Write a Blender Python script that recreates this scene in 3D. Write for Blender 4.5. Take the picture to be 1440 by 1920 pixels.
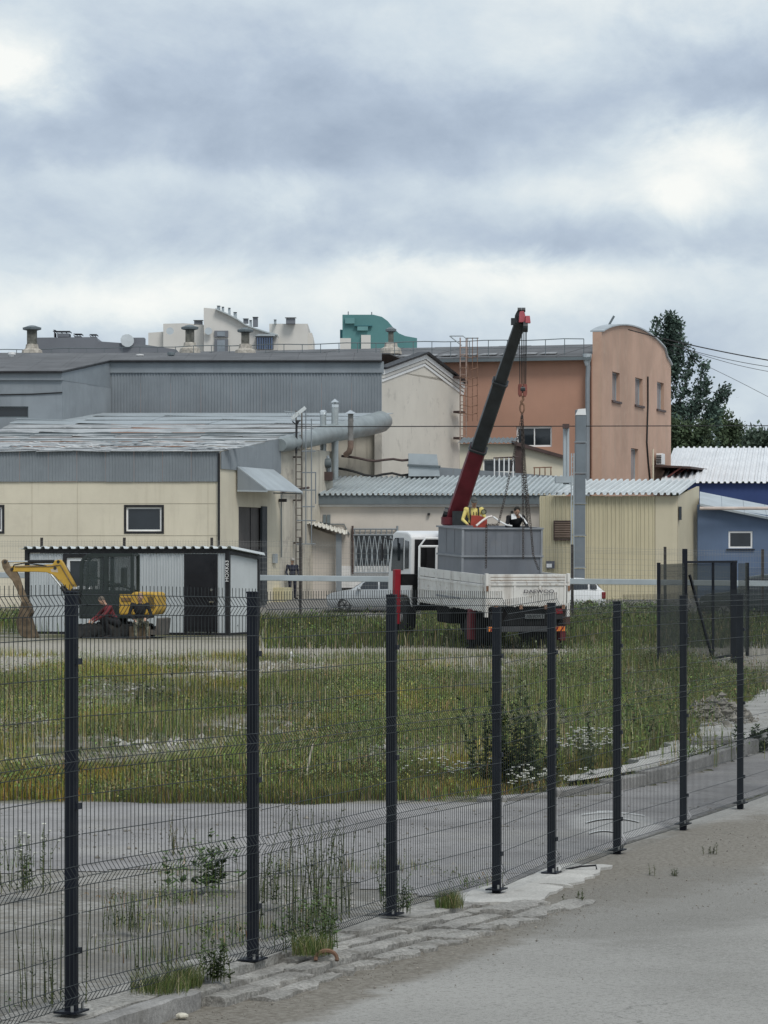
import bpy, bmesh, math, random
import numpy as np
from mathutils import Vector as V, Matrix as MX
for o in list(bpy.data.objects): bpy.data.objects.remove(o)
SC = bpy.context.scene; COL = SC.collection
R = math.radians
rnd = random.Random(7)
# ------------------------------------------------------------------ camera, sky, sun, exposure
F, HZ, CX, EYE = 6100.0, 1045.0, 720.0, 2.2          # focal length in photo pixels, horizon row, centre column, eye height
cd = bpy.data.cameras.new('camera'); cam = bpy.data.objects.new('camera', cd); COL.objects.link(cam)
cam.location = (0, 0, EYE); cam.rotation_euler = (R(90), 0, 0)
cd.sensor_fit = 'VERTICAL'; cd.sensor_height = 36; cd.lens = F/1920*36; cd.shift_y = (HZ-960)/1920
cd.clip_start = .5; cd.clip_end = 6000
SC.camera = cam
SC.render.engine = 'CYCLES'; SC.render.resolution_x = 768; SC.render.resolution_y = 1024
SC.view_settings.view_transform = 'Standard'; SC.view_settings.look = 'None'
SC.view_settings.exposure = 0.22; SC.view_settings.gamma = 1
SC.cycles.max_bounces = 6; SC.cycles.transparent_max_bounces = 12

class NT:
    def __init__(s, tree): s.t = tree; s.n = tree.nodes; s.l = tree.links
    def new(s, t): return s.n.new(t)
    def put(s, sock, v):
        if isinstance(v, bpy.types.NodeSocket): s.l.new(v, sock)
        elif v is not None: sock.default_value = v
    def m(s, op, a, b=None, c=None, clamp=False):
        n = s.new('ShaderNodeMath'); n.operation = op; n.use_clamp = clamp
        s.put(n.inputs[0], a); s.put(n.inputs[1], b)
        if c is not None: s.put(n.inputs[2], c)
        return n.outputs[0]
    def vm(s, op, a, b):
        n = s.new('ShaderNodeVectorMath'); n.operation = op; s.put(n.inputs[0], a); s.put(n.inputs[1], b); return n.outputs[0]
    def noise(s, vec, scale, detail=4, rough=.55, dist=0, out=0):
        n = s.new('ShaderNodeTexNoise'); s.put(n.inputs['Vector'], vec); n.inputs['Scale'].default_value = scale
        n.inputs['Detail'].default_value = detail; n.inputs['Roughness'].default_value = rough; n.inputs['Distortion'].default_value = dist
        return n.outputs[out]
    def ramp(s, fac, stops):
        n = s.new('ShaderNodeValToRGB'); s.put(n.inputs[0], fac); e = n.color_ramp.elements
        while len(e) < len(stops): e.new(.5)
        for k, (p, c) in enumerate(stops): e[k].position = p; e[k].color = (*c, 1) if len(c) == 3 else c
        return n.outputs[0]
    def mix(s, fac, a, b, mode='MIX'):
        n = s.new('ShaderNodeMix'); n.data_type = 'RGBA'; n.blend_type = mode
        s.put(n.inputs[0], fac); s.put(n.inputs[6], (*a, 1) if isinstance(a, tuple) else a); s.put(n.inputs[7], (*b, 1) if isinstance(b, tuple) else b)
        return n.outputs[2]
    def sep(s, v):
        n = s.new('ShaderNodeSeparateXYZ'); s.put(n.inputs[0], v); return n.outputs
    def comb(s, x, y, z):
        n = s.new('ShaderNodeCombineXYZ'); s.put(n.inputs[0], x); s.put(n.inputs[1], y); s.put(n.inputs[2], z); return n.outputs[0]
    def mr(s, v, a, b, c=0, d=1):
        n = s.new('ShaderNodeMapRange'); s.put(n.inputs[0], v)
        for k, q in zip((1, 2, 3, 4), (a, b, c, d)): n.inputs[k].default_value = q
        n.interpolation_type = 'SMOOTHSTEP'; return n.outputs[0]

SUN_EL, SUN_AZ = 52, 155       # azimuth clockwise from the view direction: high, behind the camera and to the right
w = bpy.data.worlds.new('World'); SC.world = w; w.use_nodes = True
T = NT(w.node_tree); T.n.clear()
tc = T.new('ShaderNodeTexCoord'); x, y, z = T.sep(tc.outputs['Generated'])
az = T.m('ARCTAN2', x, y); el = T.m('ARCSINE', z)
flat = T.comb(T.m('MULTIPLY', x, 1.0), y, T.m('MULTIPLY', z, 1.5))
n1 = T.noise(flat, 9.0, 7, .58, .35)
n2 = T.noise(flat, 26.0, 6, .6, .5, 1)
wx, wy, wz = T.sep(n2)
azw = T.m('ADD', az, T.m('MULTIPLY', T.m('SUBTRACT', wx, .5), .05)); elw = T.m('ADD', el, T.m('MULTIPLY', T.m('SUBTRACT', wy, .5), .022))
n3 = T.noise(flat, 19.0, 8, .62, .25)
val = T.m('MULTIPLY_ADD', T.m('SUBTRACT', n1, .5), 1.0, .485)
val = T.m('MULTIPLY_ADD', T.m('SUBTRACT', n3, .5), .72, val)
for (bx, by, sx, sy, am) in [(25, 150, 75, 48, .55), (1345, 270, 120, 55, .55), (1280, 385, 70, 45, .35), (560, 378, 60, 28, .25), (1300, 5, 230, 45, .3),
        (700, 545, 900, 45, .30), (1000, 512, 330, 26, .22), (150, 585, 300, 35, .3), (600, 235, 640, 85, -.36), (1360, 175, 170, 60, -.3),
        (1080, 445, 280, 32, -.28), (300, 430, 330, 55, -.1), (150, 260, 220, 70, -.12), (950, 110, 100, 60, .14), (740, 95, 90, 55, .1), (640, 345, 500, 22, .12), (1400, 540, 200, 60, -.12)]:
    a = T.m('DIVIDE', T.m('SUBTRACT', azw, (bx-CX)/F), sx/F); b = T.m('DIVIDE', T.m('SUBTRACT', elw, (HZ-by)/F), sy/F)
    g = T.m('EXPONENT', T.m('MULTIPLY', T.m('ADD', T.m('MULTIPLY', a, a), T.m('MULTIPLY', b, b)), -.6))
    val = T.m('MULTIPLY_ADD', g, am, val)
cloud = T.ramp(val, [(0, (.30, .365, .465)), (.3, (.425, .50, .60)), (.55, (.575, .65, .71)), (.8, (.74, .785, .79)), (1, (.87, .88, .85))])
sk = T.new('ShaderNodeTexSky'); sk.sky_type = 'NISHITA'; sk.sun_disc = False; sk.sun_elevation = R(SUN_EL); sk.sun_rotation = R(SUN_AZ)
b1 = T.new('ShaderNodeBackground'); T.put(b1.inputs[0], sk.outputs[0]); b1.inputs[1].default_value = .06
b2 = T.new('ShaderNodeBackground'); T.put(b2.inputs[0], cloud); b2.inputs[1].default_value = 1.0
mx = T.new('ShaderNodeMixShader'); mx.inputs[0].default_value = .9
T.l.new(b1.outputs[0], mx.inputs[1]); T.l.new(b2.outputs[0], mx.inputs[2])
wo = T.new('ShaderNodeOutputWorld'); T.l.new(mx.outputs[0], wo.inputs[0])
sd = bpy.data.lights.new('sun', 'SUN'); sd.energy = 1.6; sd.angle = R(20); sd.color = (1, .97, .92)
so = bpy.data.objects.new('sun', sd); COL.objects.link(so)
sv = V((math.sin(R(SUN_AZ))*math.cos(R(SUN_EL)), math.cos(R(SUN_AZ))*math.cos(R(SUN_EL)), math.sin(R(SUN_EL))))
so.rotation_euler = sv.to_track_quat('Z', 'Y').to_euler(); so.location = sv*50

# ------------------------------------------------------------------ materials
MATS = {}
def mat(name, col, rough=.8, var=.12, scale=2., metal=0., bump=0., bscale=60., streak=0., scol=(.12, .11, .09), spec=.3, spots=0., spcol=(.1, .09, .08), spscale=1.5, fine=0., alpha=1.):
    if name in MATS: return MATS[name]
    m = bpy.data.materials.new(name); m.use_nodes = True; MATS[name] = m
    T = NT(m.node_tree); p = T.n['Principled BSDF']
    pos = T.new('ShaderNodeNewGeometry').outputs['Position']
    if callable(col): c = col(T, pos)
    else:
        n = T.noise(pos, scale, 5, .6); lo = tuple(max(0, k*(1-var)) for k in col); hi = tuple(min(1, k*(1+var)) for k in col)
        c = T.mix(T.mr(n, .28, .72), lo, hi)
    if fine:
        c = T.mix(T.mr(T.noise(pos, bscale*1.3, 3, .7), .3, .7, 0, 1), c, T.mix(1., c, (1-fine, 1-fine, 1-fine), 'MULTIPLY'))
    if streak:
        px_, py_, pz_ = T.sep(pos)
        s = T.noise(T.comb(T.m('MULTIPLY', px_, 3.2), T.m('MULTIPLY', py_, 3.2), T.m('MULTIPLY', pz_, .28)), 1.0, 5, .65)
        c = T.mix(T.m('MULTIPLY', T.mr(s, .5, .72), streak), c, scol)
    if spots:
        s = T.noise(pos, spscale, 6, .68); c = T.mix(T.m('MULTIPLY', T.mr(s, .56, .66), spots), c, spcol)
    T.put(p.inputs['Base Color'], c); p.inputs['Metallic'].default_value = metal; p.inputs['Specular IOR Level'].default_value = spec
    rn = T.noise(pos, scale*2.3, 3); T.put(p.inputs['Roughness'], T.mr(rn, .2, .8, max(.02, rough-.08), min(1, rough+.08)))
    if bump:
        b = T.new('ShaderNodeBump'); b.inputs['Strength'].default_value = bump; b.inputs['Distance'].default_value = .01
        T.put(b.inputs['Height'], T.noise(pos, bscale, 4, .7)); T.l.new(b.outputs[0], p.inputs['Normal'])
    if alpha < 1: p.inputs['Alpha'].default_value = alpha
    return m
def glass(name, col=(.02, .025, .03), rough=.05):
    return mat(name, col, rough, .2, .8, spec=.6)

# ------------------------------------------------------------------ helpers
def W(px, py, z): return V(((px-CX)*z/F, z, EYE-(py-HZ)*z/F))    # photo pixel at a known distance -> place in the world
def X(px, z): return (px-CX)*z/F
def H(py, z): return EYE-(py-HZ)*z/F
class MB:
    def __init__(s): s.v = []; s.f = []; s.mi = []; s.m = 0
    def add(s, vs, fs):
        b = len(s.v); s.v += [tuple(q) for q in vs]; s.f += [tuple(b+i for i in f) for f in fs]; s.mi += [s.m]*len(fs); return s
    def box(s, c, d, rot=None):
        c = V(c); hx, hy, hz = d[0]/2, d[1]/2, d[2]/2
        vs = [V((sx*hx, sy*hy, sz*hz)) for sx in (-1, 1) for sy in (-1, 1) for sz in (-1, 1)]
        if rot is not None: vs = [rot @ q for q in vs]
        return s.add([c+q for q in vs], [(0, 1, 3, 2), (4, 6, 7, 5), (0, 4, 5, 1), (2, 3, 7, 6), (0, 2, 6, 4), (1, 5, 7, 3)])
    def ab(s, a, b): return s.box([(a[k]+b[k])/2 for k in range(3)], [abs(a[k]-b[k]) for k in range(3)])
    def beam(s, p, q, w, h=None, up=(0, 0, 1)):
        p, q = V(p), V(q); d = q-p; L = d.length; yv = d/L; up = V(up)
        xv = yv.cross(up)
        if xv.length < 1e-4: xv = V((1, 0, 0))
        xv.normalize(); zv = xv.cross(yv); rot = MX((xv, yv, zv)).transposed()
        return s.box((p+q)/2, (w, L, h or w), rot)
    def tube(s, pts, r, n=6, cap=True):
        pts = [V(q) for q in pts]; K = len(pts); rs = r if isinstance(r, (list, tuple)) else [r]*K
        t0 = (pts[1]-pts[0]).normalized(); a = t0.orthogonal().normalized(); vs = []
        for k in range(K):
            t = (pts[min(k+1, K-1)]-pts[max(k-1, 0)]); t = t.normalized() if t.length > 1e-9 else t0
            a = (a-t*a.dot(t)); a = a.normalized() if a.length > 1e-6 else t.orthogonal().normalized(); b = t.cross(a)
            for j in range(n):
                an = 2*math.pi*(j+.5)/n; vs.append(pts[k]+(a*math.cos(an)+b*math.sin(an))*rs[k])
        fs = [(k*n+j, k*n+(j+1) % n, (k+1)*n+(j+1) % n, (k+1)*n+j) for k in range(K-1) for j in range(n)]
        if cap: fs += [tuple(range(n-1, -1, -1)), tuple((K-1)*n+j for j in range(n))]
        return s.add(vs, fs)
    def prism(s, poly, vec):
        poly = [V(q) for q in poly]; vec = V(vec); n = len(poly)
        return s.add(poly+[q+vec for q in poly], [tuple(range(n-1, -1, -1)), tuple(range(n, 2*n))]+[(k, (k+1) % n, n+(k+1) % n, n+k) for k in range(n)])
    def lathe(s, c, prof, n=12, axis=(0, 0, 1)):
        c = V(c); ax = V(axis).normalized(); a = ax.orthogonal().normalized(); b = ax.cross(a); vs = []
        for (r, h) in prof:
            for j in range(n):
                an = 2*math.pi*j/n; vs.append(c+ax*h+(a*math.cos(an)+b*math.sin(an))*max(r, 1e-4))
        K = len(prof)
        fs = [(k*n+j, k*n+(j+1) % n, (k+1)*n+(j+1) % n, (k+1)*n+j) for k in range(K-1) for j in range(n)]
        fs += [tuple(range(n-1, -1, -1)), tuple((K-1)*n+j for j in range(n))]
        return s.add(vs, fs)
    def quad(s, *q): return s.add(q, [tuple(range(len(q)))])
    def ell(s, c, r, n=10, k=7, rot=None):
        c = V(c); vs = []; fs = []
        for i in range(k+1):
            th = math.pi*i/k
            for j in range(n):
                an = 2*math.pi*j/n; q = V((r[0]*math.sin(th)*math.cos(an), r[1]*math.sin(th)*math.sin(an), r[2]*math.cos(th)))
                vs.append(c+(rot @ q if rot is not None else q))
        for i in range(k):
            for j in range(n): fs.append((i*n+j, (i+1)*n+j, (i+1)*n+(j+1) % n, i*n+(j+1) % n))
        return s.add(vs, fs)
    def wall(s, o, t, n, t1, z0, z1, depth=.25, ops=(), top=None):
        """wall skin along t from o, outward normal n, openings (ta,tb,za,zb) with reveals; z from z0 to z1"""
        o, t, n = V(o), V(t).normalized(), V(n).normalized(); P = lambda a, h, d=0: V((o.x, o.y, 0))+t*a-n*d+V((0, 0, h))
        ts = sorted({0, t1, *[q for op in ops for q in op[:2]]}); zs = sorted({z0, z1, *[q for op in ops for q in op[2:4]]})
        for i in range(len(ts)-1):
            for j in range(len(zs)-1):
                ca, cz = (ts[i]+ts[i+1])/2, (zs[j]+zs[j+1])/2
                if any(op[0] < ca < op[1] and op[2] < cz < op[3] for op in ops): continue
                s.quad(P(ts[i], zs[j]), P(ts[i+1], zs[j]), P(ts[i+1], zs[j+1]), P(ts[i], zs[j+1]))
        for (a, b, c, d) in ops:
            for q in [(a, c, b, c), (b, c, b, d), (b, d, a, d), (a, d, a, c)]:
                s.quad(P(q[0], q[1]), P(q[2], q[3]), P(q[2], q[3], depth*.6), P(q[0], q[1], depth*.6))
        for q in [(0, z0, t1, z0), (t1, z0, t1, z1), (t1, z1, 0, z1), (0, z1, 0, z0)]:
            s.quad(P(q[0], q[1]), P(q[2], q[3]), P(q[2], q[3], depth), P(q[0], q[1], depth))
        s.quad(P(0, z0, depth), P(t1, z0, depth), P(t1, z1, depth), P(0, z1, depth))
        return s
    def corr(s, o, u, v, n, ul, vl, pitch, amp, th=.012, wave=False):
        """ribbed sheet: ribs run along v, repeat along u"""
        o, u, v, n = V(o), V(u).normalized(), V(v).normalized(), V(n).normalized(); prof = []
        k = max(1, round(ul/pitch)); p = ul/k
        for i in range(k):
            if wave: prof += [(i*p+p*j/6, amp*(.5-.5*math.cos(2*math.pi*j/6))) for j in range(6)]
            else: prof += [(i*p, 0), (i*p+p*.45, 0), (i*p+p*.58, amp), (i*p+p*.87, amp)]
        prof.append((ul, 0)); K = len(prof)
        A = [o+u*a+n*h for a, h in prof]; B = [q+v*vl for q in A]; A2 = [q-n*th for q in A]; B2 = [q-n*th for q in B]
        fs = []
        for i in range(K-1):
            fs += [(i, i+1, K+i+1, K+i), (2*K+i, 3*K+i, 3*K+i+1, 2*K+i+1), (i, 2*K+i, 2*K+i+1, i+1), (K+i, K+i+1, 3*K+i+1, 3*K+i)]
        return s.add(A+B+A2+B2, fs)
    def mesh(s, name, M=None):
        me = bpy.data.meshes.new(name); vs = s.v
        if M is not None: vs = [tuple(M @ V(q)) for q in vs]
        me.from_pydata(vs, [], s.f); me.polygons.foreach_set('material_index', s.mi); me.update(); return me
    def build(s, name, mats, parent=None, local=False, smooth=False, bevel=0, kind=None):
        M = None
        if parent is not None and not local: M = root_of(parent)['_m']
        me = s.mesh(name, M)
        for q in (mats if isinstance(mats, (list, tuple)) else [mats]): me.materials.append(q)
        if smooth:
            me.polygons.foreach_set('use_smooth', [True]*len(me.polygons)); me.set_sharp_from_angle(angle=R(38))
        o = bpy.data.objects.new(name, me); COL.objects.link(o)
        if parent is not None: o.parent = OBJ(parent)
        if bevel:
            b = o.modifiers.new('bevel', 'BEVEL'); b.width = bevel; b.segments = 2; b.limit_method = 'ANGLE'
        if kind: o['kind'] = kind
        return o
ROOTS = {}
def OBJ(p): return p['o'] if isinstance(p, dict) else p
def root_of(p):
    if isinstance(p, dict): return p
    while p.parent is not None: p = p.parent
    return ROOTS[p.name]
def thing(name, label, cat, loc=(0, 0, 0), rot=(0, 0, 0), group=None):
    o = bpy.data.objects.new(name, None); COL.objects.link(o); o.location = loc; o.rotation_euler = rot; o.empty_display_size = .2
    tag(o, label, cat, group)
    import mathutils
    M = MX.Translation(V(loc)) @ mathutils.Euler(rot).to_matrix().to_4x4()
    d = {'o': o, '_m': M.inverted(), 'M': M}; ROOTS[o.name] = d; return d
def tag(o, label, cat, group=None):
    o = OBJ(o); o['label'] = label; o['category'] = cat
    if group: o['group'] = group
    return o
def struct(o): o['kind'] = 'structure'; return o
def setloc(o, loc):
    """put the origin of a top-level single-mesh thing at its base"""
    loc = V(loc); o.data.transform(MX.Translation(-loc)); o.location = loc; return o
def text_mesh(txt, size, depth=.004):
    c = bpy.data.curves.new('lettering', 'FONT'); c.body = txt; c.size = size; c.extrude = depth; c.align_x = 'CENTER'; c.align_y = 'CENTER'
    o = bpy.data.objects.new('lettering', c); COL.objects.link(o); dg = bpy.context.evaluated_depsgraph_get()
    me = bpy.data.meshes.new_from_object(o.evaluated_get(dg)); bpy.data.objects.remove(o); return me
def lettering(txt, size, loc, rx, m, parent, sx=1., name='lettering'):
    me = text_mesh(txt, size); me.transform(MX.Translation(V(loc)) @ rx @ MX.Diagonal((sx, 1, 1, 1)))
    me.materials.clear(); me.materials.append(m); o = bpy.data.objects.new(name, me); COL.objects.link(o); o.parent = OBJ(parent); return o
def fbm(xx, yy, seed=0, oct=4):
    rs = np.random.RandomState(seed); tot = np.zeros_like(xx); amp = 1.; s = 0
    for k in range(oct):
        g = rs.rand(64, 64); fx = xx*(2**k); fy = yy*(2**k); ix = np.floor(fx).astype(int); iy = np.floor(fy).astype(int)
        a = fx-ix; b = fy-iy; a = a*a*(3-2*a); b = b*b*(3-2*b)
        q = lambda i, j: g[(ix+i) % 64, (iy+j) % 64]
        tot += amp*((q(0, 0)*(1-a)+q(1, 0)*a)*(1-b)+(q(0, 1)*(1-a)+q(1, 1)*a)*b); s += amp; amp *= .5
    return tot/s
w.cycles.sampling_method = 'MANUAL'; w.cycles.sample_map_resolution = 256

# ------------------------------------------------------------------ ground, roads, kerbs
POST = [(134, 387, 1898, 1113), (474, 338, 1800, 1113), (734, 295, 1715, 1118), (931, 265, 1680, 1142), (1034, 250, 1648, 1133), (1157, 232, 1605, 1130), (1281, 213.5, 1555, 1119), (1388, 197, 1515, 1115)]
FP = [V(((p-CX)/s, F/s, EYE-(b-HZ)/s)) for p, s, b, t in POST]
FT = [EYE-(t-HZ)/s for p, s, b, t in POST]
FD = V((FP[-1].x-FP[0].x, FP[-1].y-FP[0].y, 0)).normalized(); FN = V((FD.y, -FD.x, 0))
def td(x, y): rx, ry = x-FP[0].x, y-FP[0].y; return rx*FD.x+ry*FD.y, rx*FN.x+ry*FN.y
def xy(t, d): return FP[0].x+FD.x*t+FN.x*d, FP[0].y+FD.y*t+FN.y*d
def sm(a, b, v): v = np.clip((v-a)/(b-a), 0, 1); return v*v*(3-2*v)
def hroad(t): return -.13-.07*sm(1, 8, np.asarray(t, float))
def GH(x, y):
    x = np.asarray(x, float); y = np.asarray(y, float); t, d = td(x, y)
    h = -.2+.13*(1-sm(0, 8, t))*(1-sm(2, 7, -d)); h = np.where(d > .15, -.34, h)
    h = h+(fbm(x*.35+9, y*.2+3, 5)-.5)*.16*sm(33, 42, y)*(1-sm(72, 84, y))
    return h+.5*sm(140, 146.5, y)
def gh(x, y): return float(GH(np.array([x]), np.array([y]))[0])
def grid(name, xs, ys, hf, m, mask=None):
    XX, YY = np.meshgrid(xs, ys); ZZ = hf(XX, YY); nx = len(xs); vs = np.stack([XX, YY, ZZ], -1).reshape(-1, 3)
    fs = [(j*nx+i, j*nx+i+1, (j+1)*nx+i+1, (j+1)*nx+i) for j in range(len(ys)-1) for i in range(nx-1)]
    if mask is not None:
        mk = mask(XX, YY).reshape(-1); fs = [f for f in fs if all(mk[k] for k in f)]
    b = MB(); b.add(vs.tolist(), fs); return b
def c_ground(T, pos):
    x, y, z = T.sep(pos)
    n = T.noise(pos, .55, 6, .65); f = T.noise(pos, 9, 5, .75); g = T.noise(pos, 38, 3, .8)
    dirt = T.mix(T.mr(f, .3, .7), (.20, .185, .155), (.36, .34, .30))
    soil = T.mix(T.mr(f, .3, .7), (.07, .075, .035), (.15, .145, .075))
    conc = T.mix(T.mr(n, .4, .62), (.19, .182, .165), (.34, .33, .305))
    field = T.mix(T.mr(n, .44, .62), soil, dirt)
    sandy = T.mix(T.mr(f, .3, .7), (.28, .258, .215), (.46, .43, .36))
    c = T.mix(T.mr(y, 30.5, 33.), T.mix(T.mr(f, .45, .62), conc, T.mix(.5, dirt, (.1, .09, .07))), field)
    c = T.mix(T.mr(T.m('MULTIPLY_ADD', T.m('SUBTRACT', n, .5), 16, y), 66, 74), c, sandy)
    c = T.mix(T.mr(y, 88, 100), c, field)
    c = T.mix(T.mr(y, 126, 134), c, (.26, .25, .235))
    return T.mix(T.mr(g, .35, .7, 0, .45), c, T.mix(1., c, (.45, .43, .4), 'MULTIPLY'))
M_GROUND = mat('ground', c_ground, .95, bump=.6, bscale=14, spec=.1)
def c_asph(T, pos):
    n = T.noise(pos, .7, 6, .62); f = T.noise(pos, 110, 3, .75); k = T.noise(pos, 14, 4, .7); L = T.noise(pos, .22, 3, .5)
    c = T.mix(T.mr(n, .3, .7), (.235, .227, .207), (.315, .305, .282))
    c = T.mix(T.mr(L, .42, .62), c, (.345, .335, .31))
    c = T.mix(T.mr(f, .42, .66, 0, .75), c, (.37, .36, .335))
    c = T.mix(T.mr(f, .30, .44, .8, 0), c, (.085, .082, .076))
    c = T.mix(T.mr(k, .60, .72, 0, .5), c, (.13, .12, .105)); q = T.noise(pos, 34, 3, .7); c = T.mix(T.mr(q, .52, .68, 0, .45), c, (.38, .37, .345)); c = T.mix(T.mr(q, .34, .46, .5, 0), c, (.13, .125, .115))
    x_, y_, z_ = T.sep(pos); rx = T.m('SUBTRACT', x_, FP[0].x); ry = T.m('SUBTRACT', y_, FP[0].y)
    t_ = T.m('ADD', T.m('MULTIPLY', rx, FD.x), T.m('MULTIPLY', ry, FD.y)); d_ = T.m('ADD', T.m('MULTIPLY', rx, FN.x), T.m('MULTIPLY', ry, FN.y))
    wob = T.m('MULTIPLY', T.m('SUBTRACT', T.noise(pos, 2.2, 6, .7), .5), 1.9)
    def spot(t0, st, d0, sd):
        a = T.m('DIVIDE', T.m('SUBTRACT', t_, t0), st); b = T.m('DIVIDE', T.m('SUBTRACT', d_, d0), sd)
        return T.mr(T.m('ADD', T.m('ADD', T.m('MULTIPLY', a, a), T.m('MULTIPLY', b, b)), wob), .45, 1.35, 1, 0)
    pale = T.mix(T.mr(f, .3, .7), (.33, .322, .30), (.41, .40, .375)); c = T.mix(T.m('MULTIPLY', spot(13.5, 5.5, 2.6, 1.5), .75), c, pale)
    dirt = T.mix(T.mr(T.noise(pos, 26, 4, .75), .3, .7), (.12, .104, .08), (.26, .24, .205))
    c = T.mix(T.m('MULTIPLY', spot(11.2, 4.6, .6, .85), .85), c, dirt); c = T.mix(T.m('MULTIPLY', spot(2.5, 6.5, .45, .5), .9), c, dirt); c = T.mix(T.m('MULTIPLY', spot(7.6, 2.8, 1.25, .9), .6), c, T.mix(T.mr(f, .3, .7), (.09, .083, .07), (.30, .29, .265)))
    v = T.new('ShaderNodeTexVoronoi'); v.feature = 'DISTANCE_TO_EDGE'; T.put(v.inputs['Vector'], T.vm('ADD', pos, T.vm('MULTIPLY', T.noise(pos, 3, 4, .6, 0, 1), (.5, .5, 0)))); v.inputs['Scale'].default_value = .5
    return T.mix(T.m('MULTIPLY', T.mr(v.outputs[0], .0, .006, .6, 0), T.mr(n, .52, .66)), c, (.07, .067, .06))
M_ROAD = mat('road asphalt', c_asph, .9, bump=.5, bscale=120, spec=.15)
def c_drive(T, pos):
    n = T.noise(pos, .8, 6, .65); f = T.noise(pos, 70, 3, .75)
    c = T.mix(T.mr(n, .3, .7), (.25, .24, .236), (.37, .358, .35))
    c = T.mix(T.mr(T.noise(pos, 4, 5, .7), .54, .68, 0, .7), c, (.14, .13, .115)); c = T.mix(T.mr(T.noise(pos, .5, 5, .65), .52, .66, 0, .6), c, (.40, .385, .355)); c = T.mix(T.mr(T.noise(pos, 22, 3, .75), .58, .7, 0, .6), c, (.10, .095, .085))
    x_, y_, z_ = T.sep(pos); a = T.m('DIVIDE', T.m('SUBTRACT', x_, 2.05), .42); b = T.m('DIVIDE', T.m('SUBTRACT', y_, 29.0), 1.5)
    k = T.mr(T.m('ADD', T.m('ADD', T.m('MULTIPLY', a, a), T.m('MULTIPLY', b, b)), T.m('MULTIPLY', T.m('SUBTRACT', T.noise(pos, 5, 5, .7), .5), 1.2)), .4, 1.2, .8, 0)
    return T.mix(k, T.mix(T.mr(f, .35, .65, 0, .5), c, (.17, .163, .157)), (.46, .45, .43))
M_DRIVE = mat('driveway asphalt', c_drive, .9, bump=.5, bscale=90, spec=.15)
M_CONC = mat('old concrete', (.38, .365, .335), .92, .25, 1.8, bump=1., bscale=35, spots=.7, spcol=(.17, .16, .14), spscale=4, fine=.5, spec=.15)
M_CONC2 = mat('pale concrete', (.52, .505, .47), .9, .15, 1.5, bump=.6, bscale=40, spots=.4, spcol=(.26, .25, .22), spscale=4, fine=.25, spec=.15)
M_KERB = mat('kerb concrete', (.33, .32, .305), .92, .2, 2.5, bump=.8, bscale=30, streak=.25, fine=.3, spec=.15)
M_DIRT = mat('dirt', (.22, .19, .14), .95, .35, 2.5, bump=.8, bscale=25, fine=.4, spots=.5, spcol=(.33, .30, .24), spscale=3, spec=.1)

xs = np.unique(np.concatenate([np.linspace(-900, -30, 12), np.linspace(-30, -9, 18), np.linspace(-9, 9, 60), np.linspace(9, 40, 22), np.linspace(40, 900, 12)]))
ys = np.unique(np.concatenate([[-40, -10], np.linspace(4, 33, 90), np.linspace(33, 90, 110), np.linspace(90, 160, 50), np.linspace(160, 400, 10), [800, 1500, 3000]]))
struct(grid('ground', xs, ys, GH, M_GROUND).build('ground', M_GROUND, smooth=True))
# the road in front of the fence, laid out along the fence line
ts = np.linspace(-34, 70, 200); ds = np.concatenate([[-.16, 0], np.linspace(.16, 4, 30), np.linspace(4.3, 24, 22)])
TT, DD = np.meshgrid(ts, ds); hh = hroad(TT)+.004+(fbm(TT*.5, DD*.9+4, 3)-.5)*.03*sm(.2, 1, DD)
px_, py_ = xy(TT, DD); nx = len(ts); b = MB()
b.add(np.stack([px_, py_, hh], -1).reshape(-1, 3).tolist(), [(j*nx+i, (j+1)*nx+i, (j+1)*nx+i+1, j*nx+i+1) for j in range(len(ds)-1) for i in range(nx-1)])
struct(b.build('road', M_ROAD, smooth=True))
def inpoly(XX, YY, poly):
    ins = np.zeros(XX.shape, bool); n = len(poly); j = n-1
    for i in range(n):
        xi, yi = poly[i]; xj, yj = poly[j]
        c = ((yi > YY) != (yj > YY)) & (XX < (xj-xi)*(YY-yi)/(yj-yi+1e-12)+xi); ins ^= c; j = i
    return ins
KL = [(-10, 31.3), (-4.5, 31.75), (-.83, 31.7), (.95, 31.85), (2.05, 32.9), (3.03, 34.9), (4.2, 39.0), (4.86, 41.2), (6.2, 47.5), (8.5, 60)]
fe = [xy(t, .12) for t in np.linspace(7.0, 45, 20)]
dp = [(-10, 24.3), (-3.1, 24.5), (-1.6, 24.9), (-.5, 24.2), (.3, 22.9)]+fe+KL[::-1]
b = grid('driveway', np.linspace(-10, 12, 160), np.linspace(22, 60, 230), lambda x, y: np.maximum(GH(x, y), -.2)+.006+(fbm(x*1.5, y*1.5, 8)-.5)*.008+.07*np.exp(-((x-2.05)/.42)**2-((y-29.2)/1.0)**2)-.06*sm(-.2, -.04, td(x, y)[1]), M_DRIVE,
         lambda x, y: inpoly(x+(fbm(x*2, y*2, 11)-.5)*.35, y+(fbm(x*2+5, y*2, 12)-.5)*.5, dp))
struct(b.build('driveway', M_DRIVE, smooth=True))
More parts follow.
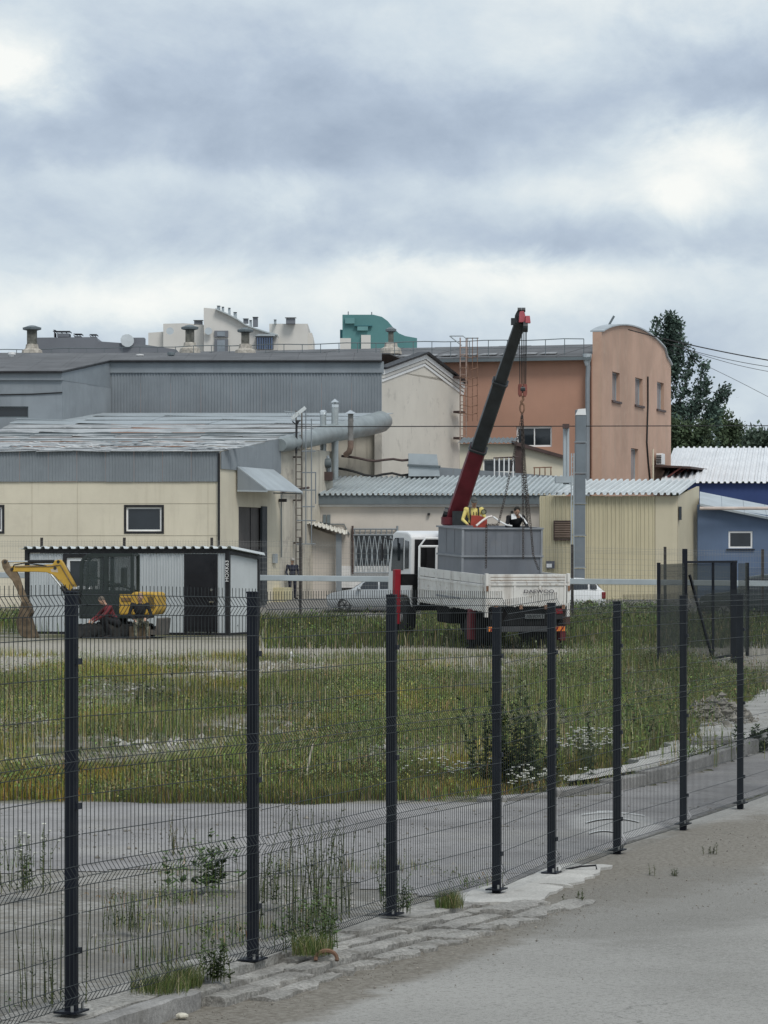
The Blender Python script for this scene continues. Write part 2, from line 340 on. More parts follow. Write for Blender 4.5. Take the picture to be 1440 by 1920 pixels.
# glints painted in as white arcs, pale hump where the driveway meets the road
M_GLINT = mat('patchy white glint', (.58, .58, .56), .7, .1, 3, spots=.9, spcol=(.3, .29, .28), spscale=9)
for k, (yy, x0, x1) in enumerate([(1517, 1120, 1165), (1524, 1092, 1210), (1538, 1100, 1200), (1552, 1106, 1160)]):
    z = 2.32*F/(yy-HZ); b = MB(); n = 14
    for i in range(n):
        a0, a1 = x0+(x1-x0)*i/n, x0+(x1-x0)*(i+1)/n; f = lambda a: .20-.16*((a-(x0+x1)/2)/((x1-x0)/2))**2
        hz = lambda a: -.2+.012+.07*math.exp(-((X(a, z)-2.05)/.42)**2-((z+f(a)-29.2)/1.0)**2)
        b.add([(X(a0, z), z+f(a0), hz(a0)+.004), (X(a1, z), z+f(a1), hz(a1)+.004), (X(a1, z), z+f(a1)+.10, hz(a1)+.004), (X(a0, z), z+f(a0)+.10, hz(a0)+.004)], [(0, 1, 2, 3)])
    o = b.build('glint_arc', M_GLINT); struct(o)
# kerb along the far side of the driveway, stone by stone
kb = bpy.data.objects.new('kerb', None); COL.objects.link(kb); struct(kb)
def along(poly, step):
    out = []; acc = 0; P = [V((*q, 0)) for q in poly]
    for a, c in zip(P, P[1:]):
        L = (c-a).length; d = (c-a)/L; k = 0
        while acc <= L: out.append((a+d*acc, d)); acc += step
        acc -= L
    return out
ks = along(KL[3:], 1.0)
for k, (p, d) in enumerate(ks):
    q = ks[k+1][0] if k+1 < len(ks) else p+d; up = min(1, k/3)*.11+.05; dd = (q-p)
    b = MB(); b.beam(p+dd*.012+V((0, 0, -.2+up/2-.08+rnd.uniform(-.006, .006))), p+dd*.988+V((0, 0, -.2+up/2-.08)), .16, up+.16); o = b.build('kerb_stone', M_KERB, bevel=.015); o.parent = kb
pv = [(1.85, 32.95), (2.0, 33.1), (2.9, 35.05), (4.05, 39.12), (4.7, 41.4), (6.05, 47.7), (8.4, 60.2), (7.3, 60.5), (5.1, 47.8), (3.95, 41.7), (3.2, 38.4), (2.45, 35.2), (1.95, 33.5)]
pk, pb_ = pv[:7], pv[7:][::-1]
def resamp(P, n): L = np.concatenate([[0], np.cumsum([math.dist(p, q) for p, q in zip(P, P[1:])])]); u = np.linspace(0, L[-1], n); return np.interp(u, L, [p[0] for p in P]), np.interp(u, L, [p[1] for p in P])
ka, kb_ = resamp(pk, 120), resamp(pb_, 120); wv = (fbm(np.arange(120)*.35, np.zeros(120), 33)-.5)*.5; b = MB()
b.add([(ka[0][i]*(1-f)+(kb_[0][i]+wv[i])*f, ka[1][i]*(1-f)+kb_[1][i]*f, -.2+.135-.14*max(0, f-.93)/.07+rnd.uniform(-.004, .004)) for i in range(120) for f in (0, .2, .4, .6, .8, .93, 1)], [(i*7+k, (i+1)*7+k, (i+1)*7+k+1, i*7+k+1) for i in range(119) for k in range(6)])
struct(b.build('pavement', M_CONC2, smooth=True))
# concrete footing under the near fence: cast slabs and broken edges
ft = bpy.data.objects.new('fence_footing', None); COL.objects.link(ft); struct(ft)
def hbase(t):
    tt = [td(p.x, p.y)[0] for p in FP]; return float(np.interp(t, tt, [p.z for p in FP]))
def slab(t0, t1, d0, d1, top, th, m, jag=.04, name='slab'):
    r = random.Random(int(t0*91)+(3 if callable(d1) else int(d1*777))); n = max(4, int((t1-t0)/.12)); A = []; B = []
    for i in range(n+1):
        t = t0+(t1-t0)*i/n; A.append((t, d0(t) if callable(d0) else d0)); dd = (d1(t) if callable(d1) else d1)
        B.append((t+r.uniform(-.02, .02), dd+r.uniform(-jag, jag)))
    b = MB(); rows = []
    for (ta, da), (tb, db) in zip(A, B):
        row = []
        for k in range(6):
            f = k/5; t = ta+(tb-ta)*f; d = da+(db-da)*f; z = (top(t) if callable(top) else top)+(r.uniform(-.006, .006) if 0 < k < 5 else r.uniform(-.012, 0)); row.append((*xy(t, d), z))
        rows.append(row)
    vs = [p for row in rows for p in row]+[(row[5][0], row[5][1], row[5][2]-th) for row in rows]+[(row[0][0], row[0][1], row[0][2]-th) for row in rows]; N = (n+1)*6
    fs = [(i*6+k, (i+1)*6+k, (i+1)*6+k+1, i*6+k+1) for i in range(n) for k in range(5)]
    fs += [(i*6+5, (i+1)*6+5, N+i+1, N+i) for i in range(n)]+[(i*6, N+n+1+i, N+n+2+i, (i+1)*6) for i in range(n)]
    fs += [(0, 1, 2, 3, 4, 5, N, N+n+1), tuple(n*6+k for k in range(6))+(N+n, N+2*n+1)]
    b.add(vs, fs); o = b.build(name, m, smooth=True); o.parent = ft; return o
top = lambda off: (lambda t: hbase(t)+off)
for a, c in [(-9, -6.6), (-6.58, -4.2), (-4.18, -1.9), (-1.88, -.3), (-.28, 1.15)]: slab(a, c, -.32, .10, top(-.012), .3, M_CONC, .008); slab(a, c, .115, .235, top(-.014), .3, M_KERB, .012, 'kerb_stone')
rs_ = random.Random(23)
def broken(t0, t1, d0, d1, tp, lo, hi, jag, th=.3):
    t = t0
    while t < t1:
        c = min(t1, t+rs_.uniform(lo, hi)); dz = rs_.uniform(-.014, .012); sl = rs_.uniform(-.02, .02); mid = (t+c)/2; k0, k1 = rs_.uniform(-.012, .012), rs_.uniform(-.03, .03)
        slab(t, c-.012, (lambda v, k0=k0: d0(v)+k0), (lambda v, k1=k1: d1(v)+k1), (lambda v, dz=dz, sl=sl, mid=mid: tp(v)+dz+sl*(v-mid)), th, M_CONC, jag); t = c
broken(1.17, 7.05, lambda t: -.28, lambda t: .07, top(-.014), 1.1, 1.7, .015)
broken(1.2, 6.95, lambda t: .085, lambda t: .185+.01*t, top(-.034), .5, 1.3, .02)
broken(1.22, 7.1, lambda t: .20+.01*t, lambda t: .31+.025*t, lambda t: hroad(t)+.07-.004*t, .35, 1.2, .03)
broken(1.5, 7.4, lambda t: .325+.025*t, lambda t: .42+.042*t, lambda t: hroad(t)+.03, .3, .9, .05, .2)
slab(7.0, 8.3, -.25, lambda t: .42-.1*(t-7), lambda t: -.172, .2, M_CONC2, .04); slab(8.32, 9.9, -.15, lambda t: .34-.05*(t-8), lambda t: -.170, .2, M_CONC2, .04)

# ------------------------------------------------------------------ the near mesh fence
M_POST = mat('anthracite powder coat', (.007, .009, .015), .5, .25, 3, spec=.22, spots=.2, spcol=(.03, .03, .03), spscale=7)
M_WIRE = mat('coated wire', (.022, .027, .028), .5, .2, 5, spec=.3)
M_BOLT = mat('zinc bolt', (.35, .35, .34), .4, .1, 5, metal=.8)
def wire_panel(p, q, zb0, zb1, n, hgt=2.03, rows=(.05, .62, 1.18, 1.93), r=.0022, vr=.0019, pitch=.05, off=.045, depth=.032, sides=4, extra=True):
    """welded panel: bent vertical wires and horizontal wires, one mesh"""
    b = MB(); p, q, n = V((p[0], p[1], 0)), V((q[0], q[1], 0)), V(n); L = (q-p).length; d = (q-p)/L; k = max(2, int(L/pitch)); ext = hgt-.03
    prof = [(0, 0)]
    for c in rows: prof += [(max(.0, c-.05), 0), (c, depth), (c+.05, 0)]
    prof = [(h, o) for i, (h, o) in enumerate(prof) if i == 0 or h > prof[i-1][0]-1e-6 and not (i == 1 and h == 0)]; prof.append((hgt, 0))
    for i in range(k+1):
        a = L*(i+.5)/(k+1); zb = zb0+(zb1-zb0)*a/L
        b.tube([p+d*a+n*(off+o)+V((0, 0, zb+h)) for h, o in prof], vr, sides, False)
    hs = []
    for c in rows: hs += [(max(.004, c-.05), 0), (c, depth), (c+.05, 0)]
    if extra:
        h = .25
        while h < ext:
            if all(abs(h-c) > .12 for c in rows): hs.append((h, 0))
            h += .19
    for h, o in hs:
        b.tube([p+d*.01+n*(off+o+.004)+V((0, 0, zb0+h)), q-d*.01+n*(off+o+.004)+V((0, 0, zb1+h))], r, sides, False)
    return b
fence = thing('mesh_fence', 'dark welded mesh fence on square posts along the road in the foreground', 'fence', (FP[0].x, FP[0].y, FP[0].z))
fa = math.atan2(FD.y, FD.x); RF = MX.Rotation(fa, 3, 'Z')
P0 = FP[0]-FD*2.5; P9 = FP[-1]+FD*2.5
allp = [(P0, .04, 2.02)]+[(p, p.z, t) for p, t in zip(FP, FT)]+[(P9, -.19, 1.85)]
for k, (p, zb, zt) in enumerate(allp):
    b = MB(); b.box((p.x, p.y, (zb+zt)/2), (.04, .06, zt-zb), RF)
    po = b.build('post', M_POST, fence, bevel=.004)
    b = MB(); b.box((p.x, p.y, zt+.006), (.044, .064, .012), RF); b.build('cap', M_POST, po, bevel=.003)
    stub = 0 if k < 4 else .045
    b = MB(); b.box((p.x, p.y, zb+stub+.006), (.16, .12, .010), RF); b.build('base_plate', M_POST, po)
    if stub: b = MB(); b.box((p.x, p.y, zb+.0), (.05, .05, .085), RF); b.build('anchor_stub', M_POST, po)
    for sx in (-1, 1):
        c = V((p.x, p.y, zb+stub+.01))+RF @ V((sx*.062, -.03, 0)); b = MB(); b.lathe(c, [(.008, 0), (.008, .03)], 6); b.build('anchor_bolt', M_BOLT, po)
    for hc in (.3, 1.0, 1.7):
        c = V((p.x, p.y, zb+hc))+FN*.035; b = MB(); b.box(c, (.05, .02, .03), RF); b.build('clip', M_POST, po)
PB = [(.04, .04), (.04, -.004), (-.02, -.037), (-.037, -.07), (-.13, -.09), (-.18, -.158), (-.13, -.147), (-.12, -.135), (-.14, -.14)]
for k, (z0, z1) in enumerate(PB):
    a, c = allp[k][0], allp[k+1][0]; wire_panel(a, c, z0, z1, FN).build('wire_panel', M_WIRE, fence)

# ------------------------------------------------------------------ materials of the buildings
M_CREAM = mat('cream wall panels', (.64, .585, .46), .8, .06, .5, spots=.2, spcol=(.5, .45, .36), spscale=.9, streak=.3, scol=(.47, .42, .32))
M_CREAM2 = mat('cream plaster', (.64, .60, .53), .9, .05, .6, streak=.14, scol=(.46, .43, .38), spots=.3, spcol=(.30, .28, .25), spscale=1.3, bump=.3)
M_PINKC = mat('pinkish cream plaster', (.58, .53, .47), .9, .06, .7, streak=.18, scol=(.4, .36, .31), bump=.2)
M_STAIN = mat('stained plaster', (.55, .51, .43), .9, .1, .8, streak=.75, scol=(.26, .23, .19), spots=.6, spcol=(.31, .28, .25), spscale=1.1, bump=.3)
M_GREY = mat('grey profiled steel', (.225, .25, .27), .5, .10, .6, streak=.3, scol=(.15, .17, .185), spec=.4)
M_GREYD = mat('dark grey steel', (.13, .155, .165), .5, .12, .6, streak=.25, scol=(.09, .1, .11), spec=.4)
M_GREYL = mat('light grey steel', (.37, .41, .43), .42, .12, .8, spec=.45, streak=.2, scol=(.25, .28, .29))
M_ZINC = mat('galvanised roofing', (.40, .44, .445), .45, .14, .5, spec=.5, spots=.35, spcol=(.33, .34, .33), spscale=.9)
M_ZINC2 = mat('bright galvanised roofing', (.57, .60, .60), .45, .1, .6, spec=.5)
M_OLDROOF = mat('weathered grey roofing', (.34, .355, .36), .65, .35, .8, spots=.75, spcol=(.56, .56, .55), spscale=2.2, streak=.15)
M_BITUM = mat('bitumen roofing', (.125, .128, .133), .9, .2, .5, spots=.25, spcol=(.2, .2, .2), spscale=.8)
M_ORANGE = mat('terracotta stucco', (.43, .245, .175), .9, .07, .4, streak=.22, scol=(.33, .21, .16), bump=.25, bscale=30)
M_ORANGE2 = mat('faded peach stucco', (.49, .325, .245), .9, .12, .35, streak=.5, scol=(.40, .32, .25), spots=.3, spcol=(.55, .40, .30), spscale=1.0, bump=.25, bscale=30)
M_YEL = mat('yellow profiled sheet', (.54, .485, .335), .6, .06, .5, streak=.15, scol=(.4, .36, .22))
M_YEL2 = mat('yellow flat panel', (.54, .485, .355), .7, .05, .5, streak=.15, scol=(.4, .36, .25))
M_BLUE = mat('blue sheet wall', (.105, .15, .235), .6, .08, .5, streak=.2, scol=(.08, .11, .18))
M_NAVY = mat('navy sheet', (.03, .055, .16), .6, .08, .5)
M_WHITE = mat('white frame', (.78, .78, .77), .5, .05, 2)
M_BLACK = mat('black metal', (.022, .022, .024), .5, .3, 3)
M_BROWN = mat('dark brown metal', (.075, .05, .045), .6, .2, 2)
M_DOOR = mat('grey brown gate', (.095, .088, .085), .65, .1, .7, streak=.2, scol=(.06, .055, .05))
M_GLASS = glass('dark window glass')
M_GLASS2 = glass('pale window glass', (.22, .25, .28), .1)
M_RUST = mat('rusty steel', (.20, .115, .075), .8, .4, 6)
M_BRICK = mat('weathered masonry', (.42, .39, .34), .95, .3, 5, spots=.5, spcol=(.2, .18, .16), spscale=6)
M_PIPE = mat('galvanised pipe', (.40, .43, .43), .35, .12, 2, metal=.5, streak=.2)
M_CHROME = mat('bright steel cap', (.7, .72, .72), .25, .05, 3, metal=.9)
M_CABLE = mat('black cable', (.02, .02, .02), .6, .1, 4)
UP = V((0, 0, 1))
def window_part(parent, o, t, n, a, b_, z0, z1, frame=M_WHITE, gl=M_GLASS, fw=.07, outer=None, inset=.12, mull=0):
    """window set into an opening: frame, pane(s)"""
    t, n = V(t).normalized(), V(n).normalized(); P = lambda q, h, d: V((o[0], o[1], 0))+t*q-n*d+UP*h
    f = MB()
    for (q0, q1, h0, h1) in [(a, b_, z0, z0+fw), (a, b_, z1-fw, z1), (a, a+fw, z0+fw, z1-fw), (b_-fw, b_, z0+fw, z1-fw)]:
        f.prism([P(q0, h0, inset), P(q1, h0, inset), P(q1, h1, inset), P(q0, h1, inset)], -n*.06)
    w_ = f.build('window', frame, parent)
    cells = mull+1; cw = (b_-a-2*fw)/cells
    for k in range(cells):
        q0 = a+fw+cw*k; q1 = q0+cw
        if k: mm = MB(); mm.prism([P(q0-.03, z0+fw, inset), P(q0+.03, z0+fw, inset), P(q0+.03, z1-fw, inset), P(q0-.03, z1-fw, inset)], -n*.05); mm.build('mullion', frame, w_)
        g = MB(); g.prism([P(q0, z0+fw, inset+.03), P(q1, z0+fw, inset+.03), P(q1, z1-fw, inset+.03), P(q0, z1-fw, inset+.03)], -n*.01); g.build('pane', gl, w_)
    if outer:
        s = MB(); e = .1
        for (q0, q1, h0, h1) in [(a-e, b_+e, z0-e, z0-.002), (a-e, b_+e, z1+.002, z1+e), (a-e, a-.002, z0-.002, z1+.002), (b_+.002, b_+e, z0-.002, z1+.002)]:
            s.prism([P(q0, h0, -.03), P(q1, h0, -.03), P(q1, h1, -.03), P(q0, h1, -.03)], -n*.028)
        s.build('surround', outer, w_)
    return w_
def rib_wall(parent, o, t, n, L, z0, z1, pitch, amp, m, step, name='wall_panel'):
    k = max(1, round(L/step)); w_ = L/k; t, n = V(t).normalized(), V(n).normalized()
    for i in range(k):
        b = MB(); p = V((o[0], o[1], z0+rnd.uniform(-.01, .01)))+t*(w_*i+.004)+n*.012*(i % 2); b.corr(p, t, UP, n, w_-.008, z1-z0, pitch, amp); b.build(name, m, parent)
def roof_sheets(parent, o, u, v, L, D, pitch, amp, m, step, name='roof_sheet', wave=False):
    u, v = V(u).normalized(), V(v).normalized(); n = u.cross(v); n = n if n.z > 0 else -n; k = max(1, round(L/step)); w_ = L/k
    for i in range(k):
        b = MB(); b.corr(V(o)+u*(w_*i+.004)+n*.01*(i % 2)+v*rnd.uniform(-.02, .02), u, v, n, w_-.008, D, pitch, amp, wave=wave); b.build(name, m, parent)

# ------------------------------------------------------------------ far apartment blocks
M_FARW = mat('pale render', (.62, .60, .56), .9, .05, .2, streak=.12, scol=(.5, .48, .45)); M_FARG = mat('grey block wall', (.17, .18, .20), .9, .1, .2)
M_TEAL = mat('teal cladding', (.10, .235, .235), .7, .08, .2, streak=.1, scol=(.06, .17, .18)); M_TEAL2 = mat('dark teal cladding', (.05, .16, .18), .7, .1, .2)
Z = 330
blk = thing('apartment_block', 'cream stepped apartment block with swooping roof rising behind the roofs', 'building', (X(430, Z), Z, 0))
def fp(poly, z, back, m, parent, name): b = MB(); b.prism([W(a, c, z) for a, c in poly], (0, back, 0)); return b.build(name, m, parent)
curve = [(382, 577), (404, 579), (425, 588), (444, 598), (460, 609), (478, 616), (500, 623), (520, 628)]
fp([(382, 700)]+curve+[(520, 700)], Z, 12, M_FARW, blk, 'tower_wall')
b = MB()
for (a, c), (d, e) in zip(curve[1:], curve[2:]): b.prism([W(a, c-1.5, Z-.6), W(d, e-1.5, Z-.6), W(d, e+1, Z-.6), W(a, c+1, Z-.6)], (0, 13, 0))
b.build('roof_edge', M_ZINC, blk)
fp([(306, 700), (306, 607), (344, 606), (381.5, 609), (381.5, 700)], Z+2, 12, M_FARW, blk, 'wing_wall'); fp([(278, 700), (278, 624), (305.8, 622), (305.8, 700)], Z+3, 10, M_FARW, blk, 'wing_wall')
fp([(505, 700), (505, 607), (577, 607), (577, 700)], Z+3, 12, M_FARW, blk, 'wing_wall'); fp([(577.2, 700), (577.2, 624), (585, 624), (587, 635), (587, 700)], Z+4, 8, M_FARW, blk, 'wing_wall')
for (x0, x1, y0, y1) in [(402, 428, 620, 632), (402, 428, 636, 665)]:
    b = MB(); b.ab(W(x0, y0, Z-.25), W(x1, y1, Z-.02)); wn = b.build('window', M_FARG, blk); b = MB(); b.ab(W(x0+5, y0+2, Z-.3), W(x1-6, y1-2, Z-.26)); b.build('pane', M_GLASS2, wn)
b = MB(); b.ab(W(480, 628, Z-1.5), W(513, 655, Z-.1)); bal = b.build('balcony', M_FARG, blk)
b = MB(); b.prism([W(478, 630, Z-1.8), W(484, 626, Z-1.8), W(515, 626, Z-1.8), W(515, 630, Z-1.8)], (0, 1.9, 0)); b.build('balcony_roof', M_GREYL, bal)
for k in range(7): b = MB(); b.ab(W(482+4.4*k, 633, Z-1.7), W(484.4+4.4*k, 655, Z-1.55)); b.build('glazing', mat('bluish glazing', (.10, .14, .22), .2, .2, .5), bal)
for (x, y0, y1, w_) in [(372, 600, 609, 10), (545, 595, 607, 11), (516, 599, 607, 3), (461, 597, 606, 6), (479, 594, 612, 6), (470, 600, 612, 3), (410, 573, 580, 4), (418, 575, 585, 3), (430, 577, 590, 3), (441, 585, 597, 4)]:
    b = MB(); b.ab(W(x-w_*.8, y0+2, Z+2), W(x+w_*.8, y1+1, Z+3)); v_ = b.build('roof_vent', M_FARG if w_ > 4 else M_GREYL, blk); b = MB(); b.ab(W(x-w_, y0, Z+1.8), W(x+w_, y0+2, Z+3.2)); b.build('vent_cap', M_GREYD, v_)
for x in (319, 391): b = MB(); b.lathe(W(x, 622, Z-.3), [(.05, 0), (.35, .1), (.4, .2)], 10, (0, -1, .3)); b.build('satellite_dish', M_GREYL, blk)
Z = 360
tl = thing('teal_tower', 'teal clad tower with rounded shoulder behind the long roof', 'building', (X(700, Z), Z, 0))
arc = [(642, 590), (700, 590), (716, 594), (727, 602), (737, 614), (748, 625), (760, 630), (782, 634)]
fp([(642, 700)]+arc+[(782, 700)], Z, 14, M_TEAL, tl, 'tower_wall'); fp([(637.5, 700), (637.5, 618), (641.8, 618), (641.8, 700)], Z+1, 10, M_TEAL2, tl, 'side_wall')
for (x0, x1, y0, y1, m) in [(637.5, 658, 634, 668, M_FARW), (677, 695, 628, 668, M_FARW), (664, 698, 610, 612, M_TEAL2), (647, 665, 596, 607, mat('pale teal patch', (.14, .29, .29), .7, .1, .3)), (670, 690, 612, 620, mat('pale teal patch', (.14, .29, .29), .7))]:
    b = MB(); b.ab(W(x0, y0, Z-.4), W(x1, y1, Z-.03)); b.build('panel', m, tl)
for (x, y) in [(653, 584), (697, 585)]: b = MB(); b.tube([W(x, y, Z+2), W(x, 592, Z+2)], .06, 5); b.build('aerial', M_FARG, tl)
Z = 260
gb = thing('grey_rooftop_block', 'low dark grey block with vents peeping over the left roof', 'building', (X(180, Z), Z, 0))
fp([(68, 680), (68, 633), (180, 632), (185, 640), (270, 646), (330, 655), (330, 680)], Z, 10, M_FARG, gb, 'wall')
for (x0, x1, y0) in [(101, 106, 619), (107, 133, 621), (139, 155, 626), (169, 183, 627)]:
    b = MB(); b.ab(W(x0, y0+4, Z+1), W(x1, 634, Z+2.5)); v_ = b.build('roof_vent', M_FARG, gb); b = MB(); b.ab(W(x0-1.5, y0, Z+.9), W(x1+1.5, y0+2, Z+2.6)); b.build('vent_cap', M_FARG, v_)
    for k in range(4): q = x0+(x1-x0)*(k+.0)/3; b = MB(); b.ab(W(q-.8, y0+2, Z+1), W(q+.8, y0+4, Z+2.4)); b.build('vent_post', M_FARG, v_)
b = MB(); b.ab(W(243, 633, Z+.5), W(273, 650, Z+2)); b.build('roof_vent', M_FARG, gb); b = MB(); b.lathe(W(238, 640, Z), [(.05, 0), (.5, .12), (.55, .2)], 12, (.2, -1, .3)); b.build('satellite_dish', M_GREYL, gb)

# ------------------------------------------------------------------ terracotta building with arched end, long dark roof
og = thing('terracotta_building', 'terracotta stucco building with arched gable end and small windows', 'building', (11.8, 176, .2))
C0 = V((X(1128, 176), 176, 0)); C1 = V((X(1258, 195), 195, 0)); gd = (C1-C0).normalized(); gn = V((gd.y, -gd.x, 0)); GL = (C1-C0).length
def gz(t): # arched parapet of the end wall
    return 14.05+1.2*max(0, 1-((t-GL*.47)/(GL*.53))**2)**.8-(.35 if t > GL*.9 else 0)
def gt(px):  # distance along the end wall seen at a photo column
    k = (px-CX)/F; return (k*C0.y-C0.x)/(gd.x-k*gd.y)
b = MB(); NS = 28
wins = [(gt(1148), gt(1162), 752, 698), (gt(1191), gt(1205), 760, 709), (gt(1232), gt(1245), 768, 717), (gt(1183), gt(1197), 905, 841)]
wz = []
for (a, c, yb, yt) in wins: d_ = C0.y+gd.y*(a+c)/2; wz.append((a, c, H(yb, d_), H(yt, d_)))
b.wall(C0, gd, gn, GL, 0, 13.2, .5, wz)
pts = [C0+gd*(GL*i/NS)+UP*gz(GL*i/NS) for i in range(NS+1)]
b.prism([C0+UP*13.2, C1+UP*13.2]+pts[::-1], -gn*.5)
b.build('end_wall', M_ORANGE2, og)
for a, c, z0, z1 in wz:
    wn = window_part(og, C0, gd, gn, a, c, z0, z1, M_GREYL, M_GLASS2, .06, inset=.2)
    s = MB(); P = C0+gd*(a-.2)+UP*z0; s.prism([P+gn*.1, P+gd*(c-a+.4)+gn*.1, P+gd*(c-a+.4)-gn*.02, P-gn*.02], (0, 0, -.12)); s.build('sill', M_BROWN, wn)
b = MB()
for p, q in zip(pts, pts[1:]): b.prism([p+gn*.12+UP*.01, q+gn*.12+UP*.01, q+gn*.12+UP*.08, p+gn*.12+UP*.08], -gn*.75)
b.build('arched_coping', M_GREYL, og, smooth=True)
lw = -gn  # direction of the long wall, away from the corner
L0 = C0+lw*.55+gd*.35; LL = 46
ow = []; 
for (x0, x1, yb, yt) in [(968, 1034, 838, 800)]:
    z_ = 177.5; a = (L0.x-X(x1, z_))/-lw.x; c = (L0.x-X(x0, z_))/-lw.x; ow.append((a, c, H(yb, z_), H(yt, z_)))
b = MB(); b.wall(L0, lw, -gd, LL, 0, 13.0, .4, ow); b.build('long_wall', M_ORANGE, og)
b = MB(); b.wall(C0-gn*.5, lw, -gd, .06, 0, 13.2, .35); b.build('corner_return', M_ORANGE, og)
for a, c, z0, z1 in ow: window_part(og, L0, lw, -gd, a, c, z0, z1, M_WHITE, M_GLASS, .1, mull=1)
# roof: front slope as bitumen sheets with a gutter edge
e0 = L0-gd*.5+UP*13.02; k = 24
for i in range(k):
    a = e0+lw*(LL/k*i+.01); c = e0+lw*(LL/k*(i+1)-.01); up = gd*10.3+UP*1.28; b = MB(); b.prism([a, c, c+up, a+up], (0, 0, .1+.015*(i % 2))); b.build('roof_sheet', M_BITUM, og)
b = MB(); b.prism([e0+lw*.0+gd*10.35+UP*1.25, e0+lw*LL+gd*10.35+UP*1.25, e0+lw*LL+gd*20+UP*.1, e0+gd*20+UP*.1], (0, 0, .1)); b.build('roof_back', M_BITUM, og)
b = MB(); b.beam(e0-gd*.06+UP*-.06, e0-gd*.06+lw*LL+UP*-.06, .12, .16); b.build('gutter', M_GREYD, og)
r2 = random.Random(4)
for i in range(26):
    a = e0+lw*(2.2+i*1.13)+gd*1.0+UP*.28; b = MB(); b.prism([a, a+lw*.95, a+lw*(.85+r2.uniform(0, .1))+gd*1.1+UP*.14, a+lw*.12+gd*1.1+UP*.14], (0, 0, .04)); b.build('flashing_plate', mat('pale flashing', (.27, .275, .28), .7, .2, 2), og)
# downpipe, cable, air conditioner, canopy
dpx = W(1101, 672, 176.2); b = MB(); b.tube([dpx+V((0, 0, .2)), dpx+V((.05, 0, -.5)), dpx+V((.02, 0, -1.2)), V((dpx.x, dpx.y, .5))], .13, 8); d1 = b.build('downpipe', M_GREY, og, smooth=True)
b = MB(); b.lathe(dpx, [(.12, -.4), (.26, .05), (.26, .25)], 10); b.build('hopper', M_GREYL, d1)
def gp(px, py, out=.06): t = gt(px); p = C0+gd*t; return V((p.x, p.y, H(py, p.y)))+gn*out
b = MB(); b.tube([gp(1213, 706), gp(1213, 760), gp(1211, 830), gp(1214, 870), gp(1217, 900)], .05, 6); b.build('wall_cable', M_CABLE, og)
b = MB(); b.tube([gp(1218, 842, .2), gp(1218, 905, .2)], .06, 6); b.build('pale_pipe', M_CREAM, og)
q = gp(1229, 861, .3); RG = MX((gd, gn, UP)).transposed()
ac = thing('air_conditioner', 'white air conditioner unit on the terracotta end wall above canopy', 'air conditioner', q-UP*.35)
b = MB(); b.box(q, (1.0, .35, .65), RG); b.build('casing', M_WHITE, ac, bevel=.03)
for k in range(5): b = MB(); b.box(q+gd*-.5+UP*(-.22+.1*k), (.05, .3, .06), RG); b.build('grille_slat', M_BLACK, ac)
cn = thing('door_canopy', 'dark red canopy on slanted struts at the terracotta end wall', 'canopy', gp(1230, 905, .3))
cA, cB = gt(1222), gt(1256); pa = C0+gd*cA; zc = H(875, pa.y)
b = MB(); b.prism([pa+UP*zc, C0+gd*cB+UP*zc, C0+gd*cB+gn*2.3+UP*(zc-.12), pa+gn*2.3+UP*(zc-.12)], (0, 0, .12)); b.build('canopy_sheet', M_BROWN, cn)
for k in range(4): p = C0+gd*(cA+(cB-cA)*(k+.2)/4); b = MB(); b.beam(p+gn*.05+UP*(zc-1.15), p+gn*1.7+UP*(zc-.06), .08); b.build('strut', mat('dark red steel', (.16, .05, .045), .6), cn)
# railing along the roof
rl = thing('roof_railing', 'thin steel safety railing along the long dark roof', 'railing', e0+gd*.8)
for h in (.95, .5):
    b = MB(); b.tube([e0+lw*(.6+(LL-1)*i/40)+gd*(.9)+UP*(.12+h+.03*math.sin(i*1.7)) for i in range(41)], .025 if h > .9 else .012, 5); b.build('rail', M_GREYD, rl)
for i in range(42):
    p = e0+lw*(.6+1.07*i)+gd*.9; b = MB(); b.tube([p+UP*.1, p+UP*1.07], .022, 5); o = b.build('post', M_GREYD, rl); b = MB(); b.beam(p-gd*.25+UP*.12, p+gd*.35+UP*.2, .1, .04); b.build('foot', M_GREYD, o)
def roof_chimney(px, ytop, ybase, z, label, wide=.22, dark=True):
    p = W(px, ybase, z); h = H(ytop, z)-p.z; c = thing('roof_chimney', label, 'chimney', p, group='masonry vents on the long roof')
    b = MB(); b.lathe(p, [(.62, -.35), (.56, -.05), (.38, .05), (.34, .28), (.3, .3)], 8); b.build('flashing', M_BRICK, c)
    b = MB(); b.box(p+UP*(h*.5+.15), (wide*2, wide*2, h-.3)); b.build('stack', mat('sooty masonry', (.13, .13, .115), .95, .4, 4), c)
    b = MB(); b.lathe(p+UP*(h-.25), [(wide*1.0, 0), (wide*2.0, .06), (wide*2.05, .18), (wide*.6, .3)], 8); b.build('cap', M_GREYD, c)
roof_chimney(60, 612, 655, 184, 'tall capped roof vent at far left of the long roof', .26); roof_chimney(356, 611, 652, 184, 'sooty capped roof vent in front of the cream apartment block, left one', .24)
roof_chimney(460, 616, 655, 182, 'capped roof vent in front of the cream apartment block, right one', .22); roof_chimney(733, 615, 652, 183, 'slim roof vent in front of the teal tower', .15)
for (px, y0, y1, lb) in [(22, 660, 673, 'small white capped pipe low on the roof, leftmost'), (262, 664, 671, 'tiny pale vent low on the roof, middle'), (321, 660, 675, 'small dark capped pipe low on the roof, rightmost')]:
    p = W(px, y1, 168); b = MB(); h = H(y0, 168)-p.z; b.lathe(p, [(.13, -.4), (.13, h*.6), (.2, h*.62), (.2, h*.95), (.08, h)], 8); tag(setloc(b.build('vent_pipe', M_WHITE if px != 321 else M_GREYD), p), lb, 'roof vent', 'small vents on the left roof')
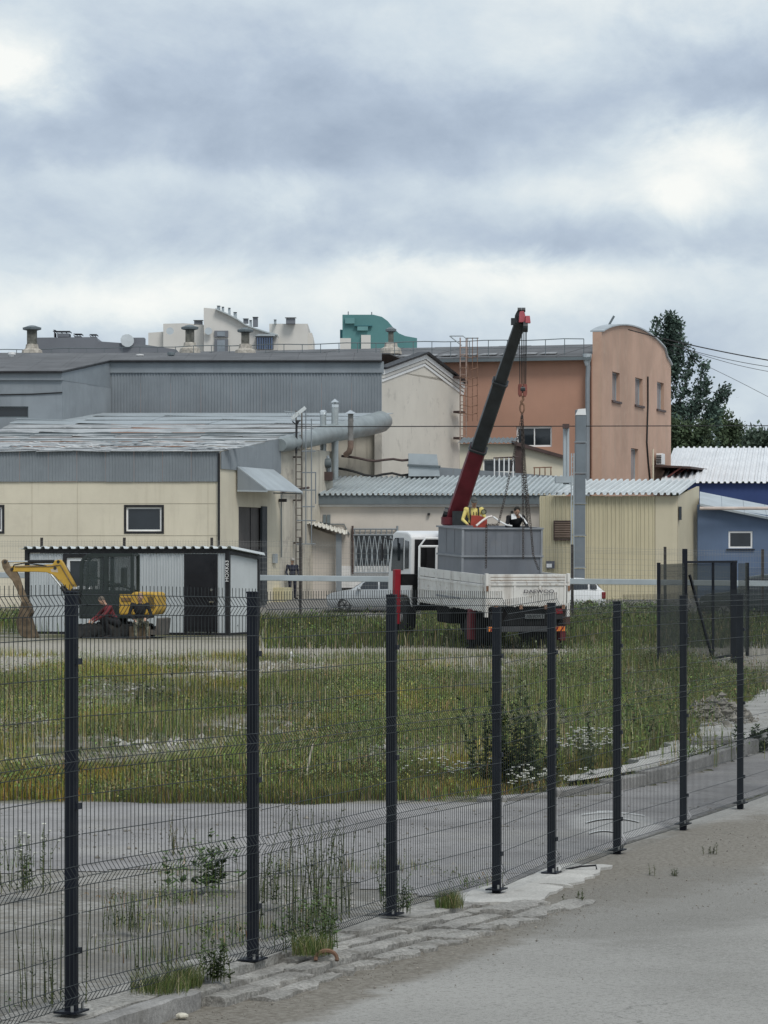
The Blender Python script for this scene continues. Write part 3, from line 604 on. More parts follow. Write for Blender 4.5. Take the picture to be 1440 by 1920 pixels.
p = W(1143, 606, 181); b = MB(); b.beam(p+V((-.15, 0, -.3)), p+V((.25, 0, .4)), .12); tag(setloc(b.build('roof_stub', M_GREYD), p), 'short slanted grey stub on top of the arched gable', 'post')

# ------------------------------------------------------------------ grey clad upper hall with cream gable
hl = thing('grey_clad_hall', 'tall hall clad in grey ribbed steel with a cream gable end', 'building', (-10, 165, 6))
zw = 165.; xl = X(207, zw); xr = X(716, zw); zt = H(678, zw); zb = H(784, zw)-.3
rib_wall(hl, (xl, zw), (1, 0, 0), (0, -1, 0), xr-xl, zb, H(698, zw), .16, .045, M_GREY, 1.6)
b = MB(); b.ab((xl, zw-.12, H(699, zw)), (xr+.1, zw+.3, zt)); b.build('fascia', M_GREY, hl)
# left part stands nearer
zn = 158.; xe = X(117, zn)
b = MB(); b.ab((X(-60, zn), zn-.15, H(713, zn)), (xe, zn+.3, H(697, zn))); b.build('fascia', M_GREY, hl)
x0w = X(-60, zn); tw = lambda px: X(px, zn)-x0w
b = MB(); b.wall((x0w, zn), (1, 0, 0), (0, -1, 0), xe-x0w, H(800, zn)-.4, H(713, zn), .3, [(tw(-20), tw(53), H(783, zn), H(762, zn))]); b.build('wall', M_GREY, hl)
window_part(hl, (x0w, zn), (1, 0, 0), (0, -1, 0), tw(-20), tw(53), H(783, zn), H(762, zn), M_GREYD, M_GLASS, .05)
b = MB(); b.tube([W(0, 740, zn-.04), W(60, 739, zn-.04), W(117, 736, zn-.04)], .03, 5); b.build('wall_cable', M_CABLE, hl)
da = V((xl-xe, zw-zn, 0)); na = V((da.y, -da.x, 0)).normalized()
rib_wall(hl, (xe, zn), da, na, da.length-.02, H(800, zn)-.4, H(713, zn), .18, .03, M_GREY, 1.9)
b = MB(); b.prism([V((xe, zn-.13, H(713, zn))), V((xl, zw-.13, H(713, zn))), V((xl, zw-.13, zt)), V((xe, zn-.13, H(697, zn)))], (0, .25, 0)); b.build('fascia', M_GREY, hl)
# gable end
G0 = V((X(716, 165), 165, 0)); G1 = V((X(868, 176), 176, 0)); ud = (G1-G0).normalized(); un = V((ud.y, -ud.x, 0)); UL = (G1-G0).length
ze = H(693, 165); za = 12.85
b = MB(); b.wall(G0, ud, un, UL, 4.0, ze, .4); b.prism([G0+UP*ze, G1+UP*(ze-.2), G0+ud*UL*.5+UP*za], -un*.4); b.build('gable_wall', M_CREAM2, hl)
for (s0, s1, hh0, hh1) in [(0, .5, ze, za), (.5, 1, za, ze-.15)]:
    for kk, (o_, th, m) in enumerate([(.13, .28, M_WHITE), (.09, .16, M_FARW), (.05, .16, M_WHITE)]):
        off = -[.0, .3, .48][kk]; p, q = G0+ud*UL*s0+UP*(hh0+off)+un*(o_/2), G0+ud*UL*s1+UP*(hh1+off)+un*(o_/2); b = MB(); b.prism([p-un*o_/2, q-un*o_/2, q+un*o_/2, p+un*o_/2], (0, 0, -th*.9)); b.build('cornice', m, hl)
    p, q = G0+ud*UL*s0+UP*(hh0+.02)+un*.3, G0+ud*UL*s1+UP*(hh1+.02)+un*.3; b = MB(); b.prism([p, q, q-un*.6, p-un*.6], (0, 0, .1)); b.build('roof_edge', M_BLACK, hl)
rg = G0+ud*UL*.5
cuts = sorted([x0w+(xr-x0w)*i/14 for i in range(15)]+[xe, xl]); cuts = [c for i, c in enumerate(cuts) if i == 0 or c-cuts[i-1] > .02]
for xa, xb in zip(cuts, cuts[1:]):  # front roof slope
    xa, xb = xa+.005, xb-.005
    def ey(xx): return zn-.3 if xx < xe else (zw-.3 if xx > xl else zn-.3+(zw-zn)*(xx-xe)/(xl-xe))
    def eh(yy): return zt+.06-(zw-.3-yy)*.135
    b = MB(); b.add([(xa, ey(xa), eh(ey(xa))), (xb, ey(xb), eh(ey(xb))), (xb, rg.y, za+.06), (xa, rg.y, za+.06), (xa, ey(xa), eh(ey(xa))-.09), (xb, ey(xb), eh(ey(xb))-.09), (xb, rg.y, za-.05), (xa, rg.y, za-.05)], [(0, 1, 2, 3), (4, 7, 6, 5), (0, 4, 5, 1), (1, 5, 6, 2), (2, 6, 7, 3), (3, 7, 4, 0)]); b.build('roof_sheet', M_BITUM, hl)
b = MB(); b.prism([V((x0w, rg.y, za)), V((xr+.4, rg.y, za)), V((xr+4, G1.y, ze-.1)), V((x0w, G1.y, ze-.1))], (0, 0, .07)); b.build('roof_back', M_BITUM, hl)
b = MB(); b.tube([V((x0w, zn-.32, eh(zn-.3)-.06)), V((xe, zn-.32, eh(zn-.3)-.06)), V((xl, zw-.32, zt)), V((xr, zw-.32, zt))], .06, 6); b.build('eave_trim', M_BLACK, hl)
for py in (708, 773, 822): b = MB(); p = W(856, py, 174.6); b.box(p+un*.15, (1.0, .3, .12), MX((ud, un, UP)).transposed()); b.build('bracket', M_BROWN, hl)

b = MB(); b.wall(G0-V((9, 0, 0))+V((0, .6, 0)), (1, 0, 0), (0, -1, 0), 9.2, 3.5, 9.2, .3); b.build('lower_wall', M_STAIN, hl)

# ------------------------------------------------------------------ low cream workshop on the left
lb = thing('cream_workshop', 'low cream workshop with grey ribbed fascia at the left', 'building', (-8, 138, 0))
zf = 138.; XL = X(-70, zf); XR = X(413, zf); tw = lambda px: X(px, zf)-XL
ops = [(tw(237), tw(303), H(996, zf), H(951, zf)), (tw(-60), tw(4), H(996, zf), H(951, zf))]
b = MB(); b.wall((XL, zf), (1, 0, 0), (0, -1, 0), XR-XL, -.3, H(903, zf), .3, ops); b.build('front_wall', M_CREAM, lb)
for (a, c, z0, z1) in ops: window_part(lb, (XL, zf), (1, 0, 0), (0, -1, 0), a, c, z0, z1, M_WHITE, M_GLASS, .07, outer=M_BLACK, inset=.06)
for px in (60, 145, 390): b = MB(); b.ab((X(px, zf)-.006, zf-.011, .2), (X(px, zf)+.006, zf-.002, H(904, zf))); b.build('panel_joint', mat('joint', (.42, .38, .3), .8), lb)
for py in (944, 1004): b = MB(); b.ab((XL, zf-.012, H(py, zf)-.008), (XR, zf-.002, H(py, zf)+.008)); b.build('panel_joint', mat('joint', (.42, .38, .3), .8), lb)
rib_wall(lb, (XL, zf-.05), (1, 0, 0), (0, -1, 0), XR-XL-.02, H(903, zf), H(849, zf)+.10, .12, .03, M_GREY, 1.2, 'fascia_sheet')
b = MB(); b.tube([V((XR-.05, zf-.13, H(850, zf))), V((XR-.05, zf-.13, -.2))], .05, 6); b.build('downpipe', M_BLACK, lb)
# side wall running back to the right
S0 = V((XR, zf, 0)); sdv = V((.274, .962, 0)).normalized(); sn = V((sdv.y, -sdv.x, 0)); RS = MX((sdv, sn, UP)).transposed()
dz0, dz1 = -.3, H(950, 140.5)
b = MB(); b.wall(S0, sdv, sn, 8.3, -.3, 6.1, .3, [(2.45, 6.25, dz0+.31, dz1)]); b.build('side_wall', M_CREAM, lb)
b = MB(); b.prism([S0+sdv*2.45-sn*.1+UP*dz0, S0+sdv*6.25-sn*.1+UP*dz0, S0+sdv*6.25-sn*.1+UP*dz1, S0+sdv*2.45-sn*.1+UP*dz1], -sn*.08); dr = b.build('gate', M_DOOR, lb)
b = MB(); b.box(S0+sdv*4.35-sn*.085+UP*(dz0+dz1)/2, (.04, .03, dz1-dz0-.02), RS); b.build('gate_joint', M_BLACK, dr)
b = MB(); b.box(S0+sdv*5.9+sn*.02+UP*2.2, (.7, .1, 4.5), RS); b.build('gate_post', mat('dark slate steel', (.05, .058, .066), .6), dr)
b = MB(); b.wall(S0+sdv*8.31, sdv, sn, 8.2, -.1, 7.2, .3); b.build('side_wall', M_STAIN, lb)
def roofz(t): return 6.62+.104*t  # roof rises towards the back
for i in range(7):
    a, c = 8.3*i/7+.006, 8.3*(i+1)/7-.006; b = MB(); p, q = S0+sdv*a+sn*.06, S0+sdv*c+sn*.06; b.prism([p+UP*5.95, q+UP*5.95, q+UP*(roofz(c)+.06), p+UP*(roofz(a)+.06)], -sn*.05); b.build('fascia_sheet', M_GREY, lb)
b = MB(); b.box(S0+sdv*3.4+sn*.03+UP*.2, (1.4, .05, 1.0), RS); 
b = MB(); b.box(S0+sdv*7.9+sn*.25+UP*.3, (1.2, .5, 1.1), RS); b.build('plinth_block', mat('yellow plinth', (.52, .47, .30), .9, .15, 2), lb)
b = MB(); b.box(S0+sdv*7.35+sn*.08+UP*2.15, (.4, .12, .42), RS); b.build('meter_box', M_GREYL, lb)
b = MB(); b.tube([S0+sdv*8.2+sn*.1+UP*5.0, S0+sdv*8.2+sn*.1+UP*2.2], .03, 5); b.build('conduit', M_GREYD, lb)
b = MB(); b.box(S0+sdv*8.1+sn*.2+UP*4.75, (.12, .35, .14), RS); b.build('wall_lamp', M_BLACK, lb)
b = MB(); b.tube([S0+sdv*8.4+sn*.1+UP*5.15, S0+sdv*9.5+sn*.18+UP*5.25, S0+sdv*12+sn*.2+UP*5.4], .06, 6); b.build('pipe', M_BROWN, lb)
# gate awning
aw = thing('sheet_awning', 'pale grey sheet metal awning slanting over the workshop gate', 'awning', S0+sdv*4.5+UP*5)
p, q = S0+sdv*2.0+UP*6.06+sn*.1, S0+sdv*7.1+UP*6.06+sn*.1; o1, o2 = q+sn*1.35-UP*1.0, p+sn*1.35-UP*1.0
b = MB(); b.prism([p, q, o1, o2], (0, 0, .05)); b.build('sheet', M_GREYL, aw)
b = MB(); b.prism([p, o2, p-UP*1.0], sdv*.04); b.build('cheek', M_GREY, aw)
b = MB(); b.beam(p-UP*1.0, o2+UP*-.03, .06); b.build('strut', M_GREYL, aw); b = MB(); b.beam(q-UP*1.0+sdv*-.05, o1+UP*-.03+sdv*-.05, .06); b.build('strut', M_GREYL, aw)
# low-pitch roof from the fascia up to the grey hall
RB = S0+sdv*27; nr = 9
for i in range(nr):
    a, c = 27.*i/nr, 27.*(i+1)/nr; m = M_OLDROOF if i < 6 else M_GREYL; n_ = 7 if i < 5 else 5
    for j in range(n_):
        f0, f1 = j/n_, (j+1)/n_; le = lambda t: V((XL, zf-.1+.962*t, 0)); ri = lambda t: S0+sdv*t+sn*.05+V((0, -.1, 0)); jx = rnd.uniform(-.03, .05)
        P = lambda t, f: le(t)*(1-f)+ri(t)*f+UP*(roofz(t)+.02)
        pa, pb, pc, pd = P(a-.12, f0+.001), P(a-.12, f1-.001), P(c, f1-.001), P(c, f0+.001); b = MB(); b.prism([pa+UP*(.06+jx), pb+UP*(.06-jx), pc, pd], (0, 0, .03)); b.build('roof_sheet', m, lb)
for (t, o_) in [(9.2, .05), (10.6, 0), (6.4, 0)]:  # seams and a dark ledge lying across the roof
    b = MB(); b.beam(V((XL, zf+.96*t, roofz(t)+.1)), S0+sdv*t+UP*(roofz(t)+.1), .16, .09); b.build('roof_batten', M_GREYD, lb)
r3 = random.Random(11)
for i in range(46):  # torn pale underlay strips on the lower roof
    t = r3.uniform(.1, 4.6); f = r3.uniform(.0, .97); L_ = r3.uniform(.5, 2.6); c = V((XL, zf+.96*t, 0))*(1-f)+(S0+sdv*t)*f; yaw = r3.gauss(0, .1)
    d_ = V((math.cos(yaw), math.sin(yaw), 0)); e_ = V((-d_.y, d_.x, 0)); pts = []
    b = MB(); zz = roofz(t)+.12; wv = r3.uniform(.08, .3)
    seg = [c+d_*(L_*k/5)+e_*r3.uniform(-.1, .1)+UP*(zz+r3.uniform(0, .08)) for k in range(6)]
    for s_, e2 in zip(seg, seg[1:]): b.add([s_, e2, e2+e_*wv+UP*.03, s_+e_*wv+UP*.03], [(0, 1, 2, 3)])
    b.build('torn_underlay', mat('torn pale underlay', (.46, .465, .46), .8, .25, 4) if i % 3 else M_GREYD, lb)
# rounded sheet-metal edge roll
rp = [S0+sdv*t+sn*.12+UP*(roofz(t)-.22-.02*t/27) for t in (8.0, 8.4, 11.5, 15, 18.5, 22, 24.3, 25.0, 25.3)]
b = MB(); b.tube([q+UP*math.sin(k*2.3)*.02 for k, q in enumerate(rp)], [.28, .36, .39, .43, .47, .52, .54, .42, .12], 16); b.build('edge_roll', mat('dented grey sheet', (.235, .265, .268), .42, .15, 1.5, spec=.45, bump=.5, bscale=1.6), lb, smooth=True)

# ------------------------------------------------------------------ low middle building with corrugated roof
mbd = thing('low_middle_building', 'low pinkish cream building with pale corrugated roof behind the truck', 'building', (2, 152, .3))
zm = 152.; x0 = X(565, zm); x1 = X(1024, zm); tw = lambda px: X(px, zm)-x0
wop = (tw(664), tw(742), H(1072, zm), H(1004, zm))
b = MB(); b.wall((x0, zm), (1, 0, 0), (0, -1, 0), x1-x0, H(1061, zm), H(948, zm), .3, [(wop[0], wop[1], max(wop[2], H(1061, zm)+.001), wop[3])]); b.build('front_wall', M_PINKC, mbd)
b = MB(); b.ab((x0, zm-.04, H(1102, zm)), (x1, zm+.25, H(1061, zm)-.002)); b.build('white_dado', mat('whitewashed dado', (.70, .69, .67), .9, .1, 1, streak=.2), mbd)
b = MB(); b.ab((x0, zm-.08, -.2), (x1, zm+.25, H(1102, zm)-.002)); b.build('black_plinth', mat('bitumen plinth', (.03, .03, .03), .8, .3, 3), mbd)
b = MB(); b.ab((x0-.2, zm-.35, H(946, zm)), (x1, zm+.1, H(928, zm))); b.build('fascia', M_GREYD, mbd); b = MB(); b.ab((x0-.2, zm-.18, H(950, zm)), (x1, zm-.002, H(946.3, zm))); b.build('eave_moulding', M_WHITE, mbd)
rv = V((1.15, 6.3, .98)); roof_sheets(mbd, V((X(572, zm), zm-.45, H(929, zm))), (1, 0, 0), rv, X(1052, zm)-X(572, zm), rv.length, .245, .10, M_ZINC, 1.0)
ww = window_part(mbd, (x0, zm), (1, 0, 0), (0, -1, 0), wop[0], wop[1], wop[2]+.1, wop[3], M_GREY, M_GLASS, .06, inset=.14)
gr = thing('window_grille', 'white crossed-bar security grille over the dark window', 'grille', W(700, 1075, zm-.1))
za_ = zm-.12
for px in (661, 745): b = MB(); b.tube([W(px, 986, za_), W(px, 1076, za_)], .05, 6); b.build('upright', M_BROWN if px < 700 else M_GREY, gr)
for py in (992, 1003, 1074): b = MB(); b.tube([W(661, py, za_), W(745, py, za_)], .035, 6); b.build('rail', M_GREY, gr)
for k in range(9):
    px = 663+k*10
    b = MB(); b.tube([W(px, 1005, za_), W(px+4.5, 1038, za_), W(px+1, 1072, za_)], .018, 5); b.build('bar', M_GREYL, gr); b = MB(); b.tube([W(px+9, 1005, za_), W(px+4.5, 1038, za_), W(px+8, 1072, za_)], .018, 5); b.build('bar', M_GREYL, gr)
    if k < 8: b = MB(); b.tube([W(px+2, 993, za_), W(px+2, 1001, za_)], .03, 5); b.build('picket', M_GREY, gr)
b = MB(); b.ab(W(605.5, 981, zm-.1), W(611.5, 965, zm-.01)); vt = b.build('wall_vent', M_GREYD, mbd); b = MB(); b.ab(W(613, 981, zm-.1), W(619.5, 965, zm-.01)); b.build('wall_vent', M_GREYD, mbd)
b = MB(); b.tube([W(590, 972, zm-.06), W(606, 983, zm-.06), W(645, 983, zm-.06), W(655, 1003, zm-.06)], .03, 5); b.build('wall_cable', M_GREYD, mbd)
for (px, py) in [(804, 964), (960, 960)]: b = MB(); b.box(W(px, py, zm-.1), (.12, .15, .1)); b.build('wall_lamp', M_BLACK, mbd)
# lean-to porch
pc = thing('lean_to_porch', 'small lean-to porch with pale slanted roof beside the barred window', 'porch', W(600, 1118, 150.6))
b = MB(); b.ab((X(566, 150.8), 150.8, .1), (X(629, 150.8), 151.9, H(1013, 150.8))); b.prism([V((X(566, 150.8), 150.8, H(1013, 150.8))), V((X(629, 150.8), 150.8, H(1013, 150.8))), V((X(629, 150.8), 150.8, H(1005, 150.8))), V((X(566, 150.8), 150.8, H(983, 150.8)))], (0, 1.1, 0)); b.build('wall', M_PINKC, pc)
b = MB(); b.corr(W(567, 979, 149.9), (W(650, 1003, 149.9)-W(567, 979, 149.9)), (0, 1, .1), (.3, 0, 1), 2.15, 2.0, .2, .05); b.build('roof_sheet', mat('pale roofing', (.62, .60, .54), .7, .15, 2), pc)
b = MB(); b.ab((X(630, 150.2), 150.2, .1), (X(640.5, 150.2), 150.5, H(1000, 150.2))); b.build('column', M_GREY, pc)

# ------------------------------------------------------------------ roof plant and ducts around the middle building
def pipe_thing(name, label, cat, px, y0, y1, z, r, m, cap=None, group=None):
    p = W(px, y1, z); t_ = thing(name, label, cat, p, group=group); b = MB(); b.lathe(p, [(r, 0), (r, H(y0, z)-p.z)], 12); b.build('pipe', m, t_, smooth=True)
    for f in (.25, .5, .75): b = MB(); b.lathe(p+UP*(H(y0, z)-p.z)*f, [(r+.012, -.04), (r+.012, .04)], 12); b.build('joint_band', m, t_, smooth=True)
    if cap: b = MB(); b.lathe(W(px, y0, z), cap, 12); b.build('cap', M_CHROME if cap[0][0] > r else M_GREYD, t_, smooth=True)
    return t_
pipe_thing('flue_pipe', 'shorter silver flue pipe with bright cap above the corrugated roof', 'flue', 606, 776, 896, 153.5, .15, M_PIPE, [(.17, -.05), (.17, .1), (.1, .18)])
pipe_thing('flue_pipe', 'tallest silver flue pipe with bright cap above the corrugated roof', 'flue', 628, 762, 898, 153.5, .17, M_PIPE, [(.18, -.05), (.18, .08), (.05, .14), (.2, .2), (.02, .35)])
t_ = pipe_thing('vent_pipe', 'stained vent pipe with conical hat and elbow at the dented roll', 'vent', 657.5, 776, 826, 152, .13, mat('stained pipe', (.20, .195, .185), .6, .3, 3), [(.3, 0), (.02, .18)])
b = MB(); b.tube([W(657.5, 826, 152), W(657.5, 838, 152), W(655, 847, 152.1), W(648, 853, 152.3)], .14, 10); b.build('elbow', mat('rusty elbow', (.2, .14, .11), .8, .3, 4), t_, smooth=True)
bl = thing('extractor_fan', 'grey extractor fan housing at the foot of the silver flues', 'fan', W(592, 900, 153))
b = MB(); b.lathe(W(590, 872, 153.2), [(.25, -.35), (.55, -.3), (.55, .3), (.25, .35)], 14, (1, -.4, 0)); b.build('housing', M_GREY, bl, smooth=True)
b = MB(); b.lathe(W(601, 868, 152.8), [(.22, -.5), (.22, .5)], 12, (1, 0, 0)); b.build('motor', M_GREYD, bl, smooth=True); b = MB(); b.box(W(598, 893, 153), (1.3, .9, .4)); b.build('base_frame', M_BROWN, bl)
b = MB(); b.tube([W(612, 855, 153), W(617, 868, 153), W(617, 885, 153), W(610, 893, 153)], .12, 8); b.build('bend', M_GREYL, bl, smooth=True)
for k, (x0_, y0_, x1_, y1_) in enumerate([(640, 857, 770, 862), (632, 880, 770, 888)]):
    b = MB(); pts = [W(x0_+(x1_-x0_)*i/8, y0_+(y1_-y0_)*i/8+[0, 1, 3, 6, 7, 4, 2, 4, 2][i]*(1+k*.6)-2, 157.5) for i in range(9)]; b.tube(pts, .06, 6)
    tag(setloc(b.build('cable_run', M_CABLE if k else M_BROWN), pts[0]), ['brown cable run crossing the stained gable, upper one', 'thick dark cable sagging above the corrugated roof'][k], 'cable')
bx = thing('roof_unit', 'grey boxed ventilation unit on the middle roof below the gable', 'ventilation unit', W(795, 896, 157))
b = MB(); b.prism([W(766, 893, 157), W(825, 893, 157), W(819, 852, 157), W(766, 850, 157)], (0, 1.4, 0)); b.build('casing', M_GREYL, bx); b = MB(); b.prism([W(764, 870, 156.9), W(826, 873, 156.9), W(826, 876, 156.9), W(764, 873, 156.9)], (0, 1.6, 0)); b.build('ledge', M_GREYD, bx)
# parapet strip and little cream house behind the middle roof
sh = thing('small_cream_house', 'small cream house with dark verge tucked before the terracotta wall', 'building', W(950, 900, 164))
zs = 164.; x0 = X(862, zs); tw = lambda px: X(px, zs)-x0; op = (tw(906), tw(968), H(886, zs), H(861, zs))
b = MB(); b.wall((x0, zs), (1, 0, 0), (0, -1, 0), tw(966), 4, H(832, zs), .3, [op]); b.build('front_wall', M_CREAM, sh)
window_part(sh, (x0, zs), (1, 0, 0), (0, -1, 0), *op, M_WHITE, M_GLASS, .06)
b = MB(); b.prism([W(966.2, 930, zs), W(1062, 930, zs), W(1062, 858, zs), W(966.2, 832, zs)], (0, .4, 0)); b.build('side_wall', M_CREAM, sh)
b = MB(); b.prism([W(960, 826, zs-.3), W(1066, 856, zs-.3), W(1066, 862, zs-.3), W(960, 833, zs-.3)], (0, .8, 0)); b.build('verge', M_BROWN, sh)
b = MB(); b.ab(W(966, 830, zs-.15), W(981, 930, zs-.02)); b.build('dark_pilaster', M_BROWN, sh)
b = MB(); b.corr(W(858, 831, zs-.4), (1, 0, 0), (.1, 1, .12), (0, -.1, 1), X(965, zs)-X(858, zs), 3, .22, .06, wave=True); b.build('roof_sheet', M_GREYD, sh)
pp = thing('parapet_strip', 'grey metal parapet strip along the ridge of the middle roof', 'parapet', W(900, 900, 159.3))
for i in range(7):
    a, c = 770+40*i, 809.5+40*i; f = lambda v: 872+(v-770)*.075; b = MB(); b.prism([W(a, 902, 159.3), W(c, 902, 159.3), W(c, f(c), 159.3), W(a, f(a), 159.3)], (0, .4, 0)); b.build('panel', M_GREY, pp)
rr = thing('pipe_rack', 'row of thin white upright pipes before the small cream house', 'pipe rack', W(935, 900, 158.6))
for px in (927, 936, 945, 954, 962): b = MB(); b.tube([W(px, 858, 158.6), W(px, 902, 158.6)], .035, 5); b.build('pipe', M_WHITE, rr)
b = MB(); b.tube([W(925, 859, 158.6), W(972, 857, 158.6)], .04, 5); b.build('rail', M_BROWN, rr)
rr = thing('roof_guard_rail', 'short rusty guard rail on the ridge beside the small cream house', 'railing', W(1015, 893, 158.6))
for px in (1002, 1012, 1022, 1033): b = MB(); b.tube([W(px, 876, 158.6), W(px, 895, 158.6)], .03, 5); b.build('post', M_RUST, rr)
b = MB(); b.tube([W(1000, 877, 158.6), W(1035, 876, 158.6)], .03, 5); b.build('rail', M_RUST, rr)

# ------------------------------------------------------------------ yellow shed with corrugated roof
ys_ = thing('yellow_metal_shed', 'yellow ribbed metal shed with bright corrugated roof', 'building', W(1150, 1140, 147))
zy = 147.; x0 = X(1012, zy); x1 = X(1270, zy)
lv = (X(1039, zy)-x0, X(1071, zy)-x0)
rib_wall(ys_, (x0, zy), (1, 0, 0), (0, -1, 0), X(1072, zy)-x0, -.3, H(930, zy), .2, .04, M_YEL, .72)
rib_wall(ys_, (X(1072.5, zy), zy), (1, 0, 0), (0, -1, 0), X(1228, zy)-X(1072.5, zy), -.3, H(930, zy), .2, .04, M_YEL, .75)
b = MB(); b.ab((X(1228.5, zy), zy-.03, -.3), (x1, zy+.2, H(930, zy))); b.build('flat_panel', M_YEL2, ys_)
b = MB(); b.prism([V((x1+.01, zy, -.3)), V((X(1311, 153), 153, -.3)), V((X(1311, 153), 153, H(912, 153))), V((x1+.01, zy, H(930, zy)))], (-.1, .2, 0)); b.build('side_panel', M_YEL2, ys_)
b = MB(); b.ab((x0, zy+.22, -.3), (x1-.2, zy+.4, H(932, zy))); b.build('frame_wall', M_YEL2, ys_)
rv = V((1.35, 6.0, .75)); roof_sheets(ys_, V((X(1035, zy), zy-.4, H(928, zy))), (1, 0, 0), rv, X(1272, zy)-X(1035, zy), rv.length, .265, .11, M_ZINC2, 1.05)
lo = thing('louvre_vent', 'brown louvred vent grille on the yellow ribbed wall', 'vent', W(1055, 1012, zy-.1))
b = MB()
for (a, c, y0, y1) in [(1038, 1072, 976, 979), (1038, 1072, 1010, 1013), (1038, 1040, 979, 1010), (1070, 1072, 979, 1010)]: b.ab(W(a, y0, zy-.16), W(c, y1, zy-.05))
b.build('frame', M_BROWN, lo)
for k in range(9): b = MB(); b.beam(W(1040, 981+3.3*k, zy-.11), W(1070, 981+3.3*k, zy-.11), .09, .03, (0, .6, 1)); b.build('slat', mat('louvre brown', (.27, .2, .16), .7, .1, 3), lo)
b = MB(); b.ab(W(1273, 975, 147.1), W(1277, 950, 147.4)); sl = b.build('slit_window', M_GLASS, ys_)
sg = thing('notice_board', 'small dark notice board with white sheet beside the grey tank', 'sign', W(1032, 1067, zy-.2))
b = MB(); b.ab(W(1024, 1066, zy-.18), W(1040, 1052, zy-.1)); b.build('board', mat('dark board', (.09, .095, .12), .6, .2, 3), sg); b = MB(); b.ab(W(1024.8, 1064, zy-.2), W(1035, 1057, zy-.183)); b.build('sheet', M_WHITE, sg)
# tall square duct and its companions
dc = thing('steel_duct', 'tall square grey steel duct standing before the yellow shed', 'duct', W(1087, 1140, 144.5))
zd = 144.5
for i, (ya, yb) in enumerate([(768, 830), (831, 888), (889, 945), (946, 1005), (1006, 1065), (1066, 1142)]):
    w_ = 9.6+.35*i; b = MB(); cx_ = 1089-.7*i; p0, p1 = W(cx_-w_, yb, zd), W(cx_+w_, ya, zd); b.ab(p0, p1+V((0, .44, 0))); o = b.build('duct_section', mat('slate grey duct', (.165, .19, .21), .5, .12, .8, spec=.4, streak=.25, scol=(.12, .135, .15)), dc, bevel=.03)
    b = MB(); b.box(((p0.x+p1.x)/2, zd+.22, p0.z+.03), (p1.x-p0.x+.07, .52, .06)); b.build('flange', M_GREY, o)
b = MB(); p = W(1089, 768, zd); b.prism([W(1079, 778, zd-.02), W(1099, 778, zd-.02), W(1098, 766, zd-.02), W(1084, 767, zd-.02)], (0, .46, 0)); b.build('rain_cap', M_WHITE, dc)
pl = thing('twin_posts', 'pair of slim grey posts with floodlight left of the square duct', 'post', W(1063, 905, 150.5))
for px in (1058.5, 1064.5): b = MB(); b.tube([W(px, 800, 150.5), W(px, 908, 150.5)], .075, 8); b.build('post', M_GREYL, pl, smooth=True)
b = MB(); b.box(W(1061, 799, 150.3), (.3, .3, .2)); b.build('floodlight', M_BROWN, pl); b = MB(); b.ab(W(1042, 893, 150), W(1072, 906, 151)); b.build('base_box', M_GREYL, pl)
dr_ = thing('duct_ladder', 'thin steel ladder fixed to the square duct', 'ladder', W(1073, 1085, zd-.1))
for px in (1071, 1075.5): b = MB(); b.tube([W(px+.5, 850, zd-.1), W(px, 1088, zd-.1)], .03, 5); b.build('rail', M_GREYL, dr_)
for k in range(22): b = MB(); b.tube([W(1071, 856+k*10.4, zd-.1), W(1075.5, 856+k*10.4, zd-.1)], .016, 5); b.build('rung', M_GREYL, dr_)

# ------------------------------------------------------------------ blue buildings on the right
bb = thing('blue_shed', 'blue metal shed with small white framed window at right edge', 'building', W(1380, 1120, 151))
zb_ = 151.; x0 = X(1308, zb_); tw = lambda px: X(px, zb_)-x0; op = (tw(1366), tw(1411), H(1028, zb_), H(996, zb_)); x1 = X(1560, zb_)
b = MB(); b.wall((x0, zb_), (1, 0, 0), (0, -1, 0), x1-x0, -.2, H(984, zb_), .3, [op]); b.prism([V((x0, zb_, H(984, zb_))), V((x1, zb_, H(984, zb_))), W(1312, 946, zb_)-V((.1, 0, 0))], (0, .3, 0)); b.build('front_wall', M_BLUE, bb)
window_part(bb, (x0, zb_), (1, 0, 0), (0, -1, 0), *op, M_WHITE, M_GLASS, .08, inset=.04)
b = MB(); b.ab(W(1362, 1031, zb_-.1), W(1415, 1029.3, zb_-.01)); b.build('sill', M_BLACK, bb)
for i in range(6):
    a, c = 1312+42*i, 1353.5+42*i; f = lambda v: 948+(v-1312)*.2; b = MB(); pa, pc_ = W(a, f(a), zb_-.4), W(c, f(c), zb_-.4); up = V((.53, 5.4, .66)); b.prism([pa, pc_, pc_+up, pa+up], (0, 0, .1)); b.build('roof_sheet', M_GREYL, bb)
b = MB(); b.tube([W(1312, 953, zb_-.7), W(1560, 953, zb_-.7)], .08, 8); tag(setloc(b.build('gas_pipe', mat('pinkish pipe', (.55, .47, .42), .6)), W(1312, 953, zb_-.7)), 'pale horizontal pipe running along the blue shed eave', 'pipe')
wh = thing('white_roof_warehouse', 'navy warehouse with broad white ribbed roof at right edge', 'building', W(1380, 1000, 187))
b = MB(); b.ab((X(1290, 187), 187, 0), (X(1620, 187), 187.3, H(905, 187))); b.build('front_wall', M_NAVY, wh)
rv = V((2.5, 19, 2.65)); roof_sheets(wh, V((X(1236, 187), 186.7, H(906, 187))), (1, 0, 0), rv, X(1600, 187)-X(1236, 187), rv.length, .36, .1, mat('white ribbed roofing', (.70, .71, .72), .45, .08, .5), 1.44)

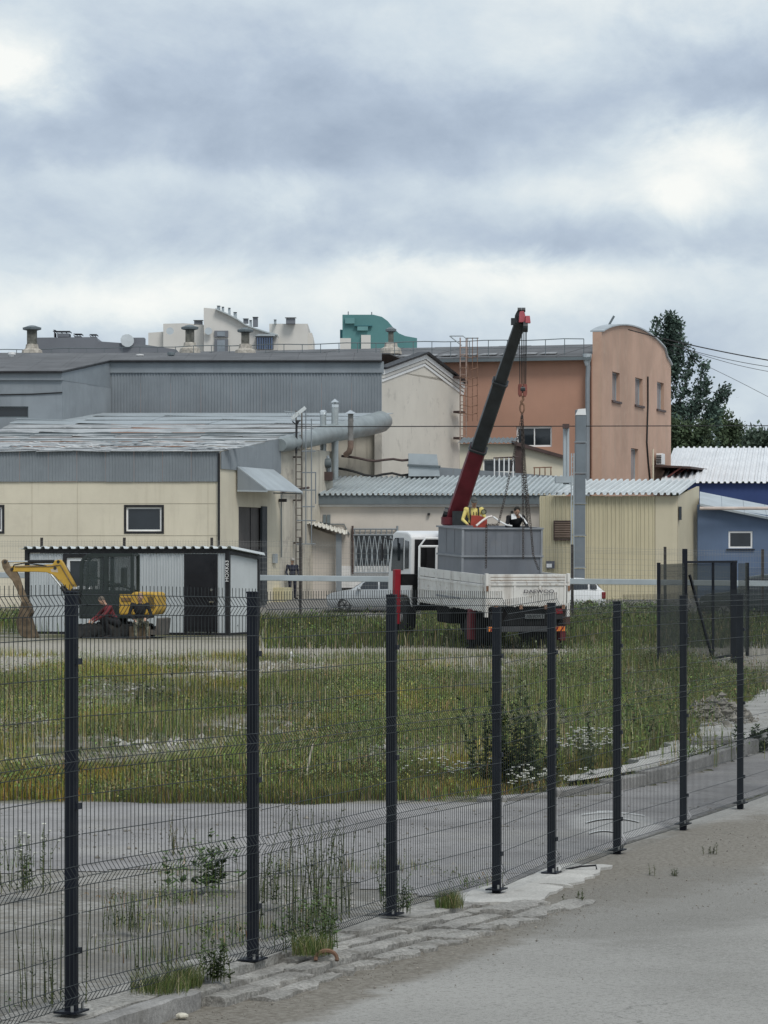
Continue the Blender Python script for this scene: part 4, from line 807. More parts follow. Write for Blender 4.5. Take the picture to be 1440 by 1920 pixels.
# ------------------------------------------------------------------ roof ladders, scaffold, antenna
def ladder(name, label, pts, step, halfw, side, m, r=.03, loc=None, every=1):
    t_ = thing(name, label, 'ladder', loc or pts[0]); a, c = V(pts[0]), V(pts[1]); L = (c-a).length; side = V(side)
    for s_ in (-1, 1): b = MB(); b.tube([a+side*halfw*s_, c+side*halfw*s_], r, 6); b.build('rail', m, t_)
    for k in range(1, int(L/step)): b = MB(); p = a+(c-a)*(k*step/L); b.tube([p-side*halfw, p+side*halfw], r*.6, 5); b.build('rung', m, t_)
    return t_
zl = 147.6
la = ladder('roof_ladder', 'rusty steel roof ladder on the stained side wall behind the standing man', [W(560.5, 1130, zl), W(560.5, 770, zl)], .33, .13, (1, 0, 0), mat('weathered steel', (.15, .135, .12), .75, .3, 5), .035)
for py in (857, 938, 1018): b = MB(); b.beam(W(543, py, zl+.5), W(566, py, zl), .07); b.build('bracket', M_BROWN, la)
sc_ = thing('pipe_scaffold', 'thin grey pipe scaffold standing against the roof ladder', 'scaffold', W(582, 1030, zl-.3))
for (px, y0, y1) in [(573.5, 770, 1020), (584, 785, 1020), (592, 885, 945)]: b = MB(); b.tube([W(px, y0, zl-.3), W(px, y1, zl-.3)], .028, 5); b.build('upright', M_GREY, sc_)
for (xa, xb, py) in [(566, 592, 846), (566, 592, 919), (566, 590, 950), (556, 592, 976), (556, 592, 1020), (566, 592, 886)]: b = MB(); b.tube([W(xa, py, zl-.3), W(xb, py, zl-.3)], .028, 5); b.build('crossbar', M_GREY, sc_)
an = thing('antenna_mast', 'street lamp arm and television antenna on a black mast above the workshop', 'antenna', W(556, 850, 147))
b = MB(); b.tube([W(555.5, 850, 147), W(556, 800, 147), W(557, 788, 147)], .05, 6); b.build('mast', M_BLACK, an)
b = MB(); b.beam(W(547, 785, 147), W(573, 764, 147), .12, .16); b.build('lamp_arm', M_ZINC2, an); b = MB(); b.tube([W(548, 790, 147), W(556, 797, 147), W(562, 788, 147)], .035, 5); b.build('bracket', M_BLACK, an)
for k in range(6): b = MB(); b.tube([W(534+5*k, 770.5+.6*k, 146.6), W(537+5*k, 776+.6*k, 147.4)], .012, 4); b.build('antenna_element', M_GREYL, an)
b = MB(); b.tube([W(532, 771, 147), W(563, 774, 147)], .015, 4); b.build('antenna_boom', M_GREYL, an)
zk = 174.2
ra = ladder('caged_roof_ladder', 'thin pinkish caged ladder climbing the terracotta wall beside the cream gable', [W(868.5, 880, zk-1), W(868.5, 633, zk-1)], .36, .16, (1, 0, 0), mat('dull pink steel', (.33, .24, .2), .8, .2, 4), .035)
for py in (668, 690, 708, 722, 742, 760, 775): b = MB(); b.tube([W(863, py, zk-1), W(866, py-1, zk-2.0), W(882, py+3, zk-2.2), W(896, py-1, zk-1.6), W(893, py+1, zk-1)], .022, 4); b.build('cage_hoop', M_RUST, ra)
for px in (877, 886, 895): b = MB(); b.tube([W(px, 633, zk-2), W(px, 790, zk-2)], .018, 4); b.build('cage_bar', M_RUST, ra)
b = MB(); b.tube([W(843, 630, zk-1), W(866, 648, zk-1)], .035, 5); b.build('handrail', M_GREYL, ra); b = MB(); b.tube([W(843, 630, zk-1), W(868, 630, zk-1), W(873, 634, zk-1), W(897, 634, zk-1.5)], .035, 5); b.build('handrail', M_GREYL, ra)

# ------------------------------------------------------------------ overhead wires
def wire(label, a, c, sag, r=.02, n=14):
    a, c = V(a), V(c); b = MB(); b.tube([a+(c-a)*(i/n)-UP*sag*4*(i/n)*(1-i/n) for i in range(n+1)], r, 4, False); return tag(setloc(b.build('overhead_wire', M_CABLE), a), label, 'wire')
wire('topmost overhead wire leaving the arched gable to the right', W(1178, 618, 182), W(1520, 688, 165), .15, .03); wire('second overhead wire below the topmost at right', W(1240, 640, 190), W(1520, 697, 165), .25, .016)
wire('third overhead wire fading towards the right', W(1260, 645, 190), W(1520, 707, 170), .3, .014); wire('lowest slanting overhead wire passing the tall tree', W(1255, 655, 195), W(1470, 760, 175), -.1, .014)
wire('level overhead wire crossing before the terracotta wall', W(556, 800, 147), W(1560, 798, 160), -.0, .022)

# ------------------------------------------------------------------ trees
def leaf_cloud(name, segs, m, parent, n, size, spread, seed, droop=.2):
    """many small needle-spray faces spread round the twigs"""
    r = np.random.RandomState(seed); vs = []; fs = []; L = np.array([max(.05, (c-a).length) for a, c in segs]); pr = L/L.sum(); idx = r.choice(len(segs), n, p=pr)
    for k in range(n):
        a, c = segs[idx[k]]; p = a+(c-a)*r.rand()+V(r.normal(0, spread, 3)); d = (c-a).normalized()*.7+V(r.normal(0, .6, 3)); d.z -= droop*r.rand(); d.normalize(); s_ = d.orthogonal().normalized(); s_ = (MX.Rotation(r.rand()*6.28, 3, d) @ s_)
        l_ = size*r.uniform(.6, 1.5); w_ = l_*r.uniform(.16, .3); b_ = len(vs)
        vs += [p, p+d*l_*.5+s_*w_, p+d*l_, p+d*l_*.5-s_*w_]; fs.append((b_, b_+1, b_+2, b_+3))
    b = MB(); b.add(vs, fs); return b.build(name, m, parent)
def leafmat(name, c):
    return mat(name, c, .75, .45, .8, spec=.2, fine=.25)
def tree(label, base, top_h, limbs, seed, m, n, size, spread, cat='tree', name='conifer_tree', group=None, trunk=.22):
    r = random.Random(seed); t_ = thing(name, label, cat, base, group=group); base = V(base); b = MB(); segs = []
    tp = [base+V((math.sin(i*1.3+seed)*.12*i/4, 0, top_h*i/8)) for i in range(9)]; b.tube(tp, [trunk*(1-.85*i/8) for i in range(9)], 7); tr = b.build('trunk', mat('bark', (.09, .075, .06), .95, .3, 3), t_, smooth=True); segs.append((tp[7], tp[8])); lb_ = MB()
    for (h, az_, L_, rise) in limbs:
        p = base+UP*h; d = V((math.cos(az_), math.sin(az_), 0)); pts = [p]
        for k in range(1, 6): pts.append(p+d*L_*k/5+UP*(rise*L_*(k/5)**1.2)+V((r.gauss(0, .08), r.gauss(0, .08), r.gauss(0, .08))))
        lb_.tube(pts, [.09*(1-k/6)*(L_/4)**.5 for k in range(6)], 5); 
        for k in range(2, 6):
            segs.append((pts[k-1], pts[k]))
            for q in range(3):
                e = pts[k]+V((r.gauss(0, .35), r.gauss(0, .35), r.uniform(-.25, .55)))*L_*.24+d*L_*.1*r.random(); segs.append((pts[k], e)); lb_.tube([pts[k], e], [.03, .01], 4)
    lb_.build('limbs', mat('bark', (.09, .075, .06)), t_); leaf_cloud('crown', segs, m, t_, n, size, spread, seed); return t_
ML1 = leafmat('dark conifer needles', (.09, .135, .108)); ML2 = leafmat('mixed green foliage', (.085, .12, .065)); ML3 = leafmat('far green foliage', (.09, .125, .09))
r5 = random.Random(3); lim = []
bz = .2; base = V((X(1252, 222), 222, bz))
for i in range(56):
    h = 3+15.0*(i/55)**.9; L_ = (.9+2.4*(1-i/55)**.75)*r5.uniform(.55, 1.05); lim.append((h, r5.uniform(0, 6.283), L_, r5.uniform(.25, .7)))
for (px, py, hs) in [(1352, 735, 6.8), (1322, 690, 8.6), (1298, 672, 10.5), (1340, 770, 6.4), (1280, 645, 12.2), (1228, 602, 14.6), (1240, 612, 15), (1262, 618, 14.5), (1270, 632, 13.5), (1322, 720, 8.2), (1348, 748, 6.5)]:
    p = W(px, py, 222); dx = p.x-base.x; dz = p.z-hs-bz; lim.append((hs, 0 if dx > 0 else 3.14, abs(dx), dz/max(.3, abs(dx))))
tree('tall dark conifer with ragged limbs beside the terracotta gable', base, 18.4, lim, 3, ML1, 34000, .26, .17, trunk=.32)
r5 = random.Random(9)
tree('bushy round tree at the foot of the tall dark conifer', V((X(1288, 219), 219, .2)), 11.0, [(5+5.6*i/22, r5.uniform(0, 6.28), r5.uniform(1.2, 2.3), r5.uniform(.0, .5)) for i in range(23)], 12, ML2, 17000, .24, .3, name='broadleaf_tree')
tree('smaller ragged tree right of the tall dark conifer', V((X(1362, 232), 232, .2)), 12.2, [(5+7.0*i/24, r5.uniform(0, 6.28), r5.uniform(.8, 2.2)*(1.2-i/40), r5.uniform(.3, .9)) for i in range(25)], 5, ML2, 14000, .26, .22)
for k, px in enumerate([1388, 1403, 1418, 1434, 1452, 1474]):
    z_ = 300+12*(k % 3); hh = H([815, 808, 800, 806, 798, 806][k], z_)
    tree(['short far tree beside the smaller ragged tree', 'far tree second from the left along the white roof', 'tallest pointed far tree above the white roof', 'far tree fourth along the white roof', 'far tree at the right picture edge', 'far tree just beyond the right picture edge'][k], (X(px, z_), z_, 0), hh-.5, [(1+ (hh-2)*i/16, r5.uniform(0, 6.28), r5.uniform(.8, 2.2)*(1.25-i/20), r5.uniform(.1, .6)) for i in range(17)], 30+k, ML3, 4200, .5, .4, name='far_tree', group='far trees above the white roof')

# ------------------------------------------------------------------ fence behind the yard, long grey rail, screened gate
M_POST2 = mat('brown grey post', (.05, .045, .042), .6, .2, 3)
bf = thing('yard_fence', 'thin mesh fence on slim posts behind shed and truck', 'fence', (0, 117, -.2))
zf2 = 117.; bpx = [-85, 78, 233, 397, 563, 740, 905, 1073, 1247, 1430, 1600]
for k, px in enumerate(bpx):
    b = MB(); y0 = 1008+max(0, px-560)*.025; b.ab((X(px, zf2)-.05, zf2, -.3), (X(px, zf2)+.05, zf2+.06, H(y0, zf2))); b.build('post', M_POST2, bf)
for k, (a, c) in enumerate(zip(bpx, bpx[1:])):
    zt0, zt1 = H(1012+max(0, a-560)*.022, zf2)-2.6, H(1012+max(0, c-560)*.022, zf2)-2.6
    wire_panel((X(a, zf2), zf2), (X(c, zf2), zf2), zt0, zt1, (0, -1, 0), 2.6, (.3, 1.4, 2.4), r=.0035, vr=.0026, pitch=.1, off=.02, sides=3).build('wire_panel', mat('dull wire', (.20, .20, .19), .6), bf)
rail = thing('grey_rail', 'long pale grey horizontal rail in front of the yard fence', 'rail', (0, 116.5, .5))
seg = [-40, 200, 480, 760, 1065, 1300, 1480]; yr = lambda v: 1072.5+max(0, v-0)*.0115
for a, c in zip(seg, seg[1:]):
    b = MB(); b.prism([W(a+.4, yr(a), 116.4), W(c-.4, yr(c), 116.4), W(c-.4, yr(c)+10.5, 116.4), W(a+.4, yr(a)+10.5, 116.4)], (0, .12, 0)); b.build('rail_length', M_GREYL, rail, bevel=.015)
for px in (): b = MB(); b.ab((X(px, 116.6)-.05, 116.55, -.3), (X(px, 116.6)+.05, 116.65, H(yr(px)+5, 116.6))); b.build('support', M_POST2, rail)
M_NET = mat('shade net', (.03, .036, .032), .9, .2, 1, alpha=.68)
gt_ = thing('screened_gate', 'dark gate leaf with netting and diagonal brace at the right', 'gate', W(1290, 1245, 72))
zg = 72.; g0, g1 = W(1284, 1245, zg), W(1378, 1245, zg+1.5)
gy = lambda px: zg+1.5*(px-1284)/94
b = MB(); b.box((g0.x, g0.y, H(1140, zg)), (.11, .11, 2.62)); b.build('post', M_POST, gt_, bevel=.006)
b = MB(); b.box((X(1375.5, gy(1375)), gy(1375), H(1148, gy(1375))), (.14, .12, 2.3)); b.build('post', M_POST, gt_, bevel=.006)
for (x0, y0, x1, y1, w_) in [(1287, 1054, 1381, 1053, .05), (1337, 1054, 1337, 1236, .055), (1293, 1078, 1335, 1232, .045), (1290, 1242, 1375, 1228, .05)]:
    b = MB(); b.beam(W(x0, y0, gy(x0)), W(x1, y1, gy(x1)), w_); b.build('frame_bar', M_POST, gt_)
b = MB(); b.quad(W(1287, 1057, gy(1287)+.05), W(1375, 1055, gy(1375)+.05), W(1375, 1226, gy(1375)+.05), W(1287, 1238, gy(1287)+.05)); b.build('netting', M_NET, gt_)
sf = thing('screened_fence', 'netted fence panel with slim posts left of the screened gate', 'fence', W(1236, 1270, 66))
zz = lambda px: 66+6*(px-1235)/50
for (px, y0) in [(1235, 1055), ]: b = MB(); b.box((X(px, 66), 66, H((y0+1272)/2, 66)), (.07, .07, (1272-y0)*66/F)); b.build('post', M_POST, sf)
b = MB(); b.quad(W(1238, 1058, 66.2), W(1284, 1056, 72), W(1284, 1222, 72), W(1238, 1226, 66.2)); b.build('netting', M_NET, sf)
wire_panel((X(1235, 66), 66), (X(1284, 72), 72), -.15, -.15, (-.2, -1, 0), 2.2, (.3, 1.2, 2.0), r=.003, vr=.002, pitch=.1, off=.0, sides=3).build('wire_panel', M_WIRE, sf)
b = MB(); b.beam(W(1234, 1252, 66), W(1275, 1217, 70.5), .07); b.build('brace', M_POST, sf)
sf2 = thing('right_screened_fence', 'netted fence panels right of the screened gate at picture edge', 'fence', W(1400, 1215, 76))
for (px, y0, z_) in [(1401, 1055, 76), (1452, 1050, 79)]: b = MB(); b.box((X(px, z_), z_, H((y0+1230)/2, z_)), (.08, .08, (1230-y0)*z_/F)); b.build('post', M_POST, sf2)
b = MB(); b.quad(W(1384, 1056, 74), W(1402, 1056, 76), W(1402, 1222, 76), W(1384, 1226, 74)); b.build('netting', M_NET, sf2)
wire_panel((X(1401, 76), 76), (X(1452, 79), 79), -.15, -.15, (0, -1, 0), 2.1, (.3, 1.2, 2.0), r=.003, vr=.002, pitch=.1, off=.0, sides=3).build('wire_panel', M_WIRE, sf2)

# ------------------------------------------------------------------ site cabin
M_CAB = mat('silver ribbed cladding', (.50, .53, .54), .42, .07, .6, spec=.45, streak=.12, scol=(.3, .32, .33))
cb = thing('site_cabin', 'silver ribbed site cabin with black frame, door and window', 'cabin', (-4.8, 100, -.22), (0, 0, R(-19.5)))
CW, CD, CH = 6.8, 2.45, 2.78; rib = .09
def cab_ribs(o, t, n, L, z0, z1, k):
    for i in range(k):
        b = MB(); b.corr(V(o)+V(t)*(L/k*i+.004)+UP*z0, t, UP, n, L/k-.008, z1-z0, rib, .018); b.build('cladding_sheet', M_CAB, cb, local=True)
FX = lambda px: -(427-px)*CW/377   # along the front, from the right corner
wx0, wx1, wz0, wz1 = FX(126), FX(190), (1193-1106)/61, (1193-1046)/61; dx0, dx1, dz1 = FX(347), FX(408.5), (1193-1039)/61
cab_ribs((-CW+.08, -.01, 0), (1, 0, 0), (0, -1, 0), wx0+CW-.08, .08, 2.55, 2); cab_ribs((wx0, -.01, 0), (1, 0, 0), (0, -1, 0), wx1-wx0, .08, wz0, 1); cab_ribs((wx0, -.01, 0), (1, 0, 0), (0, -1, 0), wx1-wx0, wz1, 2.55, 1)
cab_ribs((wx1, -.01, 0), (1, 0, 0), (0, -1, 0), dx0-wx1, .08, 2.55, 3); cab_ribs((dx0, -.01, 0), (1, 0, 0), (0, -1, 0), dx1-dx0, dz1, 2.55, 1); cab_ribs((dx1, -.01, 0), (1, 0, 0), (0, -1, 0), -.06-dx1, .08, 2.55, 1)
cab_ribs((.01, .06, 0), (0, 1, 0), (1, 0, 0), CD-.12, .08, 2.5, 2)
b = MB(); b.ab((-CW+.05, CD, .1), (-.05, CD-.05, 2.5)); b.ab((-CW, .05, .1), (-CW+.05, CD-.05, 2.5)); b.build('back_walls', M_CAB, cb, local=True)
for (x, y) in [(-CW, 0), (0, 0), (0, CD), (-CW, CD)]: b = MB(); b.box((x, y, 1.33), (.13, .13, 2.66)); b.build('corner_post', M_BLACK, cb, local=True)
for (p, q) in [((-CW, -.01, 2.62), (0, -.01, 2.62)), ((0.01, 0, 2.6), (.01, CD, 2.42)), ((-CW, 0, .03), (0, 0, .03)), ((0, 0, .03), (0, CD, .03))]: b = MB(); b.beam(p, q, .12, .13); b.build('frame_beam', M_BLACK, cb, local=True)
for i in range(6):
    L_ = (CW+.4)/6; b = MB(); b.corr((-CW-.2+L_*i+.003, -.18, 2.70), (1, 0, 0), (0, 1, -.075), (0, .075, 1), L_-.006, CD+.36, .3, .075); b.build('roof_sheet', M_ZINC2, cb, local=True)
b = MB()
for (a, c, z0, z1) in [(wx0-.12, wx1+.12, wz1, wz1+.12), (wx0-.12, wx1+.12, wz0-.12, wz0), (wx0-.12, wx0, wz0, wz1), (wx1, wx1+.12, wz0, wz1)]: b.ab((a, -.06, z0), (c, .02, z1))
wn = b.build('window', M_BLACK, cb, local=True); b = MB()
for (a, c, z0, z1) in [(wx0, wx1, wz1-.1, wz1), (wx0, wx1, wz0, wz0+.1), (wx0, wx0+.1, wz0+.1, wz1-.1), (wx1-.1, wx1, wz0+.1, wz1-.1)]: b.ab((a, -.02, z0), (c, .05, z1))
b.build('white_frame', M_WHITE, wn, local=True); b = MB(); b.ab((wx0+.1, .02, wz0+.1), (wx1-.1, .03, wz1-.1)); b.build('pane', M_GLASS, wn, local=True)
b = MB(); b.ab((dx0, -.04, .12), (dx1, .03, dz1)); dr = b.build('door', mat('black door', (.012, .012, .015), .35, .2, 2, spec=.5), cb, local=True, bevel=.01)
b = MB(); b.box((dx1-.18, -.07, 1.05), (.14, .05, .04)); b.build('handle', M_CHROME, dr, local=True); b = MB(); b.lathe((dx1-.18, -.05, 1.42), [(.04, 0), (.04, .02)], 10, (0, -1, 0)); b.build('lock', M_CHROME, dr, local=True)
for (x0_, x1_, z0, z1) in [(.1, .9, .25, .9), (.1, .9, 1.15, 2.3)]: b = MB(); b.ab((dx0+(dx1-dx0)*x0_, -.052, z0), (dx0+(dx1-dx0)*x1_, -.042, z1)); b.build('door_panel', mat('black door', (.012, .012, .015)), dr, local=True)
lettering('HOXK63', .17, (0, -.07, 2.0), MX.Rotation(R(-90), 4, 'Y') @ MX.Rotation(R(90), 4, 'X'), M_WHITE, cb)
hs = thing('hose_coil', 'dark hose coil hanging on the cabin side near the door', 'hose', W(438, 1190, 100.6)); b = MB(); c = W(438, 1174, 100.7)
b.tube([c+V((.12*math.cos(k*.42), .08*math.sin(k*.5), .26*math.sin(k*.42))) for k in range(16)], .025, 6); b.build('hose', M_CABLE, hs); b = MB(); b.box(W(434, 1154, 100.6), (.16, .1, .3)); b.build('white_box', M_WHITE, hs)

# ------------------------------------------------------------------ mini excavator (side view, boom to the left)
M_EY = mat('excavator yellow', (.52, .32, .05), .55, .15, 2, spec=.35, spots=.55, spcol=(.30, .19, .07), spscale=4)
M_EM = mat('muddy steel', (.19, .14, .09), .85, .3, 4, spots=.5, spcol=(.16, .13, .1), spscale=5)
M_ED = mat('dark undercarriage', (.035, .035, .034), .7, .3, 5, spots=.4, spcol=(.12, .1, .08), spscale=6)
M_EC = mat('dark green black cab', (.02, .028, .026), .4, .2, 2, spec=.4)
M_ETINT = mat('tinted cab glass', (.045, .06, .055), .08, .2, 2, spec=.6, alpha=.38)
ze = 97.; se = F/ze; ex = thing('mini_excavator', 'yellow mini excavator with black cab parked before the silver cabin', 'excavator', (X(215, ze), ze, -.22), (0, 0, R(-6)))
E = lambda px, py, d=0: V(((px-215)/se, d, (1198-py)/se))
for s_ in (-1, 1):
    y0 = s_*.62; b = MB(); pr = []
    for k in range(28):
        a = 2*math.pi*k/28; cx_ = .92 if math.cos(a) > 0 else -.92; pr.append(V((cx_+.20*math.cos(a), y0-.17, .22+.21*math.sin(a))))
    b.prism(pr, (0, .34, 0)); tk = b.build('track', M_ED, ex, local=True)
    for k in range(34):
        f = k/34*5.0; L1 = 1.84
        if f < L1: p, an = V((-.92+f, y0, .43)), 0
        elif f < L1+.66: a = (f-L1)/.66*math.pi; p, an = V((.92+.21*math.sin(a), y0, .22+.21*math.cos(a))), a
        elif f < 2*L1+.66: p, an = V((.92-(f-L1-.66), y0, .01)), math.pi
        else: a = (f-2*L1-.66)/.66*math.pi; p, an = V((-.92-.21*math.sin(a), y0, .22-.21*math.cos(a))), math.pi+a
        b = MB(); b.box(p, (.07, .36, .035), MX.Rotation(an, 3, 'Y')); b.build('track_pad', M_ED, tk, local=True)
    for xk in (-.92, -.45, 0, .45, .92): b = MB(); b.lathe((xk, y0+s_*.16, .2), [(.15 if abs(xk) > .9 else .1, 0), (.15 if abs(xk) > .9 else .1, .05*1)], 12, (0, s_, 0)); b.build('roller', M_ED, tk, local=True)
b = MB(); b.box((0, 0, .38), (.9, .9, .25)); b.build('undercarriage', M_ED, ex, local=True); b = MB(); b.lathe((0, 0, .5), [(.4, 0), (.4, .1)], 16); b.build('slew_ring', M_ED, ex, local=True)
b = MB(); b.prism([V((1.0, -.85, .15)), V((1.5, -.85, .12)), V((1.55, -.85, .6)), V((1.42, -.85, .62)), V((1.38, -.85, .25)), V((1.0, -.85, .28))], (0, 1.7, 0)); b.build('dozer_blade', mat('dull blade steel', (.12, .11, .10), .8, .3, 4), ex, local=True)
b = MB(); b.prism([E(156, 1160, -.72), E(282, 1160, -.72), E(282, 1135, -.72), E(156, 1135, -.72)], (0, 1.44, 0)); b.build('deck', M_EC, ex, local=True, bevel=.03)
b = MB(); b.prism([E(160, 1136, -.74), E(236, 1136, -.74), E(236, 1111, -.74), E(160, 1111, -.74)], (0, .74, 0)); b.build('side_cover', M_EC, ex, local=True, bevel=.03)
b = MB(); b.prism([E(232, 1153, -.76), E(300, 1153, -.76), E(305, 1145, -.76), E(304.5, 1117, -.76), E(300, 1111, -.76), E(236, 1110, -.76), E(232, 1114, -.76)], (0, 1.5, 0)); en = b.build('engine_cover', M_EY, ex, local=True, bevel=.05)
for k in range(6): b = MB(); b.box(E(288+2*k, 1130, -.765), (.014, .02, .36)); b.build('vent_slot', M_ED, en, local=True)
b = MB(); b.box(E(246, 1124, -.77), (.3, .03, .1)); b.build('decal', mat('brown decal', (.2, .12, .05), .6), en, local=True)
# cab: frame, tinted panes, seat
cabp = [E(160, 1111), E(161, 1062), E(164, 1050), E(172, 1043), E(182, 1041), E(257, 1041), E(257, 1111)]
cab_ = MB()
for y_ in (-.72, .22):
    for p, q in zip(cabp, cabp[1:]+cabp[:1]): cab_.beam(p+V((0, y_, 0)), q+V((0, y_, 0)), .095)
    cab_.beam(E(208, 1042, y_), E(208, 1111, y_), .11); cab_.beam(E(160, 1078 if y_ > 0 else 1110, y_), E(257, 1110, y_), .05)
for p in cabp: cab_.beam(p+V((0, -.72, 0)), p+V((0, .22, 0)), .05)
cf = cab_.build('cab', M_EC, ex, local=True)
b = MB(); b.prism([E(168, 1044, -.75), E(182, 1040, -.75), E(258, 1040, -.75), E(258, 1043.5, -.75), E(170, 1046, -.75)], (0, 1.0, 0)); b.build('cab_roof', mat('dull cab roof', (.10, .12, .11), .5), cf, local=True)
for pl_ in [[E(163, 1108), E(163.5, 1063), E(166, 1051), E(173, 1046), E(182, 1044), E(206, 1044), E(206, 1108)], [E(210, 1108), E(210, 1044), E(255, 1044), E(255, 1108)]]:
    for y_ in (-.715, .215): b = MB(); b.prism([p+V((0, y_, 0)) for p in pl_], (0, .006, 0)); b.build('pane', M_ETINT, cf, local=True)
b = MB(); b.quad(E(162, 1108, -.7), E(162.5, 1062, -.7), E(162.5, 1062, .2), E(162, 1108, .2)); b.build('windscreen', M_ETINT, cf, local=True)
b = MB(); b.box(E(222, 1098, -.25), (.5, .5, .12)); b.box(E(236, 1082, -.25), (.12, .48, .55)); b.build('seat', M_BLACK, cf, local=True, bevel=.04)
b = MB(); b.tube([E(180, 1112, -.3), E(176, 1094, -.3), E(172, 1088, -.3)], .025, 6); b.build('control_lever', M_BLACK, cf, local=True)
lettering('4', .16, E(177, 1104, -.735), MX.Rotation(R(90), 4, 'X'), M_WHITE, ex)
# boom, dipper, bucket, rams
def arm(poly, name, m, w_, y=-.25): b = MB(); b.prism([E(a, c, y-w_/2) for a, c in poly], (0, w_, 0)); return b.build(name, m, ex, local=True, bevel=.02)
bm_ = arm([(134, 1109), (148, 1104), (121, 1056), (116, 1050), (106, 1051), (101, 1059), (60, 1061), (24, 1062), (20, 1067), (26, 1073), (70, 1073), (90, 1074), (103, 1079), (110, 1086)], 'boom', M_EY, .2)
arm([(3, 1053), (8, 1049), (14, 1051), (18, 1062), (28, 1066), (36, 1080), (44, 1104), (55, 1130), (50, 1136), (44, 1132), (26, 1092), (12, 1076), (6, 1066)], 'dipper', M_EM, .18)
bk = arm([(44, 1128), (56, 1132), (62, 1150), (58, 1158), (66, 1182), (72, 1196), (60, 1198), (44, 1194), (36, 1182), (34, 1164), (40, 1146)], 'bucket', mat('muddy bucket', (.12, .09, .06), .9, .35, 5), .55)
for k in range(4): b = MB(); y_ = -.25-.22+.147*k; b.prism([E(58, 1197, y_-.03), E(71, 1196, y_-.03), E(75, 1204, y_-.03)], (0, .06, 0)); b.build('tooth', M_EM, bk, local=True)
def ram(a, c, f, name='hydraulic_ram', y=-.25): 
    p, q = E(*a, y), E(*c, y); b = MB(); b.tube([p, p+(q-p)*f], .055, 8); o = b.build(name, M_BLACK, ex, local=True, smooth=True); b = MB(); b.tube([p+(q-p)*f*.98, q], .028, 8); b.build('ram_rod', M_CHROME, o, local=True, smooth=True)
ram((103, 1053.5), (12, 1054), .55); ram((142, 1130), (99, 1078), .55, y=-.4); ram((142, 1130), (99, 1078), .55, y=-.1); ram((18, 1068), (45, 1132), .5, y=-.25)
b = MB(); b.tube([E(112, 1052, -.12), E(125, 1066, -.1), E(136, 1085, -.1), E(146, 1106, -.1)], .03, 6); b.build('hydraulic_hose', M_CABLE, ex, local=True); b = MB(); b.tube([E(90, 1062, -.36), E(50, 1056, -.36), E(28, 1060, -.36), E(24, 1070, -.36)], .02, 5); b.build('hydraulic_hose', M_CABLE, ex, local=True)
b = MB(); b.prism([E(132, 1135, -.38), E(160, 1135, -.38), E(160, 1112, -.38), E(146, 1103, -.38), E(136, 1106, -.38)], (0, .26, 0)); b.build('swing_bracket', M_ED, ex, local=True)
for (a, c) in [(11, 1054), (24, 1068), (112, 1054), (106, 1066), (140, 1106), (50, 1132)]:
    b = MB(); b.lathe(E(a, c, -.36), [(.05, 0), (.05, .22)], 12, (0, 1, 0)); b.build('pivot_pin', M_ED, ex, local=True)
b = MB(); b.prism([E(97, 1068, -.352), E(110, 1066, -.352), E(112, 1074, -.352), E(99, 1073, -.352)], (0, .003, 0)); b.build('decal', mat('pale decal', (.5, .42, .32), .6), ex, local=True)
b = MB(); b.tube([E(30, 1063.5, -.355), E(100, 1062.5, -.355), E(116, 1060, -.355), E(140, 1100, -.355)], .018, 5); b.build('pipework', M_EM, ex, local=True)
for k in range(3): b = MB(); b.box(E(144+5*k, 1103, -.5), (.055, .04, .07)); b.build('work_light', M_WHITE, ex, local=True)

# ------------------------------------------------------------------ crane truck (local frame: +y forward, origin under the tailgate)
M_TW = mat('chalky white paint', (.64, .63, .60), .65, .1, 1.5, streak=.6, scol=(.30, .26, .22), spots=.55, spcol=(.30, .24, .19), spscale=5)
M_TC = mat('cab white', (.74, .74, .73), .35, .04, 1.5, spec=.5)
M_TD = mat('chassis black', (.011, .011, .012), .85, .3, 4, spots=.3, spcol=(.04, .036, .03), spscale=6, spec=.12)
M_RED = mat('faded crane red', (.13, .020, .028), .5, .2, 3, spots=.3, spcol=(.12, .03, .03), spscale=5); M_RED2 = mat('outrigger red', (.24, .012, .022), .5, .12, 3)
M_CRK = mat('crane black', (.022, .026, .029), .45, .3, 3, spec=.45); M_TYRE = mat('tyre rubber', (.022, .022, .022), .85, .2, 8); M_RIM = mat('wheel steel', (.3, .3, .29), .5, .2, 5, metal=.4)
M_REDL = mat('tail lamp red', (.17, .015, .02), .3, .1, 5); M_ORL = mat('orange reflector', (.75, .22, .04), .4, .1, 5)
TX, TZ = X(987, 85), 85.
tr = thing('crane_truck', 'white flatbed crane truck parked with its tailgate towards the road', 'truck', (TX, TZ, -.2), (R(2.3), 0, R(20)))
def lb_(name, m, a, c, parent=tr, bevel=0): b = MB(); b.ab(a, c); return b.build(name, m, parent, local=True, bevel=bevel)
bedz = 1.14
lb_('bed_floor', M_TD, (-1.14, .05, bedz-.12), (1.14, 5.0, bedz))
